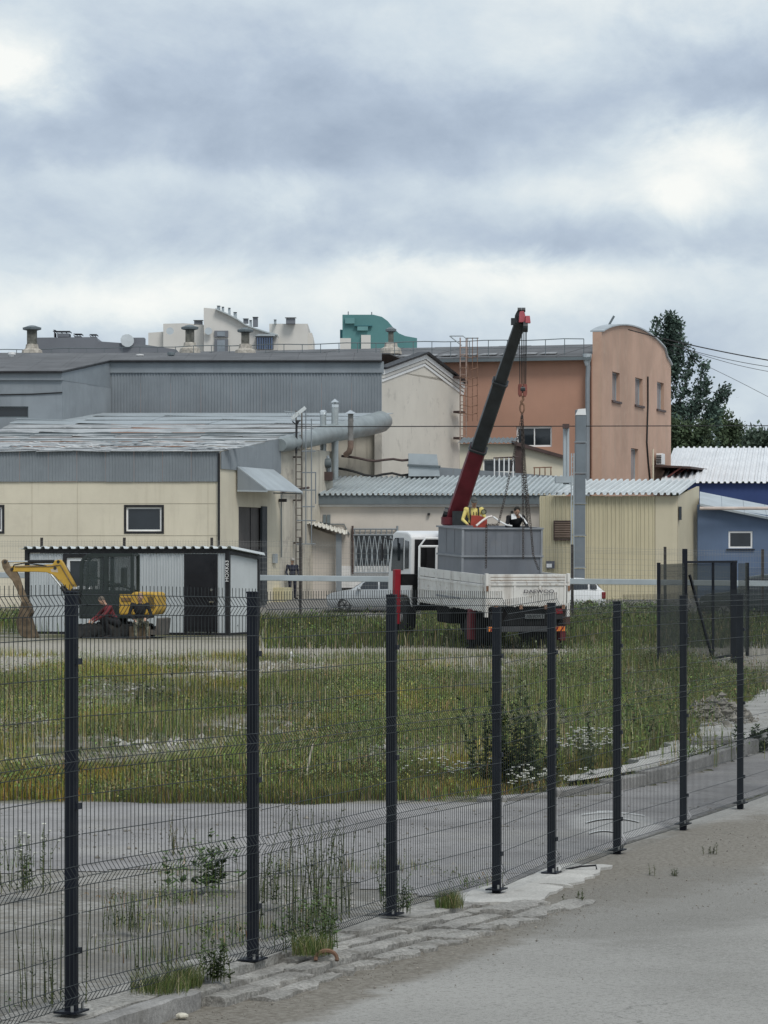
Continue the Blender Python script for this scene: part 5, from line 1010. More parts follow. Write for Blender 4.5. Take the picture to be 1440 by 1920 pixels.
# tailgate: frame, three panels, top board, rust-stained hinges
tg = lb_('tailgate', M_TW, (-1.08, -.03, bedz-.02), (1.08, .02, bedz+.58), bevel=.008)
for x in (-1.08, -.37, .34, 1.05): lb_('rib', M_TW, (x-.03, -.055, bedz-.03), (x+.03, -.031, bedz+.6), tg)
for z_ in (bedz+.03, bedz+.56): lb_('rail', M_TW, (-1.1, -.065, z_-.03), (1.1, -.056, z_+.03), tg)
ub = lb_('upper_board', M_TW, (-1.1, -.03, bedz+.60), (1.1, .02, bedz+.82), bevel=.008)
for z_ in (.66, .74): lb_('board_groove', mat('rust stain', (.25, .17, .12), .9, .4, 6), (-1.05, -.036, bedz+z_), (1.05, -.031, bedz+z_+.012), ub)
for x in (-.9, -.2, .5, 1.0): lb_('hinge', M_RUST, (x-.04, -.09, bedz-.09), (x+.04, -.03, bedz+.02), tg)
o = lettering('DAEWOO', .13, (.30, -.072, bedz+.37), MX.Rotation(R(90), 4, 'X'), mat('lettering dark', (.06, .055, .07), .6), tr, sx=1.45)
# side boards: two drop sides each, ribbed
for s_ in (-1, 1):
    for (y0, y1) in [(.06, 2.5), (2.56, 4.98)]:
        sb = lb_('side_board', M_TW, (s_*1.15-.02, y0, bedz-.16), (s_*1.15+.02, y1, bedz+.55), bevel=.008)
        for k in range(8): y_ = y0+.12+(y1-y0-.24)*k/7; lb_('rib', M_TW, (s_*1.175-.006, y_-.03, bedz-.17), (s_*1.175+.02, y_+.03, bedz+.54), sb)
        for z_ in (-.1, .22, .5): lb_('rail', M_TW, (s_*1.175, y0, bedz+z_-.02), (s_*1.175+s_*.012, y1, bedz+z_+.02), sb)
        lb_('upper_board', M_TW, (s_*1.15-.015, y0, bedz+.565), (s_*1.15+.015, y1, bedz+.80), bevel=.008)
    lb_('stake_post', M_TW, (s_*1.15-.04, -.06, bedz-.3), (s_*1.15+.04, .055, bedz+.84), bevel=.01); lb_('stake_post', M_TW, (s_*1.15-.04, 2.505, bedz-.2), (s_*1.15+.04, 2.555, bedz+.6))
    lb_('latch', M_RUST, (s_*1.15-.03, -.08, bedz+.38), (s_*1.15+.03, -.061, bedz+.52))
# headboard frame
b = MB()
for pts in [[(-1.12, 5.05, .9), (-1.12, 5.05, 2.5), (-.95, 5.05, 2.72), (.95, 5.05, 2.72), (1.12, 5.05, 2.5), (1.12, 5.05, .9)], [(-.62, 5.05, 1.1), (-.62, 5.05, 2.5)], [(.3, 5.05, 1.1), (.3, 5.05, 2.5)], [(-1.12, 5.05, 2.5), (1.12, 5.05, 2.5)]]: b.tube(pts, .034, 7)
b.build('headboard', M_TC, tr, local=True, smooth=True)
# chassis
for x in (-.42, .42): lb_('chassis_rail', M_TD, (x-.05, .1, .72), (x+.05, 7.6, .98))
for y_ in (.4, 1.6, 2.8, 4.0, 4.8): lb_('cross_member', M_TD, (-1.05, y_-.05, .95), (1.05, y_+.05, 1.02))
lb_('rear_panel', M_TD, (-1.05, .05, .62), (1.05, .1, 1.02)); lb_('fuel_tank', M_TD, (-1.05, 2.9, .5), (-.55, 3.9, 1.0), bevel=.06); lb_('tool_box', M_TD, (.55, 2.9, .5), (1.05, 4.0, 1.0), bevel=.04); lb_('mud_flap', M_TD, (-1.05, .62, .25), (-.5, .65, .95)); lb_('mud_flap', M_TD, (.5, .62, .25), (1.05, .65, .95))
bp = lb_('underrun_bar', mat('grey bumper', (.06, .062, .066), .6, .2, 3), (-1.1, -.02, .46), (1.1, .06, .60))
for x in (-1, 1):
    lb_('striped_reflector', M_ORL, (x*.92-.16, -.04, .47), (x*.92+.16, -.021, .59), bp)
    for k in range(2): b = MB(); x_ = x*.92-.09+.15*k; b.prism([V((x_-.05, -.045, .475)), V((x_, -.045, .475)), V((x_+.07, -.045, .585)), V((x_+.02, -.045, .585))], (0, .004, 0)); b.build('red_stripe', M_REDL, bp, local=True)
    lp = lb_('tail_lamp', M_REDL, (x*.88-.12, -.06, .92), (x*.88+.12, .0, 1.06), bevel=.02); lb_('lamp_housing', M_BLACK, (x*.88-.14, -.03, .78), (x*.88+.14, .04, .919), lp)
pt = lb_('number_plate', mat('grimy plate', (.13, .14, .14), .6, .2, 5), (-.05, -.01, .80), (.50, .02, .92)); lettering('X810OX 5', .105, (.225, -.016, .858), MX.Rotation(R(90), 4, 'X'), M_BLACK, tr)
def wheel(x, y_, r, w_, parent, sgn, name='wheel', hub=.5):
    b = MB(); c = V((x, y_, r)); b.lathe(c-V((w_/2, 0, 0)), [(r*.62, 0), (r*.95, 0), (r, w_*.15), (r, w_*.85), (r*.95, w_), (r*.62, w_)], 24, (1, 0, 0)); wh_ = b.build(name, M_TYRE, parent, local=True, smooth=True)
    b = MB(); b.lathe(c+V((sgn*w_*.28, 0, 0)), [(r*.62, 0), (r*.58, .04), (r*.3, .05), (r*.25, .1), (.02, .11)], 20, (sgn, 0, 0)); b.build('rim', M_RIM, wh_, local=True, smooth=True); return wh_
for s_ in (-1, 1):
    wheel(s_*.92, 1.35, .46, .26, tr, s_); wheel(s_*.63, 1.35, .46, .26, tr, s_); wheel(s_*.95, 6.5, .46, .28, tr, s_)
b = MB(); b.tube([(-.9, 1.35, .46), (.9, 1.35, .46)], .1, 8); b.build('axle', M_TD, tr, local=True)
# cab
prof = [(5.95, .75), (5.95, 2.72), (6.05, 2.80), (6.3, 2.86), (7.2, 2.86), (7.45, 2.76), (7.72, 1.95), (7.8, 1.5), (7.8, .62), (7.0, .62), (6.98, .95), (6.75, 1.08), (6.25, 1.08), (6.05, .95)]
b = MB(); b.prism([V((-1.03, y_, z_)) for y_, z_ in prof], (2.06, 0, 0)); cabb = b.build('cab', M_TC, tr, local=True, bevel=.05)
for s_ in (-1, 1):
    x = s_*1.035
    for pl_ in [[(6.55, 1.78), (7.5, 1.72), (7.38, 2.55), (7.2, 2.66), (6.55, 2.68)], [(6.12, 1.85), (6.42, 1.82), (6.42, 2.62), (6.12, 2.6)]]: b = MB(); b.prism([V((x, y_, z_)) for y_, z_ in pl_], (s_*.012, 0, 0)); b.build('side_window', M_GLASS, cabb, local=True)
    b = MB(); b.prism([V((x, 6.48, 1.0)), V((x, 7.6, 1.0)), V((x, 7.58, 1.08)), V((x, 6.48, 1.08))], (s_*.008, 0, 0)); b.build('door_trim', M_BLACK, cabb, local=True)
    b = MB(); b.tube([(s_*1.03, 7.45, 2.6), (s_*1.28, 7.6, 2.66), (s_*1.3, 7.6, 2.1)], .025, 6); mr = b.build('mirror_arm', M_BLACK, cabb, local=True); b = MB(); b.box((s_*1.3, 7.56, 2.25), (.06, .1, .5)); b.build('mirror', M_BLACK, mr, local=True, bevel=.02)
b = MB(); b.ab((-.95, 7.6, 1.75), (.95, 7.62, 1.8)); b.build('wiper_panel', M_BLACK, cabb, local=True); b = MB(); b.prism([V((-.92, 7.74, 1.95)), V((.92, 7.74, 1.95)), V((.88, 7.48, 2.78)), V((-.88, 7.48, 2.78))], (0, .02, .006)); b.build('windscreen', M_GLASS, cabb, local=True)
b = MB(); b.ab((-.93, 5.925, 1.2), (.93, 5.945, 2.66)); b.build('rear_panel', M_BLACK, cabb, local=True); b = MB(); b.ab((-.98, 5.7, .7), (.98, 5.93, 1.5)); b.build('engine_stack', M_TD, tr, local=True); b = MB(); b.lathe((-.75, 5.8, 1.3), [(.12, 0), (.12, 1.25)], 10); b.build('intake_snorkel', M_TD, tr, local=True)
# crane column, outriggers
lb_('crane_base', M_TD, (-1.1, 5.15, 1.0), (1.1, 5.62, 1.5)); b = MB(); b.lathe((0, 5.4, 1.5), [(.34, 0), (.34, .25), (.26, .3), (.26, 1.55), (.34, 1.6), (.34, 1.8)], 16); b.build('crane_column', M_RED, tr, local=True, smooth=True)
for s_, ext in ((-1, 1.55), (1, 1.5)):
    og_ = lb_('outrigger', M_TD, (s_*ext, 5.28, 1.42), (s_*.6, 5.56, 1.72)); lb_('outrigger_leg', M_RED2, (s_*(ext+.17), 5.33, .35), (s_*ext, 5.53, 1.85), og_, .01); b = MB(); b.lathe((s_*(ext+.085), 5.43, 0), [(.16, 0), (.16, .05), (.07, .1), (.07, .36)], 12); b.build('outrigger_foot', M_TD, og_, local=True)
for s_ in (-1, 1):
    rg_ = lb_('rear_outrigger', M_RED, (s_*1.14-.08, .95 if s_ < 0 else .25, .2), (s_*1.14+.08, 1.15 if s_ < 0 else .5, 1.0), bevel=.01); b = MB(); b.lathe((s_*1.14, 1.05 if s_ < 0 else .38, -.05), [(.13, 0), (.13, .04), (.05, .08), (.05, .3)], 10); b.build('outrigger_foot', M_TD, rg_, local=True)
lb_('side_box', mat('rust brown box', (.11, .07, .055), .8, .3, 4), (1.02, .15, .62), (1.3, .75, 1.08), bevel=.02)
# telescopic boom, built in the world frame from foot to head
foot, tip = W(854, 968, 90.), W(976, 602, 87.); bd = (tip-foot).normalized(); side = bd.cross(V((0, 1, 0))).normalized(); fw = side.cross(bd).normalized()
def hexbar(a, c, w0, w1, m, name, parent):
    b = MB(); 
    def ring(p, w_): return [p+side*(w_*x)+fw*(w_*y_) for x, y_ in [(-.42, -.5), (.42, -.5), (.5, -.2), (.5, .38), (.25, .5), (-.25, .5), (-.5, .38), (-.5, -.2)]]
    A, B = ring(a, w0), ring(c, w1); b.add(A+B, [tuple(range(7, -1, -1)), tuple(range(8, 16))]+[(k, (k+1) % 8, 8+(k+1) % 8, 8+k) for k in range(8)]); return b.build(name, m, parent, bevel=.012)
BL = (tip-foot).length; at = lambda f: foot+bd*BL*f
s1 = hexbar(at(-.02), at(.36), .50, .47, M_RED, 'boom_base_section', tr); hexbar(at(.30), at(.70), .42, .40, M_CRK, 'boom_middle_section', tr); hexbar(at(.68), at(1.0), .34, .30, M_CRK, 'boom_tip_section', tr)
for f, w_ in ((.36, .52), (.70, .45)): hexbar(at(f-.012), at(f), w_, w_, M_CRK, 'boom_collar', tr)
b = MB(); b.tube([at(.03)+fw*.38+side*.1, at(.28)+fw*.27], .08, 8); b.build('lift_ram', M_CRK, tr); b = MB(); b.lathe(at(.0)-side*.35, [(.16, 0), (.16, .7)], 12, side); b.build('pivot_pin', M_CRK, tr)
b = MB(); b.box(W(865, 972, 89.7), (.5, .5, .4)); b.build('winch', M_CRK, tr)
hd = MB(); hd.prism([W(964, 612, 87.1), W(966, 590, 87.1), W(970, 582, 87.1), W(983, 582, 87.1), W(986, 596, 87.1), W(984, 618, 87.1), W(972, 622, 87.1)], (0, .3, 0)); hb = hd.build('boom_head', M_CRK, tr, bevel=.01)
b = MB(); b.prism([W(973, 604, 86.7), W(985, 604, 86.7), W(985, 591, 86.7), W(982, 583, 86.7), W(974.5, 584, 86.7)], (0, .35, 0)); b.build('head_cheek', mat('sun-faded red', (.42, .10, .12), .6, .15, 4), hb, bevel=.01)
b = MB(); b.prism([W(985.3, 605, 86.6), W(995, 605, 86.6), W(993.5, 592, 86.6), W(986, 592, 86.6)], (0, .3, 0)); b.build('head_cheek', mat('sun-faded red', (.42, .10, .12)), hb)
for px in (974, 981.5): b = MB(); b.lathe(W(px, 581, 86.9), [(.06, -.05), (.06, .05)], 8, (1, 0, 0)); b.build('guide_roller', M_CRK, hb)
b = MB(); b.lathe(W(981, 613, 86.7), [(.14, 0), (.14, .12)], 14, (1, 0, 0)); b.build('head_sheave', M_CRK, hb); b = MB(); b.box(W(963, 603, 87), (.14, .2, .18)); b.build('limit_switch', M_CRK, hb)

# ------------------------------------------------------------------ hook block, ropes, chains, tank
hk = thing('hook_block', 'red hook block hanging on ropes from the crane boom head', 'hook block', W(980, 800, 86.8)); zh = 86.8
for px in (974, 978, 981, 984.5, 987): b = MB(); b.tube([W(px, 615, zh), W(979.5+(px-979.5)*.85, 722, zh)], .011, 4, False); b.build('rope', M_CABLE, hk)
for s_ in (-1, 1): b = MB(); b.prism([W(980+s_*8.5, 726, zh-.06), W(980+s_*8, 720, zh-.06), W(980+s_*1, 720, zh-.06), W(980+s_*1, 742, zh-.06), W(980+s_*6, 744, zh-.06), W(980+s_*8.5, 738, zh-.06)], (0, .18, 0)); b.build('cheek_plate', mat('block red', (.20, .07, .055), .7, .3, 5), hk, bevel=.008)
b = MB(); b.lathe(W(976, 730, zh+.02), [(.1, 0), (.1, .12)], 12, (1, 0, 0)); b.build('sheave', M_CRK, hk)
b = MB(); b.tube([W(980, 742, zh), W(981, 749, zh), W(977.5, 753, zh), W(977.5, 757, zh), W(981, 758, zh)], [.035, .035, .04, .03, .015], 7); b.build('hook', M_RUST, hk)
b = MB(); b.tube([W(979+4*math.sin(k*.5236), 763+9*-math.cos(k*.5236)+2, zh) for k in range(13)], .025, 6); b.build('ring', M_RUST, hk)
M_CHAIN = mat('rusty chain', (.055, .045, .04), .8, .35, 8)
def chain(label, pts, link=.085):
    pts = [V(p) for p in pts]; t_ = thing('lifting_chain', label, 'chain', pts[-1], group='chains from the crane hook'); b = MB(); k = 0
    for a, c in zip(pts, pts[1:]):
        L_ = (c-a).length; n = max(1, int(L_/(link*.78))); d = (c-a)/L_; o1 = d.orthogonal().normalized(); o2 = d.cross(o1)
        for i in range(n):
            p = a+d*(L_*(i+.5)/n); u_ = o1 if k % 2 else o2; k += 1
            b.tube([p-d*link*.5+u_*.0, p-d*link*.28+u_*.028, p+d*link*.28+u_*.028, p+d*link*.5, p+d*link*.28-u_*.028, p-d*link*.28-u_*.028, p-d*link*.5], .009, 4, False)
    b.build('links', M_CHAIN, t_); return t_
nk = W(979, 774, zh)
chain('chain slanting left from the crane hook to the far tank rim', [nk, W(975, 800, zh), W(962, 860, zh-.2), W(945, 940, zh-.4), W(934, 984, 86.2), W(912, 984, 85.9), W(911, 1065, 85.9)])
chain('middle chain hanging straight from the crane hook onto the tank', [nk, W(979, 815, zh), W(980, 900, zh-.4), W(981, 984, 86.4), W(981, 1048, 85.9)])
chain('rightmost chain hanging from the crane hook past the tank corner', [nk, W(981, 815, zh), W(986, 900, zh-.4), W(995, 986, 86.3), W(1000, 1042, 85.9), W(1010, 1068, 85.9)])
chain('short chain between middle and rightmost chain above the tank', [nk, W(980, 815, zh), W(983.5, 900, zh-.3), W(989, 982, 87.5)])
M_TANK = mat('grey painted tank', (.165, .178, .20), .5, .08, 1.2, spec=.4, streak=.25, scol=(.12, .12, .125), spots=.2, spcol=(.22, .21, .2), spscale=3)
M_TANKE = mat('tank edge grey', (.235, .25, .27), .5, .1, 2)
tk = thing('grey_tank', 'big grey welded steel tank standing on the truck bed', 'tank', tr['M'] @ V((0, 2.7, bedz)), (R(2.3), 0, R(20)))
TW_, TD_, THt = 1.13, .9, 1.98
def tb(name, a, c, m=M_TANK, parent=tk, bevel=0): b = MB(); b.ab(a, c); return b.build(name, m, parent, local=True, bevel=bevel)
tb('wall', (-TW_, -TD_, .08), (TW_, -TD_+.02, THt)); tb('wall', (-TW_, TD_-.02, .08), (TW_, TD_, THt)); tb('wall', (-TW_, -TD_+.021, .08), (-TW_+.02, TD_-.021, THt)); tb('wall', (TW_-.02, -TD_+.021, .08), (TW_, TD_-.021, THt)); tb('floor', (-TW_, -TD_, .04), (TW_, TD_, .079))
for k in range(13):
    x = -TW_+.09+2*(TW_-.09)*k/12; tb('pressed_rib', (x-.008, -TD_-.007, 1.28), (x+.012, -TD_-.001, THt-.05))
for k in range(2): y_ = -TD_+.6+.6*k; tb('pressed_rib', (-TW_-.007, y_-.008, 1.28), (-TW_-.001, y_+.008, THt-.05))
for z_, w_ in ((1.22, .05), (THt-.02, .045), (.1, .05)):
    tb('band', (-TW_-.05, -TD_-.05, z_-w_/2), (TW_+.05, -TD_-.013, z_+w_/2), M_TANKE); tb('band', (-TW_-.05, -TD_-.012, z_-w_/2), (-TW_-.013, TD_, z_+w_/2), M_TANKE); tb('band', (TW_+.001, -TD_-.012, z_-w_/2), (TW_+.05, TD_, z_+w_/2), M_TANKE)
for s_ in (-1, 1): tb('corner_post', (s_*TW_-.03, -TD_-.03, .05), (s_*TW_+.03, -TD_+.0, THt), M_TANKE)
tb('rear_rim', (-TW_-.05, TD_+.001, THt-.045), (TW_+.05, TD_+.05, THt), M_TANKE)
def tpt(px, py, z): return W(px, py, z)
for lab, pts, r_, m in [('red and white striped pole leaning over the tank rim before the yellow worker', [W(893, 986, 86.6), W(905, 976, 86.7), W(914, 970, 86.8), W(922, 968, 86.9)], .03, mat('pale pole', (.72, .66, .62), .6, .1, 6)), ('thin white bar crossing above the tank between both workers', [W(925, 969, 86.9), W(938, 978, 86.8), W(950, 984.5, 86.7), W(960, 986, 86.6)], .022, M_WHITE)]:
    b = MB(); b.tube(pts, r_, 6); tag(setloc(b.build('loose_pole', m), pts[0]), lab, 'pole')

# ------------------------------------------------------------------ people
def person(label, loc, rz, J, cols, hat=None, hair=(.03, .025, .02), sleeves=True, extra=None):
    """one continuous body: tapered limbs, torso, neck, head, hands with fingers, fused by a voxel remesh"""
    t_ = thing('person', label, 'person', loc, (0, 0, rz)); b = MB(); bones = []
    def limb(a, c, r0, r1, z): 
        a, c = V(J[a] if isinstance(a, str) else a), V(J[c] if isinstance(c, str) else c); b.tube([a, a*.5+c*.5, c], [r0, (r0+r1)/2*1.04, r1], 10); b.ell(a, (r0,)*3); b.ell(c, (r1,)*3); bones.append((a, c, z))
    hip, chest, neck, head = V(J['hip']), V(J['chest']), V(J['neck']), V(J['head'])
    ax = (chest-hip).normalized(); sd_ = V(J['shl'])-V(J['shr']); sd_ = (sd_-ax*sd_.dot(ax)).normalized(); fr = sd_.cross(ax); RT = MX((sd_, fr, ax)).transposed()
    b.ell(hip, (.17, .125, .15), 12, 8, RT); b.ell(hip*.55+chest*.45, (.155, .115, .17), 12, 8, RT); b.ell(chest, (.185, .13, .19), 12, 8, RT); bones += [(hip, hip*.8+chest*.2, 'leg'), (hip*.7+chest*.3, neck*.85+chest*.15, 'top')]
    for s_ in 'lr':
        limb('sh'+s_, chest+(V(J['sh'+s_])-chest)*.3, .072, .1, 'top'); limb('sh'+s_, 'el'+s_, .06, .047, 'top'); limb('el'+s_, 'wr'+s_, .047, .033, 'top' if sleeves else 'skin'); limb(hip+(V(J['hp'+s_])-hip)*.2, 'hp'+s_, .11, .1, 'leg')
        limb('hp'+s_, 'kn'+s_, .092, .066, 'leg'); limb('kn'+s_, 'an'+s_, .064, .045, 'leg'); limb('an'+s_, 'to'+s_, .045, .036, 'shoe')
        wv = V(J['wr'+s_]); hd_ = (wv-V(J['el'+s_])).normalized(); pn = hd_.orthogonal().normalized(); ps = hd_.cross(pn); pc_ = wv+hd_*.05; b.ell(pc_, (.03, .03, .045), 8, 6, MX((pn, ps, hd_)).transposed()); bones.append((wv, wv+hd_*.16, 'skin'))
        for q, (o_, l_) in enumerate([(-.028, .065), (-.010, .078), (.010, .074), (.028, .058)]): p0 = wv+hd_*.08+ps*o_; p1 = p0+hd_*l_*.6+pn*.012; b.tube([p0, p1, p1+hd_*l_*.3+pn*.03], [.0105, .010, .008], 6)
        p0 = wv+hd_*.03-ps*.032; b.tube([p0, p0+hd_*.03-ps*.022+pn*.01, p0+hd_*.06-ps*.026+pn*.02], [.012, .011, .009], 6)
    limb(chest*.2+neck*.8, head-ax*.02 if False else head, .056, .058, 'skin'); hf = V(J.get('look', (0, -1, 0))).normalized(); hu = (head-neck).normalized(); hs_ = hf.cross(hu).normalized(); hf = hu.cross(hs_); RH = MX((hs_, hf, hu)).transposed(); hc = head+hu*.09
    b.ell(hc, (.078, .098, .118), 14, 10, RH); b.ell(hc+hf*.03-hu*.065, (.055, .06, .05), 10, 7, RH); b.ell(hc+hf*.1-hu*.012, (.014, .022, .026), 8, 6, RH)
    for s_ in (-1, 1): b.ell(hc+hs_*s_*.08-hf*.005, (.012, .022, .032), 8, 6, RH)
    bones.append((head, hc+hu*.12, 'head'))
    me = b.mesh('body'); o = bpy.data.objects.new('body', me); COL.objects.link(o); md = o.modifiers.new('r', 'REMESH'); md.mode = 'VOXEL'; md.voxel_size = .012; sm_ = o.modifiers.new('s', 'SMOOTH'); sm_.iterations = 3; sm_.factor = .5
    m2 = bpy.data.meshes.new_from_object(o.evaluated_get(bpy.context.evaluated_depsgraph_get())); bpy.data.objects.remove(o); names = ['skin', 'top', 'leg', 'shoe']
    cc = np.array([p.center for p in m2.polygons]) if len(m2.polygons) else np.zeros((0, 3)); best = np.full(len(cc), 1e9); mi = np.zeros(len(cc), int)
    for a, c, z in bones:
        a_, d = np.array(a), np.array(c-a); tt = np.clip(((cc-a_) @ d)/max(1e-9, d @ d), 0, 1); ds_ = np.linalg.norm(cc-a_-tt[:, None]*d, axis=1)-{'leg': .07, 'top': .05, 'skin': .03, 'head': .09, 'shoe': .03}[z]; w_ = ds_ < best; best[w_] = ds_[w_]; mi[w_] = 0 if z in ('skin', 'head') else names.index(z)
    m2.materials.clear()
    for q in cols: m2.materials.append(q)
    m2.polygons.foreach_set('material_index', mi.tolist()); m2.polygons.foreach_set('use_smooth', [True]*len(m2.polygons)); m2.update(); ob = bpy.data.objects.new('body', m2); COL.objects.link(ob); ob.parent = t_['o']
    for s_ in (-1, 1): e = MB(); e.ell(hc+hf*.088+hs_*s_*.032+hu*.012, (.013, .009, .009), 8, 6, RH); e.build('eye', M_BLACK, t_, local=True, smooth=True)
    e = MB(); e.ell(hc+hf*.087-hu*.058, (.024, .008, .006), 8, 6, RH); e.build('mouth', mat('lips', (.3, .13, .11), .6), t_, local=True, smooth=True)
    if hat:
        e = MB(); e.ell(hc+hu*.035-hf*.008, (.09, .112, .1), 14, 8, RH); h_ = e.build('cap', hat, t_, local=True, smooth=True); e = MB(); e.ell(hc+hf*.11+hu*.05, (.07, .065, .012), 12, 6, RH); e.build('cap_peak', hat, h_, local=True, smooth=True)
    else:
        e = MB(); e.ell(hc+hu*.03-hf*.022, (.086, .1, .104), 14, 8, RH); e.build('hair', mat('hair %.2f' % hair[0], hair, .8, .3, 20), t_, local=True, smooth=True)
    if extra: extra(t_, hc, hf, hu, hs_, chest, RT)
    return t_
SK = mat('skin', (.45, .28, .20), .6, .08, 6, spec=.3)
M_YJ = mat('yellow jacket', (.72, .60, .20), .75, .1, 5, bump=.4, bscale=20); M_BKC = mat('black cloth', (.018, .018, .02), .9, .3, 8, bump=.4, bscale=25); M_NVY = mat('navy cloth', (.022, .026, .045), .9, .25, 8, bump=.4, bscale=25); M_MAR = mat('maroon cloth', (.16, .035, .04), .9, .2, 8, bump=.4, bscale=25)
M_CAMO = mat('camouflage cloth', lambda T, p: T.mix(T.mr(T.noise(p, 9, 3, .6), .47, .53), T.mix(T.mr(T.noise(p, 14, 3, .6), .47, .53), (.03, .03, .025), (.13, .13, .09)), (.22, .22, .17)), .9)
M_GCAP = mat('grey cap', (.10, .105, .10), .9, .2, 8); M_BOOT = mat('dark boot', (.025, .022, .02), .8, .3, 8)
stand = dict(hip=(0, 0, .95), chest=(0, 0, 1.32), neck=(0, .0, 1.52), head=(0, -.01, 1.58), shl=(-.19, 0, 1.44), shr=(.19, 0, 1.44), ell=(-.24, .03, 1.17), elr=(.25, .03, 1.17), wrl=(-.22, -.08, .95), wrr=(.22, -.12, .97),
             hpl=(-.10, 0, .92), hpr=(.10, 0, .92), knl=(-.1, -.02, .5), knr=(.1, -.02, .5), anl=(-.11, .02, .09), anr=(.11, .02, .09), tol=(-.13, -.15, .045), tor=(.13, -.15, .045))
zp = 146.6
def cap_mask(t_, hc, hf, hu, hs_, ch, RT): pass
person('man in dark jacket and pale cap standing by the stained wall', (X(548, zp), zp, gh(X(548, zp), zp)), R(25), {k: v if k == 'look' else (v[0]*1.2, v[1]*1.1, v[2]*1.05) for k, v in dict(stand, look=(.2, -1, .0), wrl=(-.2, -.14, .98)).items()}, [SK, M_NVY, mat('dark trousers', (.018, .02, .034), .9, .2, 8), M_BOOT], mat('pale cap', (.34, .33, .31), .9, .2, 8))
# crane operator: seated behind the tank, leaning forward, hands on the levers
sit = dict(hip=(0, 0, .45), chest=(0, -.06, .82), neck=(0, -.09, 1.03), head=(0, -.12, 1.09), shl=(-.21, -.06, .96), shr=(.21, -.06, .96), ell=(-.31, -.12, .68), elr=(.31, -.12, .68), wrl=(-.20, -.36, .56), wrr=(.16, -.38, .58),
           hpl=(-.11, -.02, .44), hpr=(.11, -.02, .44), knl=(-.16, -.42, .46), knr=(.16, -.42, .46), anl=(-.16, -.42, .08), anr=(.16, -.42, .08), tol=(-.17, -.6, .045), tor=(.17, -.6, .045), look=(0, -1, -.35))
def braces(t_, hc, hf, hu, hs_, ch, RT):
    for s_ in (-1, 1): e = MB(); e.tube([V((s_*.10, -.20, .60)), V((s_*.115, -.235, .82)), V((s_*.12, -.15, 1.01)), V((s_*.10, .05, 1.0))], .02, 6); e.build('brace', M_BLACK, t_, local=True)
zo = 88.8; oz = H(932, zo)-1.30
person('crane operator in yellow jacket and grey cap seated behind the tank', (X(888, zo), zo, oz), R(4), sit, [SK, M_YJ, M_BKC, M_BOOT], M_GCAP, extra=braces)
pn = thing('crane_control_box', 'red crane control box with round gauge in front of the yellow operator', 'control box', W(893, 985, 88.2)); b = MB(); b.prism([W(882, 990, 88.2), W(914, 990, 88.2), W(913, 972, 88.2), W(900, 967, 88.2), W(884, 966, 88.2)], (0, .25, 0)); b.build('casing', mat('orange red box', (.36, .06, .04), .6, .2, 4), pn, bevel=.015)
b = MB(); b.lathe(W(907, 960, 88.2), [(.075, 0), (.075, .05)], 14, (0, -1, 0)); b.build('gauge', M_BLACK, pn); b = MB(); b.lathe(W(907, 960, 88.14), [(.055, 0), (.055, .003)], 14, (0, -1, 0)); b.build('dial', mat('dial', (.25, .25, .15), .5), pn)
for px in (888, 893, 898): b = MB(); b.tube([W(px, 968, 88.3), W(px, 960, 88.25)], .012, 5); b.build('lever', M_BLACK, pn)
bend = dict(stand, hip=(0, 0, .9), chest=(0, -.22, 1.16), neck=(0, -.33, 1.30), head=(0, -.37, 1.35), shl=(-.2, -.26, 1.25), shr=(.2, -.26, 1.25), ell=(-.28, -.42, 1.02), elr=(.28, -.42, 1.02), wrl=(-.16, -.62, .95), wrr=(.14, -.62, .95), look=(0, -.8, -.6), knl=(-.1, -.06, .48), knr=(.1, -.06, .48))
zo = 87.6; oz = H(952, zo)-1.52
def white_coll(t_, hc, hf, hu, hs_, ch, RT):
    e = MB(); e.prism([V((-.16, -.46, 1.20)), V((-.02, -.50, 1.22)), V((-.04, -.36, 1.36)), V((-.14, -.34, 1.34))], (0, -.02, .0)); e.build('white_patch', M_WHITE, t_, local=True); e = MB(); e.tube([V((.06, -.40, 1.34)), V((.18, -.44, 1.22)), V((.26, -.5, 1.08))], .025, 6); e.build('white_strap', M_WHITE, t_, local=True)
person('worker in black jacket with white patches bending inside the grey tank', (X(964, zo), zo, oz), R(8), bend, [SK, M_BKC, M_BKC, M_BOOT], None, extra=white_coll)
# two men by the excavator tracks
squat = dict(hip=(0, .05, .42), chest=(0, -.16, .72), neck=(0, -.26, .90), head=(0, -.31, .95), shl=(-.2, -.19, .84), shr=(.2, -.19, .84), ell=(-.27, -.40, .62), elr=(.27, -.40, .62), wrl=(-.12, -.60, .50), wrr=(.1, -.58, .48),
             hpl=(-.1, .03, .41), hpr=(.1, .03, .41), knl=(-.2, -.34, .55), knr=(.2, -.34, .55), anl=(-.17, -.16, .09), anr=(.17, -.16, .09), tol=(-.19, -.34, .045), tor=(.19, -.34, .045), look=(0, -.7, -.7))
zq = 95.6
person('man in maroon shirt crouching beside the excavator track', (X(216, zq), zq, -.2), R(-70), {k: tuple(q*1.12 for q in v) if k != 'look' else v for k, v in squat.items()}, [SK, M_MAR, M_BKC, M_BOOT], None, (.12, .1, .08))
person('man in black shirt and camouflage trousers sitting by the excavator engine cover', (X(262, zq), zq, -.2), R(10), {k: (v[0], v[1], v[2]) if k == 'look' else (v[0]*1.05, v[1]*1.05, v[2]*1.05) for k, v in dict(sit, look=(-.2, -1, -.5)).items()}, [SK, M_BKC, M_CAMO, M_BOOT], None, (.3, .2, .14))
st = thing('wooden_block', 'low muddy block the camouflaged man sits on', 'block', (X(262, zq+.1), zq+.15, -.2)); b = MB(); b.ab((-.3, -.1, 0), (.3, .3, .36)); b.build('block', M_EM, st, local=True, bevel=.02)

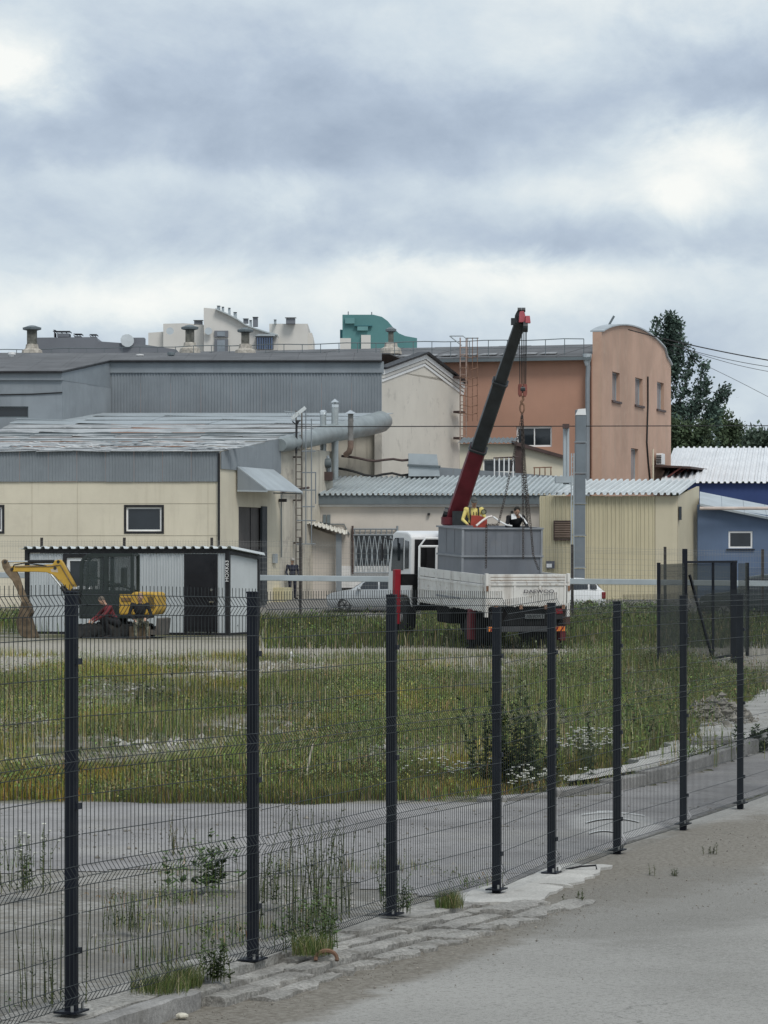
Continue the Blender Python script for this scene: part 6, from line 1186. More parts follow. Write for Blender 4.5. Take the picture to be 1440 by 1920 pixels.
# ------------------------------------------------------------------ parked cars (front to -x)
def car(label, loc, rz, paint, kind='hatch', scale=1., name='parked_car', cat='car', group='cars parked in the yard', only=None):
    t_ = thing(name, label, cat, loc, (0, 0, rz), group)
    if kind == 'hatch': st_ = [(-2.1, .45, .62, .0), (-2.05, .28, .72, 0), (-1.9, .2, .80, 0), (-1.4, .2, .90, 0), (-1.05, .2, .95, .0), (-.35, .2, .97, .45), (.0, .2, .97, .50), (.6, .2, .98, .52), (1.2, .2, 1.0, .47), (1.65, .2, 1.02, .30), (1.95, .22, 1.0, .0), (2.08, .32, .9, 0), (2.1, .45, .75, 0)]; W2 = .86
    else: st_ = [(-2.25, .5, .80, .0), (-2.2, .34, .92, 0), (-2.0, .28, 1.0, 0), (-1.3, .28, 1.08, 0), (-1.0, .28, 1.1, .0), (-.45, .28, 1.12, .54), (.0, .28, 1.12, .60), (.8, .28, 1.12, .62), (1.6, .28, 1.12, .58), (2.0, .28, 1.12, .42), (2.15, .32, 1.1, .0), (2.22, .42, .95, 0), (2.25, .5, .8, 0)]; W2 = .92
    rows = []
    for (x, z0, zb_, g) in st_:
        e = 1-.22*max(0, abs(x)/2.2-.55)**1.2/.45**1.2*.6; w_ = W2*e; zr = zb_+max(g, .0); wr = w_*(.96 if g < .02 else .80); half = [(w_*.86, z0), (w_*.98, z0+.12), (w_, (z0+zb_)/2), (w_*.97, zb_), (w_*.97-(w_*.97-wr)*.85, zb_+(zr-zb_)*.85+.006), (wr*.86, zr+.02), (0, zr+.035)]
        rows.append([V((x, -y_, z_)) for y_, z_ in half]+[V((x, y_, z_)) for y_, z_ in half[-2::-1]])
    b = MB(); K = len(rows[0]); vs = [p*scale for r_ in rows for p in r_]; fs = [(i*K+k, i*K+k+1, (i+1)*K+k+1, (i+1)*K+k) for i in range(len(rows)-1) for k in range(K-1)]+[tuple(range(K)), tuple((len(rows)-1)*K+k for k in range(K))]
    b.add(vs, fs); b.build('body', paint, t_, local=True, smooth=True)
    S_ = {x: (W2*(1-.22*max(0, abs(x)/2.2-.55)**1.2/.45**1.2*.6), zb_, g) for x, z0, zb_, g in st_}; xs_ = [q[0] for q in st_]; i0 = next(i for i, q in enumerate(st_) if q[3] > .1); i1 = max(i for i, q in enumerate(st_) if q[3] > .1)
    for s_ in (-1, 1):
        def sp(x, f):  # point on the side glass
            i = max(0, min(len(st_)-2, next((k for k in range(len(st_)-1) if st_[k+1][0] >= x), 0))); u = (x-st_[i][0])/(st_[i+1][0]-st_[i][0]); L3 = lambda j: st_[i][j]*(1-u)+st_[i+1][j]*u; w_ = W2*.99; zb_, g = L3(2), L3(3); return V((x, s_*(w_*.975-(w_*.975-w_*.83)*f*.85+.012), zb_+.03+(g-.06)*f))*scale
        for (xa, xb) in [(st_[i0-1][0]+.25, .12), (.2, st_[i1][0]-.3), (st_[i1][0]-.22, st_[i1+1][0]-.22)]:
            n = 5; b = MB(); lo = [sp(xa+(xb-xa)*k/n, .0) for k in range(n+1)]; hi = [sp(xa+(xb-xa)*k/n, .92) for k in range(n+1)]; b.add(lo+hi, [(k, k+1, n+2+k, n+1+k) for k in range(n)]); b.build('side_window', M_GLASS, t_, local=True)
        b = MB(); b.ell(V((st_[i0-1][0]+.35, s_*(W2+.1), 1.02))*scale, (.09, .1, .07)); b.build('mirror', paint, t_, local=True, smooth=True)
        b = MB(); b.ell(V((xs_[0]+.12, s_*W2*.72, .70))*scale, (.14, .16, .07)); b.build('headlight', M_CHROME, t_, local=True, smooth=True); b = MB(); b.ab(V((xs_[-1]-.16, s_*W2*.66, .62))*scale, V((xs_[-1]+.01, s_*W2*.93, .92))*scale); b.build('tail_light', M_REDL, t_, local=True, bevel=.03)
        for x in (-1.32, 1.28):
            b = MB(); r_ = .31*scale if kind == 'hatch' else .36*scale; c = V((x*scale, s_*(W2-.11)*scale, r_)); b.lathe(c+V((0, s_*-.1, 0)), [(r_*.64, 0), (r_, .02), (r_, .19), (r_*.64, .2)], 22, (0, s_, 0)); wh_ = b.build('wheel', M_TYRE, t_, local=True, smooth=True)
            b = MB(); b.lathe(c+V((0, s_*.09, 0)), [(r_*.64, 0), (r_*.6, .015), (.02, .02)], 18, (0, s_, 0)); rm = b.build('rim', M_RIM, wh_, local=True, smooth=True)
            for k in range(6): a = k*1.047; b = MB(); b.beam(c+V((0, s_*.115, 0)), c+V((math.cos(a)*r_*.55, s_*.115, math.sin(a)*r_*.55)), .05, .02, (0, 1, 0)); b.build('spoke', M_BLACK, rm, local=True)
    def across(x0, z0, x1, z1, w_, nm): b = MB(); b.quad(V((x0, -w_, z0))*scale, V((x0, w_, z0))*scale, V((x1, w_*.86, z1))*scale, V((x1, -w_*.86, z1))*scale); b.build(nm, M_GLASS, t_, local=True)
    a, c = st_[i0-1], st_[i0]; across(a[0]+.08, a[2]+.09, c[0]-.04, c[2]+c[3]+.0, W2*.84, 'windscreen'); a, c = st_[i1+1], st_[i1]; across(a[0]-.05, a[2]+.085, c[0]+.06, c[2]+c[3]-.01, W2*.8, 'rear_window')
    return t_
M_SIL = mat('silver car paint', (.40, .42, .43), .3, .05, 1, metal=.2, spec=.5); M_WHC = mat('white car paint', (.72, .73, .73), .35, .05, 1, spec=.5, spots=.3, spcol=(.3, .3, .28), spscale=5); M_DKC = mat('dark green black car paint', (.03, .04, .04), .2, .1, 1, spec=.55); M_GRC = mat('dark grey car paint', (.13, .135, .14), .25, .1, 1, spec=.5)
zc = 141.; car('silver hatchback parked behind the truck cab, nose to the left', (X(612, zc)+2.12, zc, gh(0, zc)), 0, M_SIL)
zc = 140.; car('white hatchback parked behind the truck tailgate, only its rear visible', (X(1133, zc)-2.1, zc, gh(0, zc)), R(0), M_WHC)
zc = 122.; car('black off-road car parked behind the screened gate', (X(1313, zc)+2.3, zc, -.2), R(-12), M_DKC, 'suv')
zc = 131.; car('dark grey car behind the black one at the right edge', (X(1392, zc)+2.2, zc, -.2), R(-5), M_GRC, 'suv', 1.05)

# ------------------------------------------------------------------ grass and weeds
def grass_mat(name):
    m = bpy.data.materials.new(name); m.use_nodes = True; T = NT(m.node_tree); p = T.n['Principled BSDF']; a = T.new('ShaderNodeAttribute'); a.attribute_name = 'tint'
    T.put(p.inputs['Base Color'], a.outputs['Color']); p.inputs['Roughness'].default_value = .8; p.inputs['Specular IOR Level'].default_value = .15; return m
M_GRASS = grass_mat('grass blades')
def blades(name, px_, py_, hgt, wid, col, seed, label, lean=.35, gz=None):
    """thousands of bent blades as one mesh, each with its own hue"""
    r = np.random.RandomState(seed); n = len(px_); z0 = (GH(px_, py_) if gz is None else gz)-.01; an = r.rand(n)*6.283; ln = r.rand(n)*lean*hgt; dx, dy = np.cos(an), np.sin(an); wa = r.rand(n)*6.283; wx, wy = np.cos(wa)*wid/2, np.sin(wa)*wid/2
    v = np.zeros((n, 5, 3)); v[:, 0] = np.stack([px_-wx, py_-wy, z0], 1); v[:, 1] = np.stack([px_+wx, py_+wy, z0], 1)
    mx_, my_ = px_+dx*ln*.3, py_+dy*ln*.3; mz = z0+hgt*.58; v[:, 2] = np.stack([mx_+wx*.75, my_+wy*.75, mz], 1); v[:, 3] = np.stack([mx_-wx*.75, my_-wy*.75, mz], 1); v[:, 4] = np.stack([px_+dx*ln, py_+dy*ln, z0+hgt], 1)
    me = bpy.data.meshes.new(name); me.vertices.add(n*5); me.vertices.foreach_set('co', v.reshape(-1)); k = np.arange(n)*5
    lo = np.stack([k, k+1, k+2, k+3, k+3, k+2, k+4], 1).reshape(-1); me.loops.add(n*7); me.loops.foreach_set('vertex_index', lo.astype(np.int32)); me.polygons.add(n*2)
    ls = np.stack([np.arange(n)*7, np.arange(n)*7+4], 1).reshape(-1); me.polygons.foreach_set('loop_start', ls.astype(np.int32)); me.update(calc_edges=True)
    at_ = me.attributes.new('tint', 'FLOAT_COLOR', 'POINT'); c4 = np.ones((n, 5, 4)); c4[:, :, :3] = col[:, None, :]; at_.data.foreach_set('color', c4.reshape(-1)); me.materials.append(M_GRASS)
    o = bpy.data.objects.new(name, me); COL.objects.link(o); o['kind'] = 'stuff'; o['label'] = label; o['category'] = 'grass'; return o
def pal(n, r, cs, ws, var=.25):
    cs = np.array(cs); i = r.choice(len(cs), n, p=np.array(ws)/sum(ws)); return np.clip(cs[i]*(1+r.normal(0, var, (n, 1)))*(1+r.normal(0, .08, (n, 3))), .004, 1)
GR, YG, OL, ST, DK, BR = (.125, .185, .048), (.215, .225, .055), (.17, .185, .072), (.40, .35, .21), (.06, .095, .035), (.23, .15, .065)
R1 = np.random.RandomState(1)
def scatter(n, x0, x1, y0, y1, dens, r):
    x = r.uniform(x0, x1, n); y = r.uniform(y0, y1, n); k = r.rand(n) < dens(x, y); return x[k], y[k]
kx = [q[0] for q in KL]; ky = [q[1] for q in KL]
def kerb_y(x): return np.interp(x, kx, ky)
PV = [(q[0]-.1, q[1]) for q in pv]
def off_paved(x, y): return (y > kerb_y(x)+.02+np.where(x < 1.0, (fbm(x*1.3, y*.4, 77)-.45)*1.5, 0)) & ~inpoly(x, y, pv) & ~((x > 4.1) & (y < 66) & (x > np.interp(y, [32, 41, 60], [2.3, 4.0, 7.3])))
# lush belt along the driveway edge
d1 = lambda x, y: off_paved(x, y)*np.clip((fbm(x*.7, y*.5, 41)-.33)*5, .05, 1)*np.clip((kerb_y(x)+5.5-y)/2.5+fbm(x*.5, y*.3, 42)*.8-.3, 0, 1)
x, y = scatter(260000, -8, 6, 31.4, 41, d1, R1); n = len(x); c = pal(n, R1, [YG, OL, GR, BR, ST, DK], [3.2, 3, 2.2, 1.6, .8, 1]); f = fbm(x*.9+3, y*.6, 43); c[f > .58] = c[f > .58]*np.array([1.25, 1.0, .7]); c[f < .40] *= .62
blades('grass', x, y, R1.uniform(.05, .2, n)*(.45+fbm(x*1.1, y*.8, 44)), R1.uniform(.006, .012, n), c, 2, 'yellow green grass belt beside the driveway')
# patchy field behind
d2 = lambda x, y: off_paved(x, y)*np.clip((fbm(x*.32+7, y*.10, 81)*.6+fbm(x*.6+2, y*.2, 45)*.4-.47)*9, .04, 1)*(1-.6*sm(62, 72, y))
x, y = scatter(520000, -11, 11, 35, 80, d2, R1); n = len(x); c = pal(n, R1, [GR, OL, YG, DK, ST], [3, 3, 2.0, 1.2, 1]); c *= (.5+1.0*fbm(x*.5, y*.16, 95))[:, None]; f = fbm(x*.7, y*.25, 46); c[f > .56] *= np.array([1.35, 1.12, .9])
blades('grass', x, y, R1.uniform(.05, .26, n)*(.25+1.4*fbm(x*.5, y*.18, 47)), R1.uniform(.004, .009, n), c, 3, 'patchy green grass over the waste ground')
x, y = scatter(9000, -8, 4, 24, 32, lambda x, y: np.clip((fbm(x*.8, y*.5, 62)-.5)*3, .03, .8)*(td(x, y)[1] < -.2), R1); GRITXY = (x, y)
# leafy undergrowth in clumps of many kinds
def undergrowth(name, cx, cy, rad, hgt, per, cols, seed, label, size=(.025, .06)):
    r = np.random.RandomState(seed); k = len(cx); i = np.repeat(np.arange(k), per); n = len(i); u = r.rand(n)**.7; px_ = cx[i]+r.normal(0, 1, n)*rad[i]*(.35+.5*u); py_ = cy[i]+r.normal(0, 1, n)*rad[i]*(.35+.5*u); pz = GH(px_, py_)+u*hgt[i]*(.6+.4*r.rand(n))
    a = r.rand(n)*6.283; e = r.uniform(-.3, 1.1, n); L = r.uniform(size[0], size[1], n); d = np.stack([np.cos(a)*np.cos(e), np.sin(a)*np.cos(e), np.sin(e)], 1); s_ = np.stack([-np.sin(a), np.cos(a), r.normal(0, .4, n)], 1); w_ = L*r.uniform(.14, .32, n); p = np.stack([px_, py_, pz], 1)
    v = np.stack([p, p+d*(L*.5)[:, None]+s_*w_[:, None], p+d*L[:, None], p+d*(L*.5)[:, None]-s_*w_[:, None]], 1); me = bpy.data.meshes.new(name); me.vertices.add(n*4); me.vertices.foreach_set('co', v.reshape(-1)); me.loops.add(n*4); me.loops.foreach_set('vertex_index', np.arange(n*4, dtype=np.int32)); me.polygons.add(n); me.polygons.foreach_set('loop_start', np.arange(0, n*4, 4, dtype=np.int32)); me.update(calc_edges=True)
    c = cols[i]*(1+r.normal(0, .22, (n, 1))); at_ = me.attributes.new('tint', 'FLOAT_COLOR', 'POINT'); c4 = np.ones((n, 4, 4)); c4[:, :, :3] = np.clip(c, .005, 1)[:, None]; at_.data.foreach_set('color', c4.reshape(-1)); me.materials.append(M_GRASS); o = bpy.data.objects.new(name, me); COL.objects.link(o); o['kind'] = 'stuff'; o['label'] = label; o['category'] = 'weeds'
CK = np.array([(.12, .185, .055), (.18, .20, .12), (.27, .25, .075), (.065, .10, .04), (.16, .22, .06), (.22, .15, .08)])
x, y = scatter(5600, -9, 7, 32, 76, lambda x, y: off_paved(x, y)*np.clip((fbm(x*.32+7, y*.10, 81)-.46)*7, .04, 1)*(1-.6*sm(64, 72, y)), R1); k = len(x); tall = np.clip((x/y*F+CX-880)/250, 0, 1)*(y > 38)
undergrowth('undergrowth', x, y, R1.uniform(.12, .34, k), R1.uniform(.10, .34, k)*(1+1.3*tall), 40, CK[R1.choice(6, k, p=[.3, .24, .1, .14, .14, .08])]*(.45+1.1*fbm(x*.5, y*.16, 95))[:, None], 91, 'tangled leafy weeds of many greens over the waste ground', (.02, .05))
x, y = scatter(900, -9, 5, 31.6, 36, lambda x, y: off_paved(x, y)*np.clip((fbm(x*.9, y*.6, 82)-.38)*4, .08, 1), R1); k = len(x)
undergrowth('undergrowth', x, y, R1.uniform(.1, .26, k), R1.uniform(.06, .22, k), 60, CK[R1.choice(6, k, p=[.16, .12, .34, .1, .16, .12])]*(.55+.9*fbm(x*.8, y*.3, 96))[:, None], 92, 'low mossy yellow green weeds along the driveway edge', (.015, .04))
x, y = scatter(2600, 1.2, 6.5, 36.5, 78, lambda x, y: off_paved(x, y)*np.clip((x/y*F+CX-930)/120, 0, 1)*np.clip((fbm(x*.6, y*.15, 84)-.36)*5, .05, 1)*(1-.8*sm(66, 78, y)), R1); k = len(x)
undergrowth('undergrowth', x, y, R1.uniform(.12, .3, k), R1.uniform(.25, .8, k)*(.5+fbm(x*.5, y*.2, 85)), 46, CK[R1.choice(6, k, p=[.34, .30, .06, .16, .12, .02])]*(.55+.9*fbm(x*.5, y*.16, 86))[:, None], 99, 'tall ragged weeds before the truck and the netted fence', (.025, .06))
x2 = np.repeat(x, 26)+R1.normal(0, .16, k*26); y2 = np.repeat(y, 26)+R1.normal(0, .2, k*26); n = len(x2)
blades('tall_grass', x2, y2, R1.uniform(.2, .75, n)*(.4+fbm(x2*.5, y2*.2, 85)), R1.uniform(.005, .010, n), (.55+.9*fbm(x2*.5, y2*.16, 86))[:, None]*pal(n, R1, [GR, OL, ST, YG], [3, 3, 1.3, 1.2]), 87, 'tall seeding grass before the truck and the netted fence', .3)
# sparse dry stalks
x, y = scatter(16000, -10, 10, 33, 72, lambda x, y: off_paved(x, y)*np.clip((fbm(x*.6, y*.4, 48)-.42)*4, .02, 1), R1); n = len(x)
blades('dry_stalks', x, y, R1.uniform(.2, .6, n), R1.uniform(.004, .007, n), pal(n, R1, [ST, (.35, .3, .2), BR, OL], [3, 1, 2, 1]), 4, 'dry pale stalks scattered in the waste ground', .4)
# far belt round truck and cabin
def far_d(x, y):
    u = x/y*F+CX; keep = (y > 85.5+.5*np.sin(x)) & ~((u < 470) & (y < 101)) ; return keep*np.clip((fbm(x*.3, y*.15, 49)-.2)*4, .15, 1)*np.where((u < 500) & (y < 112), .25, 1)*(1-.8*sm(128, 137, y))*np.where((u < 790) & (u > 470), 1-sm(118, 124, y), 1)
x, y = scatter(150000, -16, 22, 84, 139, far_d, R1); n = len(x)
x2, y2 = scatter(900, -14, 20, 85, 135, far_d, R1); k = len(x2); undergrowth('undergrowth', x2, y2, R1.uniform(.2, .5, k), R1.uniform(.25, .75, k), 30, CK[R1.choice(6, k, p=[.30, .26, .04, .30, .08, .02])]*.8, 93, 'rank leafy weeds round the truck and the cabin', (.06, .14))
blades('grass', x, y, R1.uniform(.18, .55, n)*(.55+.75*fbm(x*.4, y*.2, 50)), R1.uniform(.012, .026, n), (.55+.9*fbm(x*.3, y*.12, 97))[:, None]*pal(n, R1, [GR, OL, DK, YG, ST], [3, 3.2, 2.6, 1.0, 1.2])*np.array([.78, .76, .8]), 5, 'rank green grass round the truck and the cabin', .3)
x2 = R1.uniform(X(1050, 134), X(1260, 134), 420); y2 = R1.uniform(128, 138, 420); undergrowth('undergrowth', x2, y2, R1.uniform(.2, .45, 420), R1.uniform(.3, .75, 420), 40, CK[R1.choice(6, 420, p=[.3, .3, .05, .15, .15, .05])]*.8, 94, 'tall weeds before the white hatchback and the yellow shed', (.05, .12))
# behind the near fence and in the cracks
x, y = scatter(42000, -6, 1.2, 15.5, 25.2, lambda x, y: (td(x, y)[1] < -.22)*np.clip((fbm(x*1.3, y*.8, 51)-.55)*6, 0, .6), R1); n = len(x)
blades('grass', x, y, R1.uniform(.03, .16, n), R1.uniform(.003, .006, n), pal(n, R1, [GR, OL, ST, BR, DK], [3, 3, 2, 1, 1.5]), 6, 'thin grass in the cracked concrete behind the fence')
k = 150; x2, y2 = scatter(900, -5, 1, 16, 25, lambda x, y: (td(x, y)[1] < -.25)*np.clip((fbm(x*1.3, y*.8, 51)-.54)*6, 0, .8), R1); k = len(x2); undergrowth('undergrowth', x2, y2, R1.uniform(.05, .14, k), R1.uniform(.04, .2, k), 46, CK[R1.choice(6, k, p=[.25, .25, .05, .25, .05, .15])]*.8, 98, 'small leafy weeds in the cracked concrete behind the fence', (.012, .03))
# gravel and stones
def stones(name, x, y, z, s, col, seed, label):
    r = np.random.RandomState(seed); base = np.array([[1, 0, 0], [-1, 0, 0], [0, 1, 0], [0, -1, 0], [0, 0, .8], [0, 0, -.6]]); fc = [(0, 2, 4), (2, 1, 4), (1, 3, 4), (3, 0, 4), (2, 0, 5), (1, 2, 5), (3, 1, 5), (0, 3, 5)]; n = len(x)
    v = base[None]*s[:, None, None]*r.uniform(.6, 1.3, (n, 6, 1)); a = r.rand(n)*6.28; ca, sa = np.cos(a)[:, None], np.sin(a)[:, None]; vx = v[:, :, 0]*ca-v[:, :, 1]*sa; vy = v[:, :, 0]*sa+v[:, :, 1]*ca
    v = np.stack([vx+x[:, None], vy+y[:, None], v[:, :, 2]+z[:, None]], 2); f = (np.array(fc)[None]+6*np.arange(n)[:, None, None]).reshape(-1, 3)
    b = MB(); b.add(v.reshape(-1, 3).tolist(), f.tolist()); o = b.build(name, col, kind='stuff'); o['label'] = label; o['category'] = 'stones'; return o
M_STONE = mat('pale stones', (.40, .385, .355), .9, .4, 7, spec=.15)
x, y = scatter(30000, -11, 9, 33, 82, lambda x, y: off_paved(x, y)*np.clip((.52-fbm(x*.45+2, y*.22, 45))*5, .03, .8), R1); stones('gravel', x, y, GH(x, y)+.005, R1.exponential(.018, len(x))+.008, M_STONE, 7, 'pale rubble stones strewn over the waste ground')
x, y = scatter(7000, -6, 1.2, 15.5, 25.5, lambda x, y: (td(x, y)[1] < -.2)*np.clip((fbm(x*.9, y*.6, 61)-.45)*3, .04, .7), R1); stones('gravel', x, y, GH(x, y)+.003, R1.exponential(.006, len(x))+.004, mat('grey grit', (.30, .285, .26), .95, .4, 9), 8, 'loose grit on the concrete behind the fence')
tt = R1.uniform(0, 24, 5200); dd = .28+.055*np.minimum(tt, 7)+R1.exponential(.22, 5200)+np.where(tt > 7, R1.uniform(-.5, 1.2, 5200), 0); xx, yy = xy(tt, dd); stones('road_grit', xx, yy, hroad(tt)+.008, R1.exponential(.0018, 5200)+.0015, mat('road grit', (.22, .20, .17), .95, .5, 12), 9, 'loose grit along the road edge')
stones('driveway_grit', GRITXY[0], GRITXY[1], np.full(len(GRITXY[0]), -.19), R1.exponential(.004, len(GRITXY[0]))+.003, mat('driveway grit', (.2, .185, .16), .95, .5, 12), 14, 'loose grit scattered on the driveway')
hx, hy = R1.normal(0, 1, 420)*.9, R1.normal(0, 1, 420); stones('rubble_heap', 4.75+hx*.26, 46.0+hy*1.2, -.1+.36*np.exp(-(hx**2+hy**2)*.5)*R1.rand(420), R1.exponential(.022, 420)+.018, mat('rubble', (.27, .25, .215), .95, .45, 5), 10, 'heap of broken pale rubble by the pavement at the right')
def plant(label, x, y, n, h, spread, leaf, lm, seed, kind='weed', z=None, flowers=0, lean=.25, leaves=26, sm_=None, group=None, name='weed_plant'):
    r = random.Random(seed); z = gh(x, y) if z is None else z; t_ = thing(name, label, 'plant', (x, y, z), group=group); sb, lf, fl = MB(), MB(), MB()
    for k in range(n):
        a = r.uniform(0, 6.28); bx, by = x+r.gauss(0, spread*.25), y+r.gauss(0, spread*.25); hh = h*r.uniform(.55, 1.05); lx, ly = math.cos(a)*hh*lean*r.random(), math.sin(a)*hh*lean*r.random(); pts = [V((bx+lx*f*f, by+ly*f*f, z-.01+hh*f)) for f in (0, .35, .7, 1)]
        sb.tube(pts, [.002+h*.0022, .0018+h*.0015, .0012+h*.001, .0008], 4, False)
        for j in range(leaves):
            f = r.uniform(.08, 1); i = min(2, int(f*3)); p = pts[i]+(pts[i+1]-pts[i])*(f*3-i if i < 2 else r.random()); aa = r.uniform(0, 6.28); L_ = leaf*r.uniform(.5, 1.25)*(1.2-.6*f); d = V((math.cos(aa), math.sin(aa), r.uniform(-.15, .7))).normalized(); s_ = d.cross(UP).normalized()*L_*r.uniform(.16, .34); lf.add([p, p+d*L_*.5+s_-UP*L_*.02, p+d*L_, p+d*L_*.5-s_], [(0, 1, 2, 3)])
        for j in range(flowers):
            p = pts[3]+V((r.gauss(0, .035), r.gauss(0, .035), r.uniform(-.03, .03))); rr_ = r.uniform(.012, .022); sb.tube([pts[2], p], .0015, 3, False)
            fl.lathe(p, [(rr_*.5, -.004), (rr_, .0), (rr_*.7, .006)], 6)
    sb.build('stems', sm_ or MATS['stem green'], t_, kind='stuff'); lf.build('leaves', lm, t_, kind='stuff')
    if flowers: fl.build('flowers', mat('white blossom', (.52, .52, .46), .8, .15, 9), t_, kind='stuff')
    return t_
mat('stem green', (.10, .115, .045), .8, .2, 9); MLa = mat('weed leaf', (.065, .095, .032), .7, .35, 14, spec=.2); MLb = mat('fresh weed leaf', (.085, .135, .045), .7, .3, 14, spec=.2); MLc = mat('grey green leaf', (.105, .12, .075), .8, .3, 14, spec=.15); MLd = mat('brown dry leaf', (.16, .105, .05), .85, .3, 14)
def gpx(px, py, h=-.2): z = (EYE-h)*F/(py-HZ); return X(px, z), z
for k, (px, py, h, n, ht, sp, lf, lm, lab, fl, lv) in enumerate([
    (405, 1838, -.03, 9, .24, .22, .05, MLa, 'leafy weed at the kerb end right of the leftmost posts', 0, 22), (590, 1778, -.04, 14, .38, .5, .055, MLb, 'bushy green weed on the footing between second and third post', 0, 20), (585, 1745, -.08, 10, .85, .5, .05, MLc, 'tall thin weed behind the fence above the bushy footing weed', 0, 20),
    (640, 1715, -.12, 8, .75, .4, .045, MLc, 'tall spindly weed just left of the third post', 0, 18), (748, 1708, -.07, 9, .26, .25, .045, MLb, 'creeping weed at the foot of the third post', 0, 20), (726, 1690, -.1, 4, .42, .15, .05, MLa, 'climbing weed clasping the third post', 0, 22), (395, 1665, -.16, 9, .42, .5, .13, MLb, 'broad-leaved green weed on the concrete left of the second post', 0, 16),
    (40, 1670, -.1, 12, .45, .5, .05, MLa, 'weed with pale flower heads at the left edge behind the fence', 1, 18), (100, 1880, -.03, 10, .55, .4, .035, MLc, 'wispy weed beside the leftmost post', 0, 20), (290, 1830, -.06, 6, .4, .3, .03, MLc, 'thin weed low behind the first panel', 0, 16), (515, 1690, -.12, 7, .45, .3, .05, MLa, 'dark weed right of the second post', 0, 18),
    (350, 1600, -.19, 6, .35, .4, .03, MLd, 'dry brown weed on the far concrete', 0, 16), (235, 1745, -.1, 10, .3, .3, .03, MLa, 'grassy weed clump mid first panel', 0, 20), (1250, 1640, -.19, 4, .09, .2, .03, MLc, 'low dusty weed on the dirt patch', 0, 14), (1080, 1690, -.19, 4, .1, .15, .03, MLc, 'small weed at the pale slab edge', 0, 14), (1328, 1600, -.19, 4, .1, .2, .03, MLc, 'dusty weed by the right dirt patch', 0, 14)]):
    x, y = gpx(px, py, h); plant(lab, x, y, int(n*1.7), ht, sp, lf*(.75 if lf < .1 else .6), lm, 100+k, z=h, flowers=fl, leaves=lv*2, group='weeds along the near fence')
for k, (px, py, w_, lab) in enumerate([(300, 1858, .16, 'larger grass tuft on the footing right of the first post'), (842, 1698, .10, 'grass tuft on the footing left of the fourth post'), (585, 1785, .12, 'grass tuft under the bushy footing weed'), (345, 1845, .10, 'smaller grass tuft at the kerb end')]):
    h = -.03 if px < 700 else -.13; x, y = gpx(px, py, h); n = 1100; qx, qy = x+np.clip(R1.normal(0, .5, n), -.9, .9)*w_, y+np.clip(R1.normal(0, .5, n), -.9, .9)*w_*1.2; o = blades('grass_tuft', qx, qy, R1.uniform(.04, .14, n), R1.uniform(.0015, .0028, n), pal(n, R1, [GR, OL, DK, ST], [3, 3, 2.5, 1])*.8, 70+k, lab, .7, np.full(n, h)); del o['kind']; o['category'] = 'grass tuft'; o['group'] = 'grass tufts on the footing'
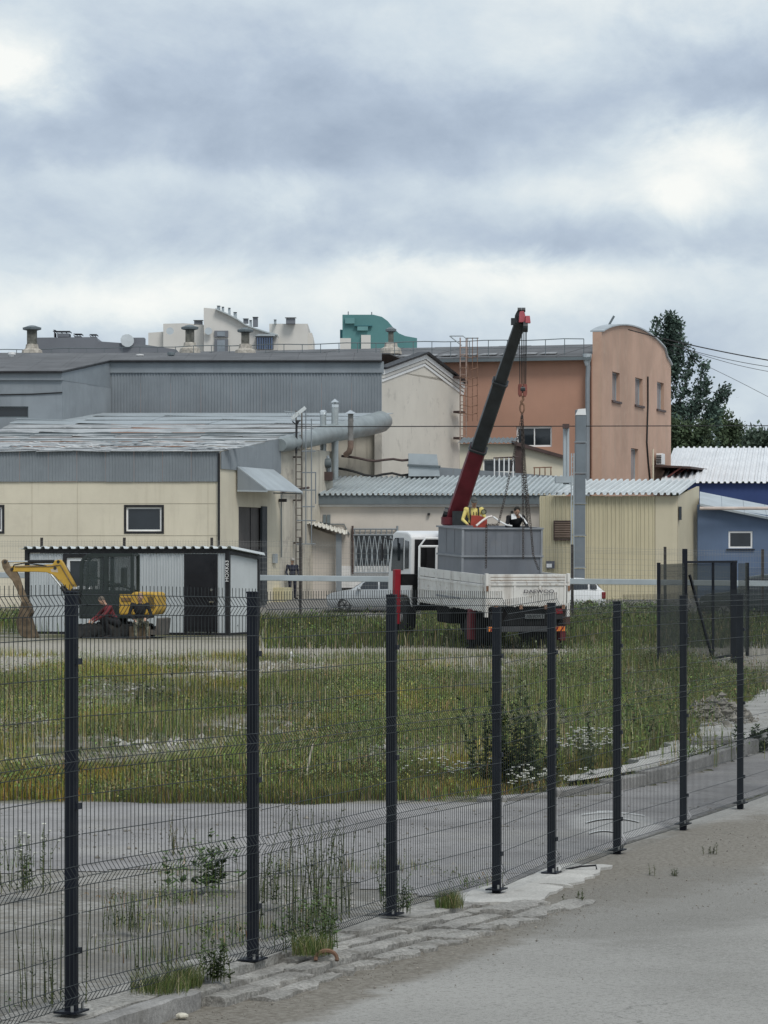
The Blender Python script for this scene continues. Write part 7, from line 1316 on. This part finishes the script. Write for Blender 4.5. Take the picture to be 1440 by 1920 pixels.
for k, (px, py, n, ht, sp, lf, lm, lab, fl, lv, lean) in enumerate([
    (958, 1478, 30, 1.15, 1.0, .075, MLa, 'tall dark willow-like bush behind the fourth and fifth posts', 0, 150, .34), (1100, 1455, 46, .52, 1.0, .05, MLa, 'white flowering yarrow clump between fifth and sixth posts', 4, 30, .35), (1015, 1488, 20, .26, .8, .04, MLa, 'small white flowered clump at the driveway edge', 4, 12, .4), (880, 1470, 26, .26, 1.1, .04, MLa, 'low white flowered patch left of the fourth post', 3, 12, .4),
    (1200, 1400, 22, .5, .8, .07, MLb, 'green leafy clump beside the pavement corner', 0, 80, .4), (1428, 1408, 16, .34, .5, .08, MLa, 'dark leafy bush on the pavement at the right edge', 0, 80, .5), (720, 1440, 16, .35, 1.0, .05, MLc, 'grey green weed patch behind the third post', 0, 26, .4), (290, 1330, 30, .75, 1.6, .07, MLc, 'big grey green weed clump in the left field', 0, 30, .4),
    (540, 1260, 10, .9, .5, .05, MLd, 'bare brown shrub at the edge of the sandy track', 0, 10, .5), (190, 1420, 22, .5, 1.1, .05, MLb, 'bright green weed stand behind the first panel', 0, 26, .3), (640, 1385, 20, .4, 1.2, .05, MLb, 'green weed stand behind the second panel', 0, 24, .3), (1060, 1300, 26, .6, 1.4, .06, MLc, 'pale weed stand before the truck outrigger', 0, 24, .3),
    (60, 1470, 18, .24, 1.2, .04, MLb, 'mossy bright weed patch at far left by the driveway', 0, 24, .4), (1160, 1330, 24, .6, 1.4, .06, MLc, 'grey weed stand left of the netted fence', 0, 22, .3), (940, 1250, 18, .55, 1.2, .06, MLc, 'weeds growing before the truck tailgate', 0, 18, .3), (820, 1470, 12, .22, .8, .04, MLd, 'brown withered weed patch right of the third post', 0, 24, .4)]):
    x, y = gpx(px, py); plant(lab, x, y, int(n*1.3), ht, sp, lf, lm, 200+k, flowers=fl, leaves=lv, lean=lean, group='weeds in the waste ground')
# ------------------------------------------------------------------ litter and small things
x, y = gpx(612, 1800, -.06); b = MB(); b.tube([V((x+.06*math.cos(a), y+.05*math.sin(a)*.5, -.055+.045*math.sin(a))) for a in np.linspace(-.2, 3.3, 12)], .012, 6); tag(setloc(b.build('broken_ring', M_RUST), (x, y, -.06)), 'rusty broken half ring lying on the footing', 'metal ring')
x, y = gpx(341, 1910, -.12); b = MB(); b.ell((x, y, -.105), (.035, .03, .016), 7, 5); tag(setloc(b.build('paper_scrap', mat('crumpled paper', (.7, .66, .55), .8, .1, 30, bump=1, bscale=90)), (x, y, -.12)), 'crumpled pale paper scrap on the road by the kerb', 'litter')
x, y = gpx(572, 1470); b = MB(); b.tube([W(570, 1478, y), W(577, 1440, y+.1), W(586, 1395, y+.2)], .012, 5); tag(setloc(b.build('leaning_stick', mat('pale stick', (.4, .36, .28), .9, .2, 9)), (x, y, -.2)), 'pale stick leaning in the grass between second and third post', 'stick')
x, y = gpx(549, 1235); b = MB(); b.tube([W(545, 1222, y), W(551, 1236, y)], .03, 6); tag(setloc(b.build('white_stake', M_WHITE), (x, y, -.2)), 'short tilted white stake at the edge of the sandy track', 'stake')
x, y = gpx(1325, 1392, -.06); b = MB(); b.prism([V((x-.3, y-.5, -.06)), V((x+.3, y-.4, -.06)), V((x+.34, y+.5, -.06)), V((x-.26, y+.45, -.06))], (0, 0, .05)); tag(setloc(b.build('metal_plate', mat('dull plate', (.2, .19, .18), .7, .3, 5)), (x, y, -.06)), 'dark flat plate lying on the pavement by the rubble heap', 'plate')
x, y = gpx(1090, 1635, -.19); t_ = thing('bent_bracket', 'small bent metal bracket lying under the fence panel', 'bracket', (x, y, -.19)); b = MB(); b.tube([V((x-.12, y, -.17)), V((x, y+.02, -.15)), V((x+.11, y, -.14)), V((x+.12, y, -.19))], .008, 5); b.build('bracket_bar', M_BLACK, t_)
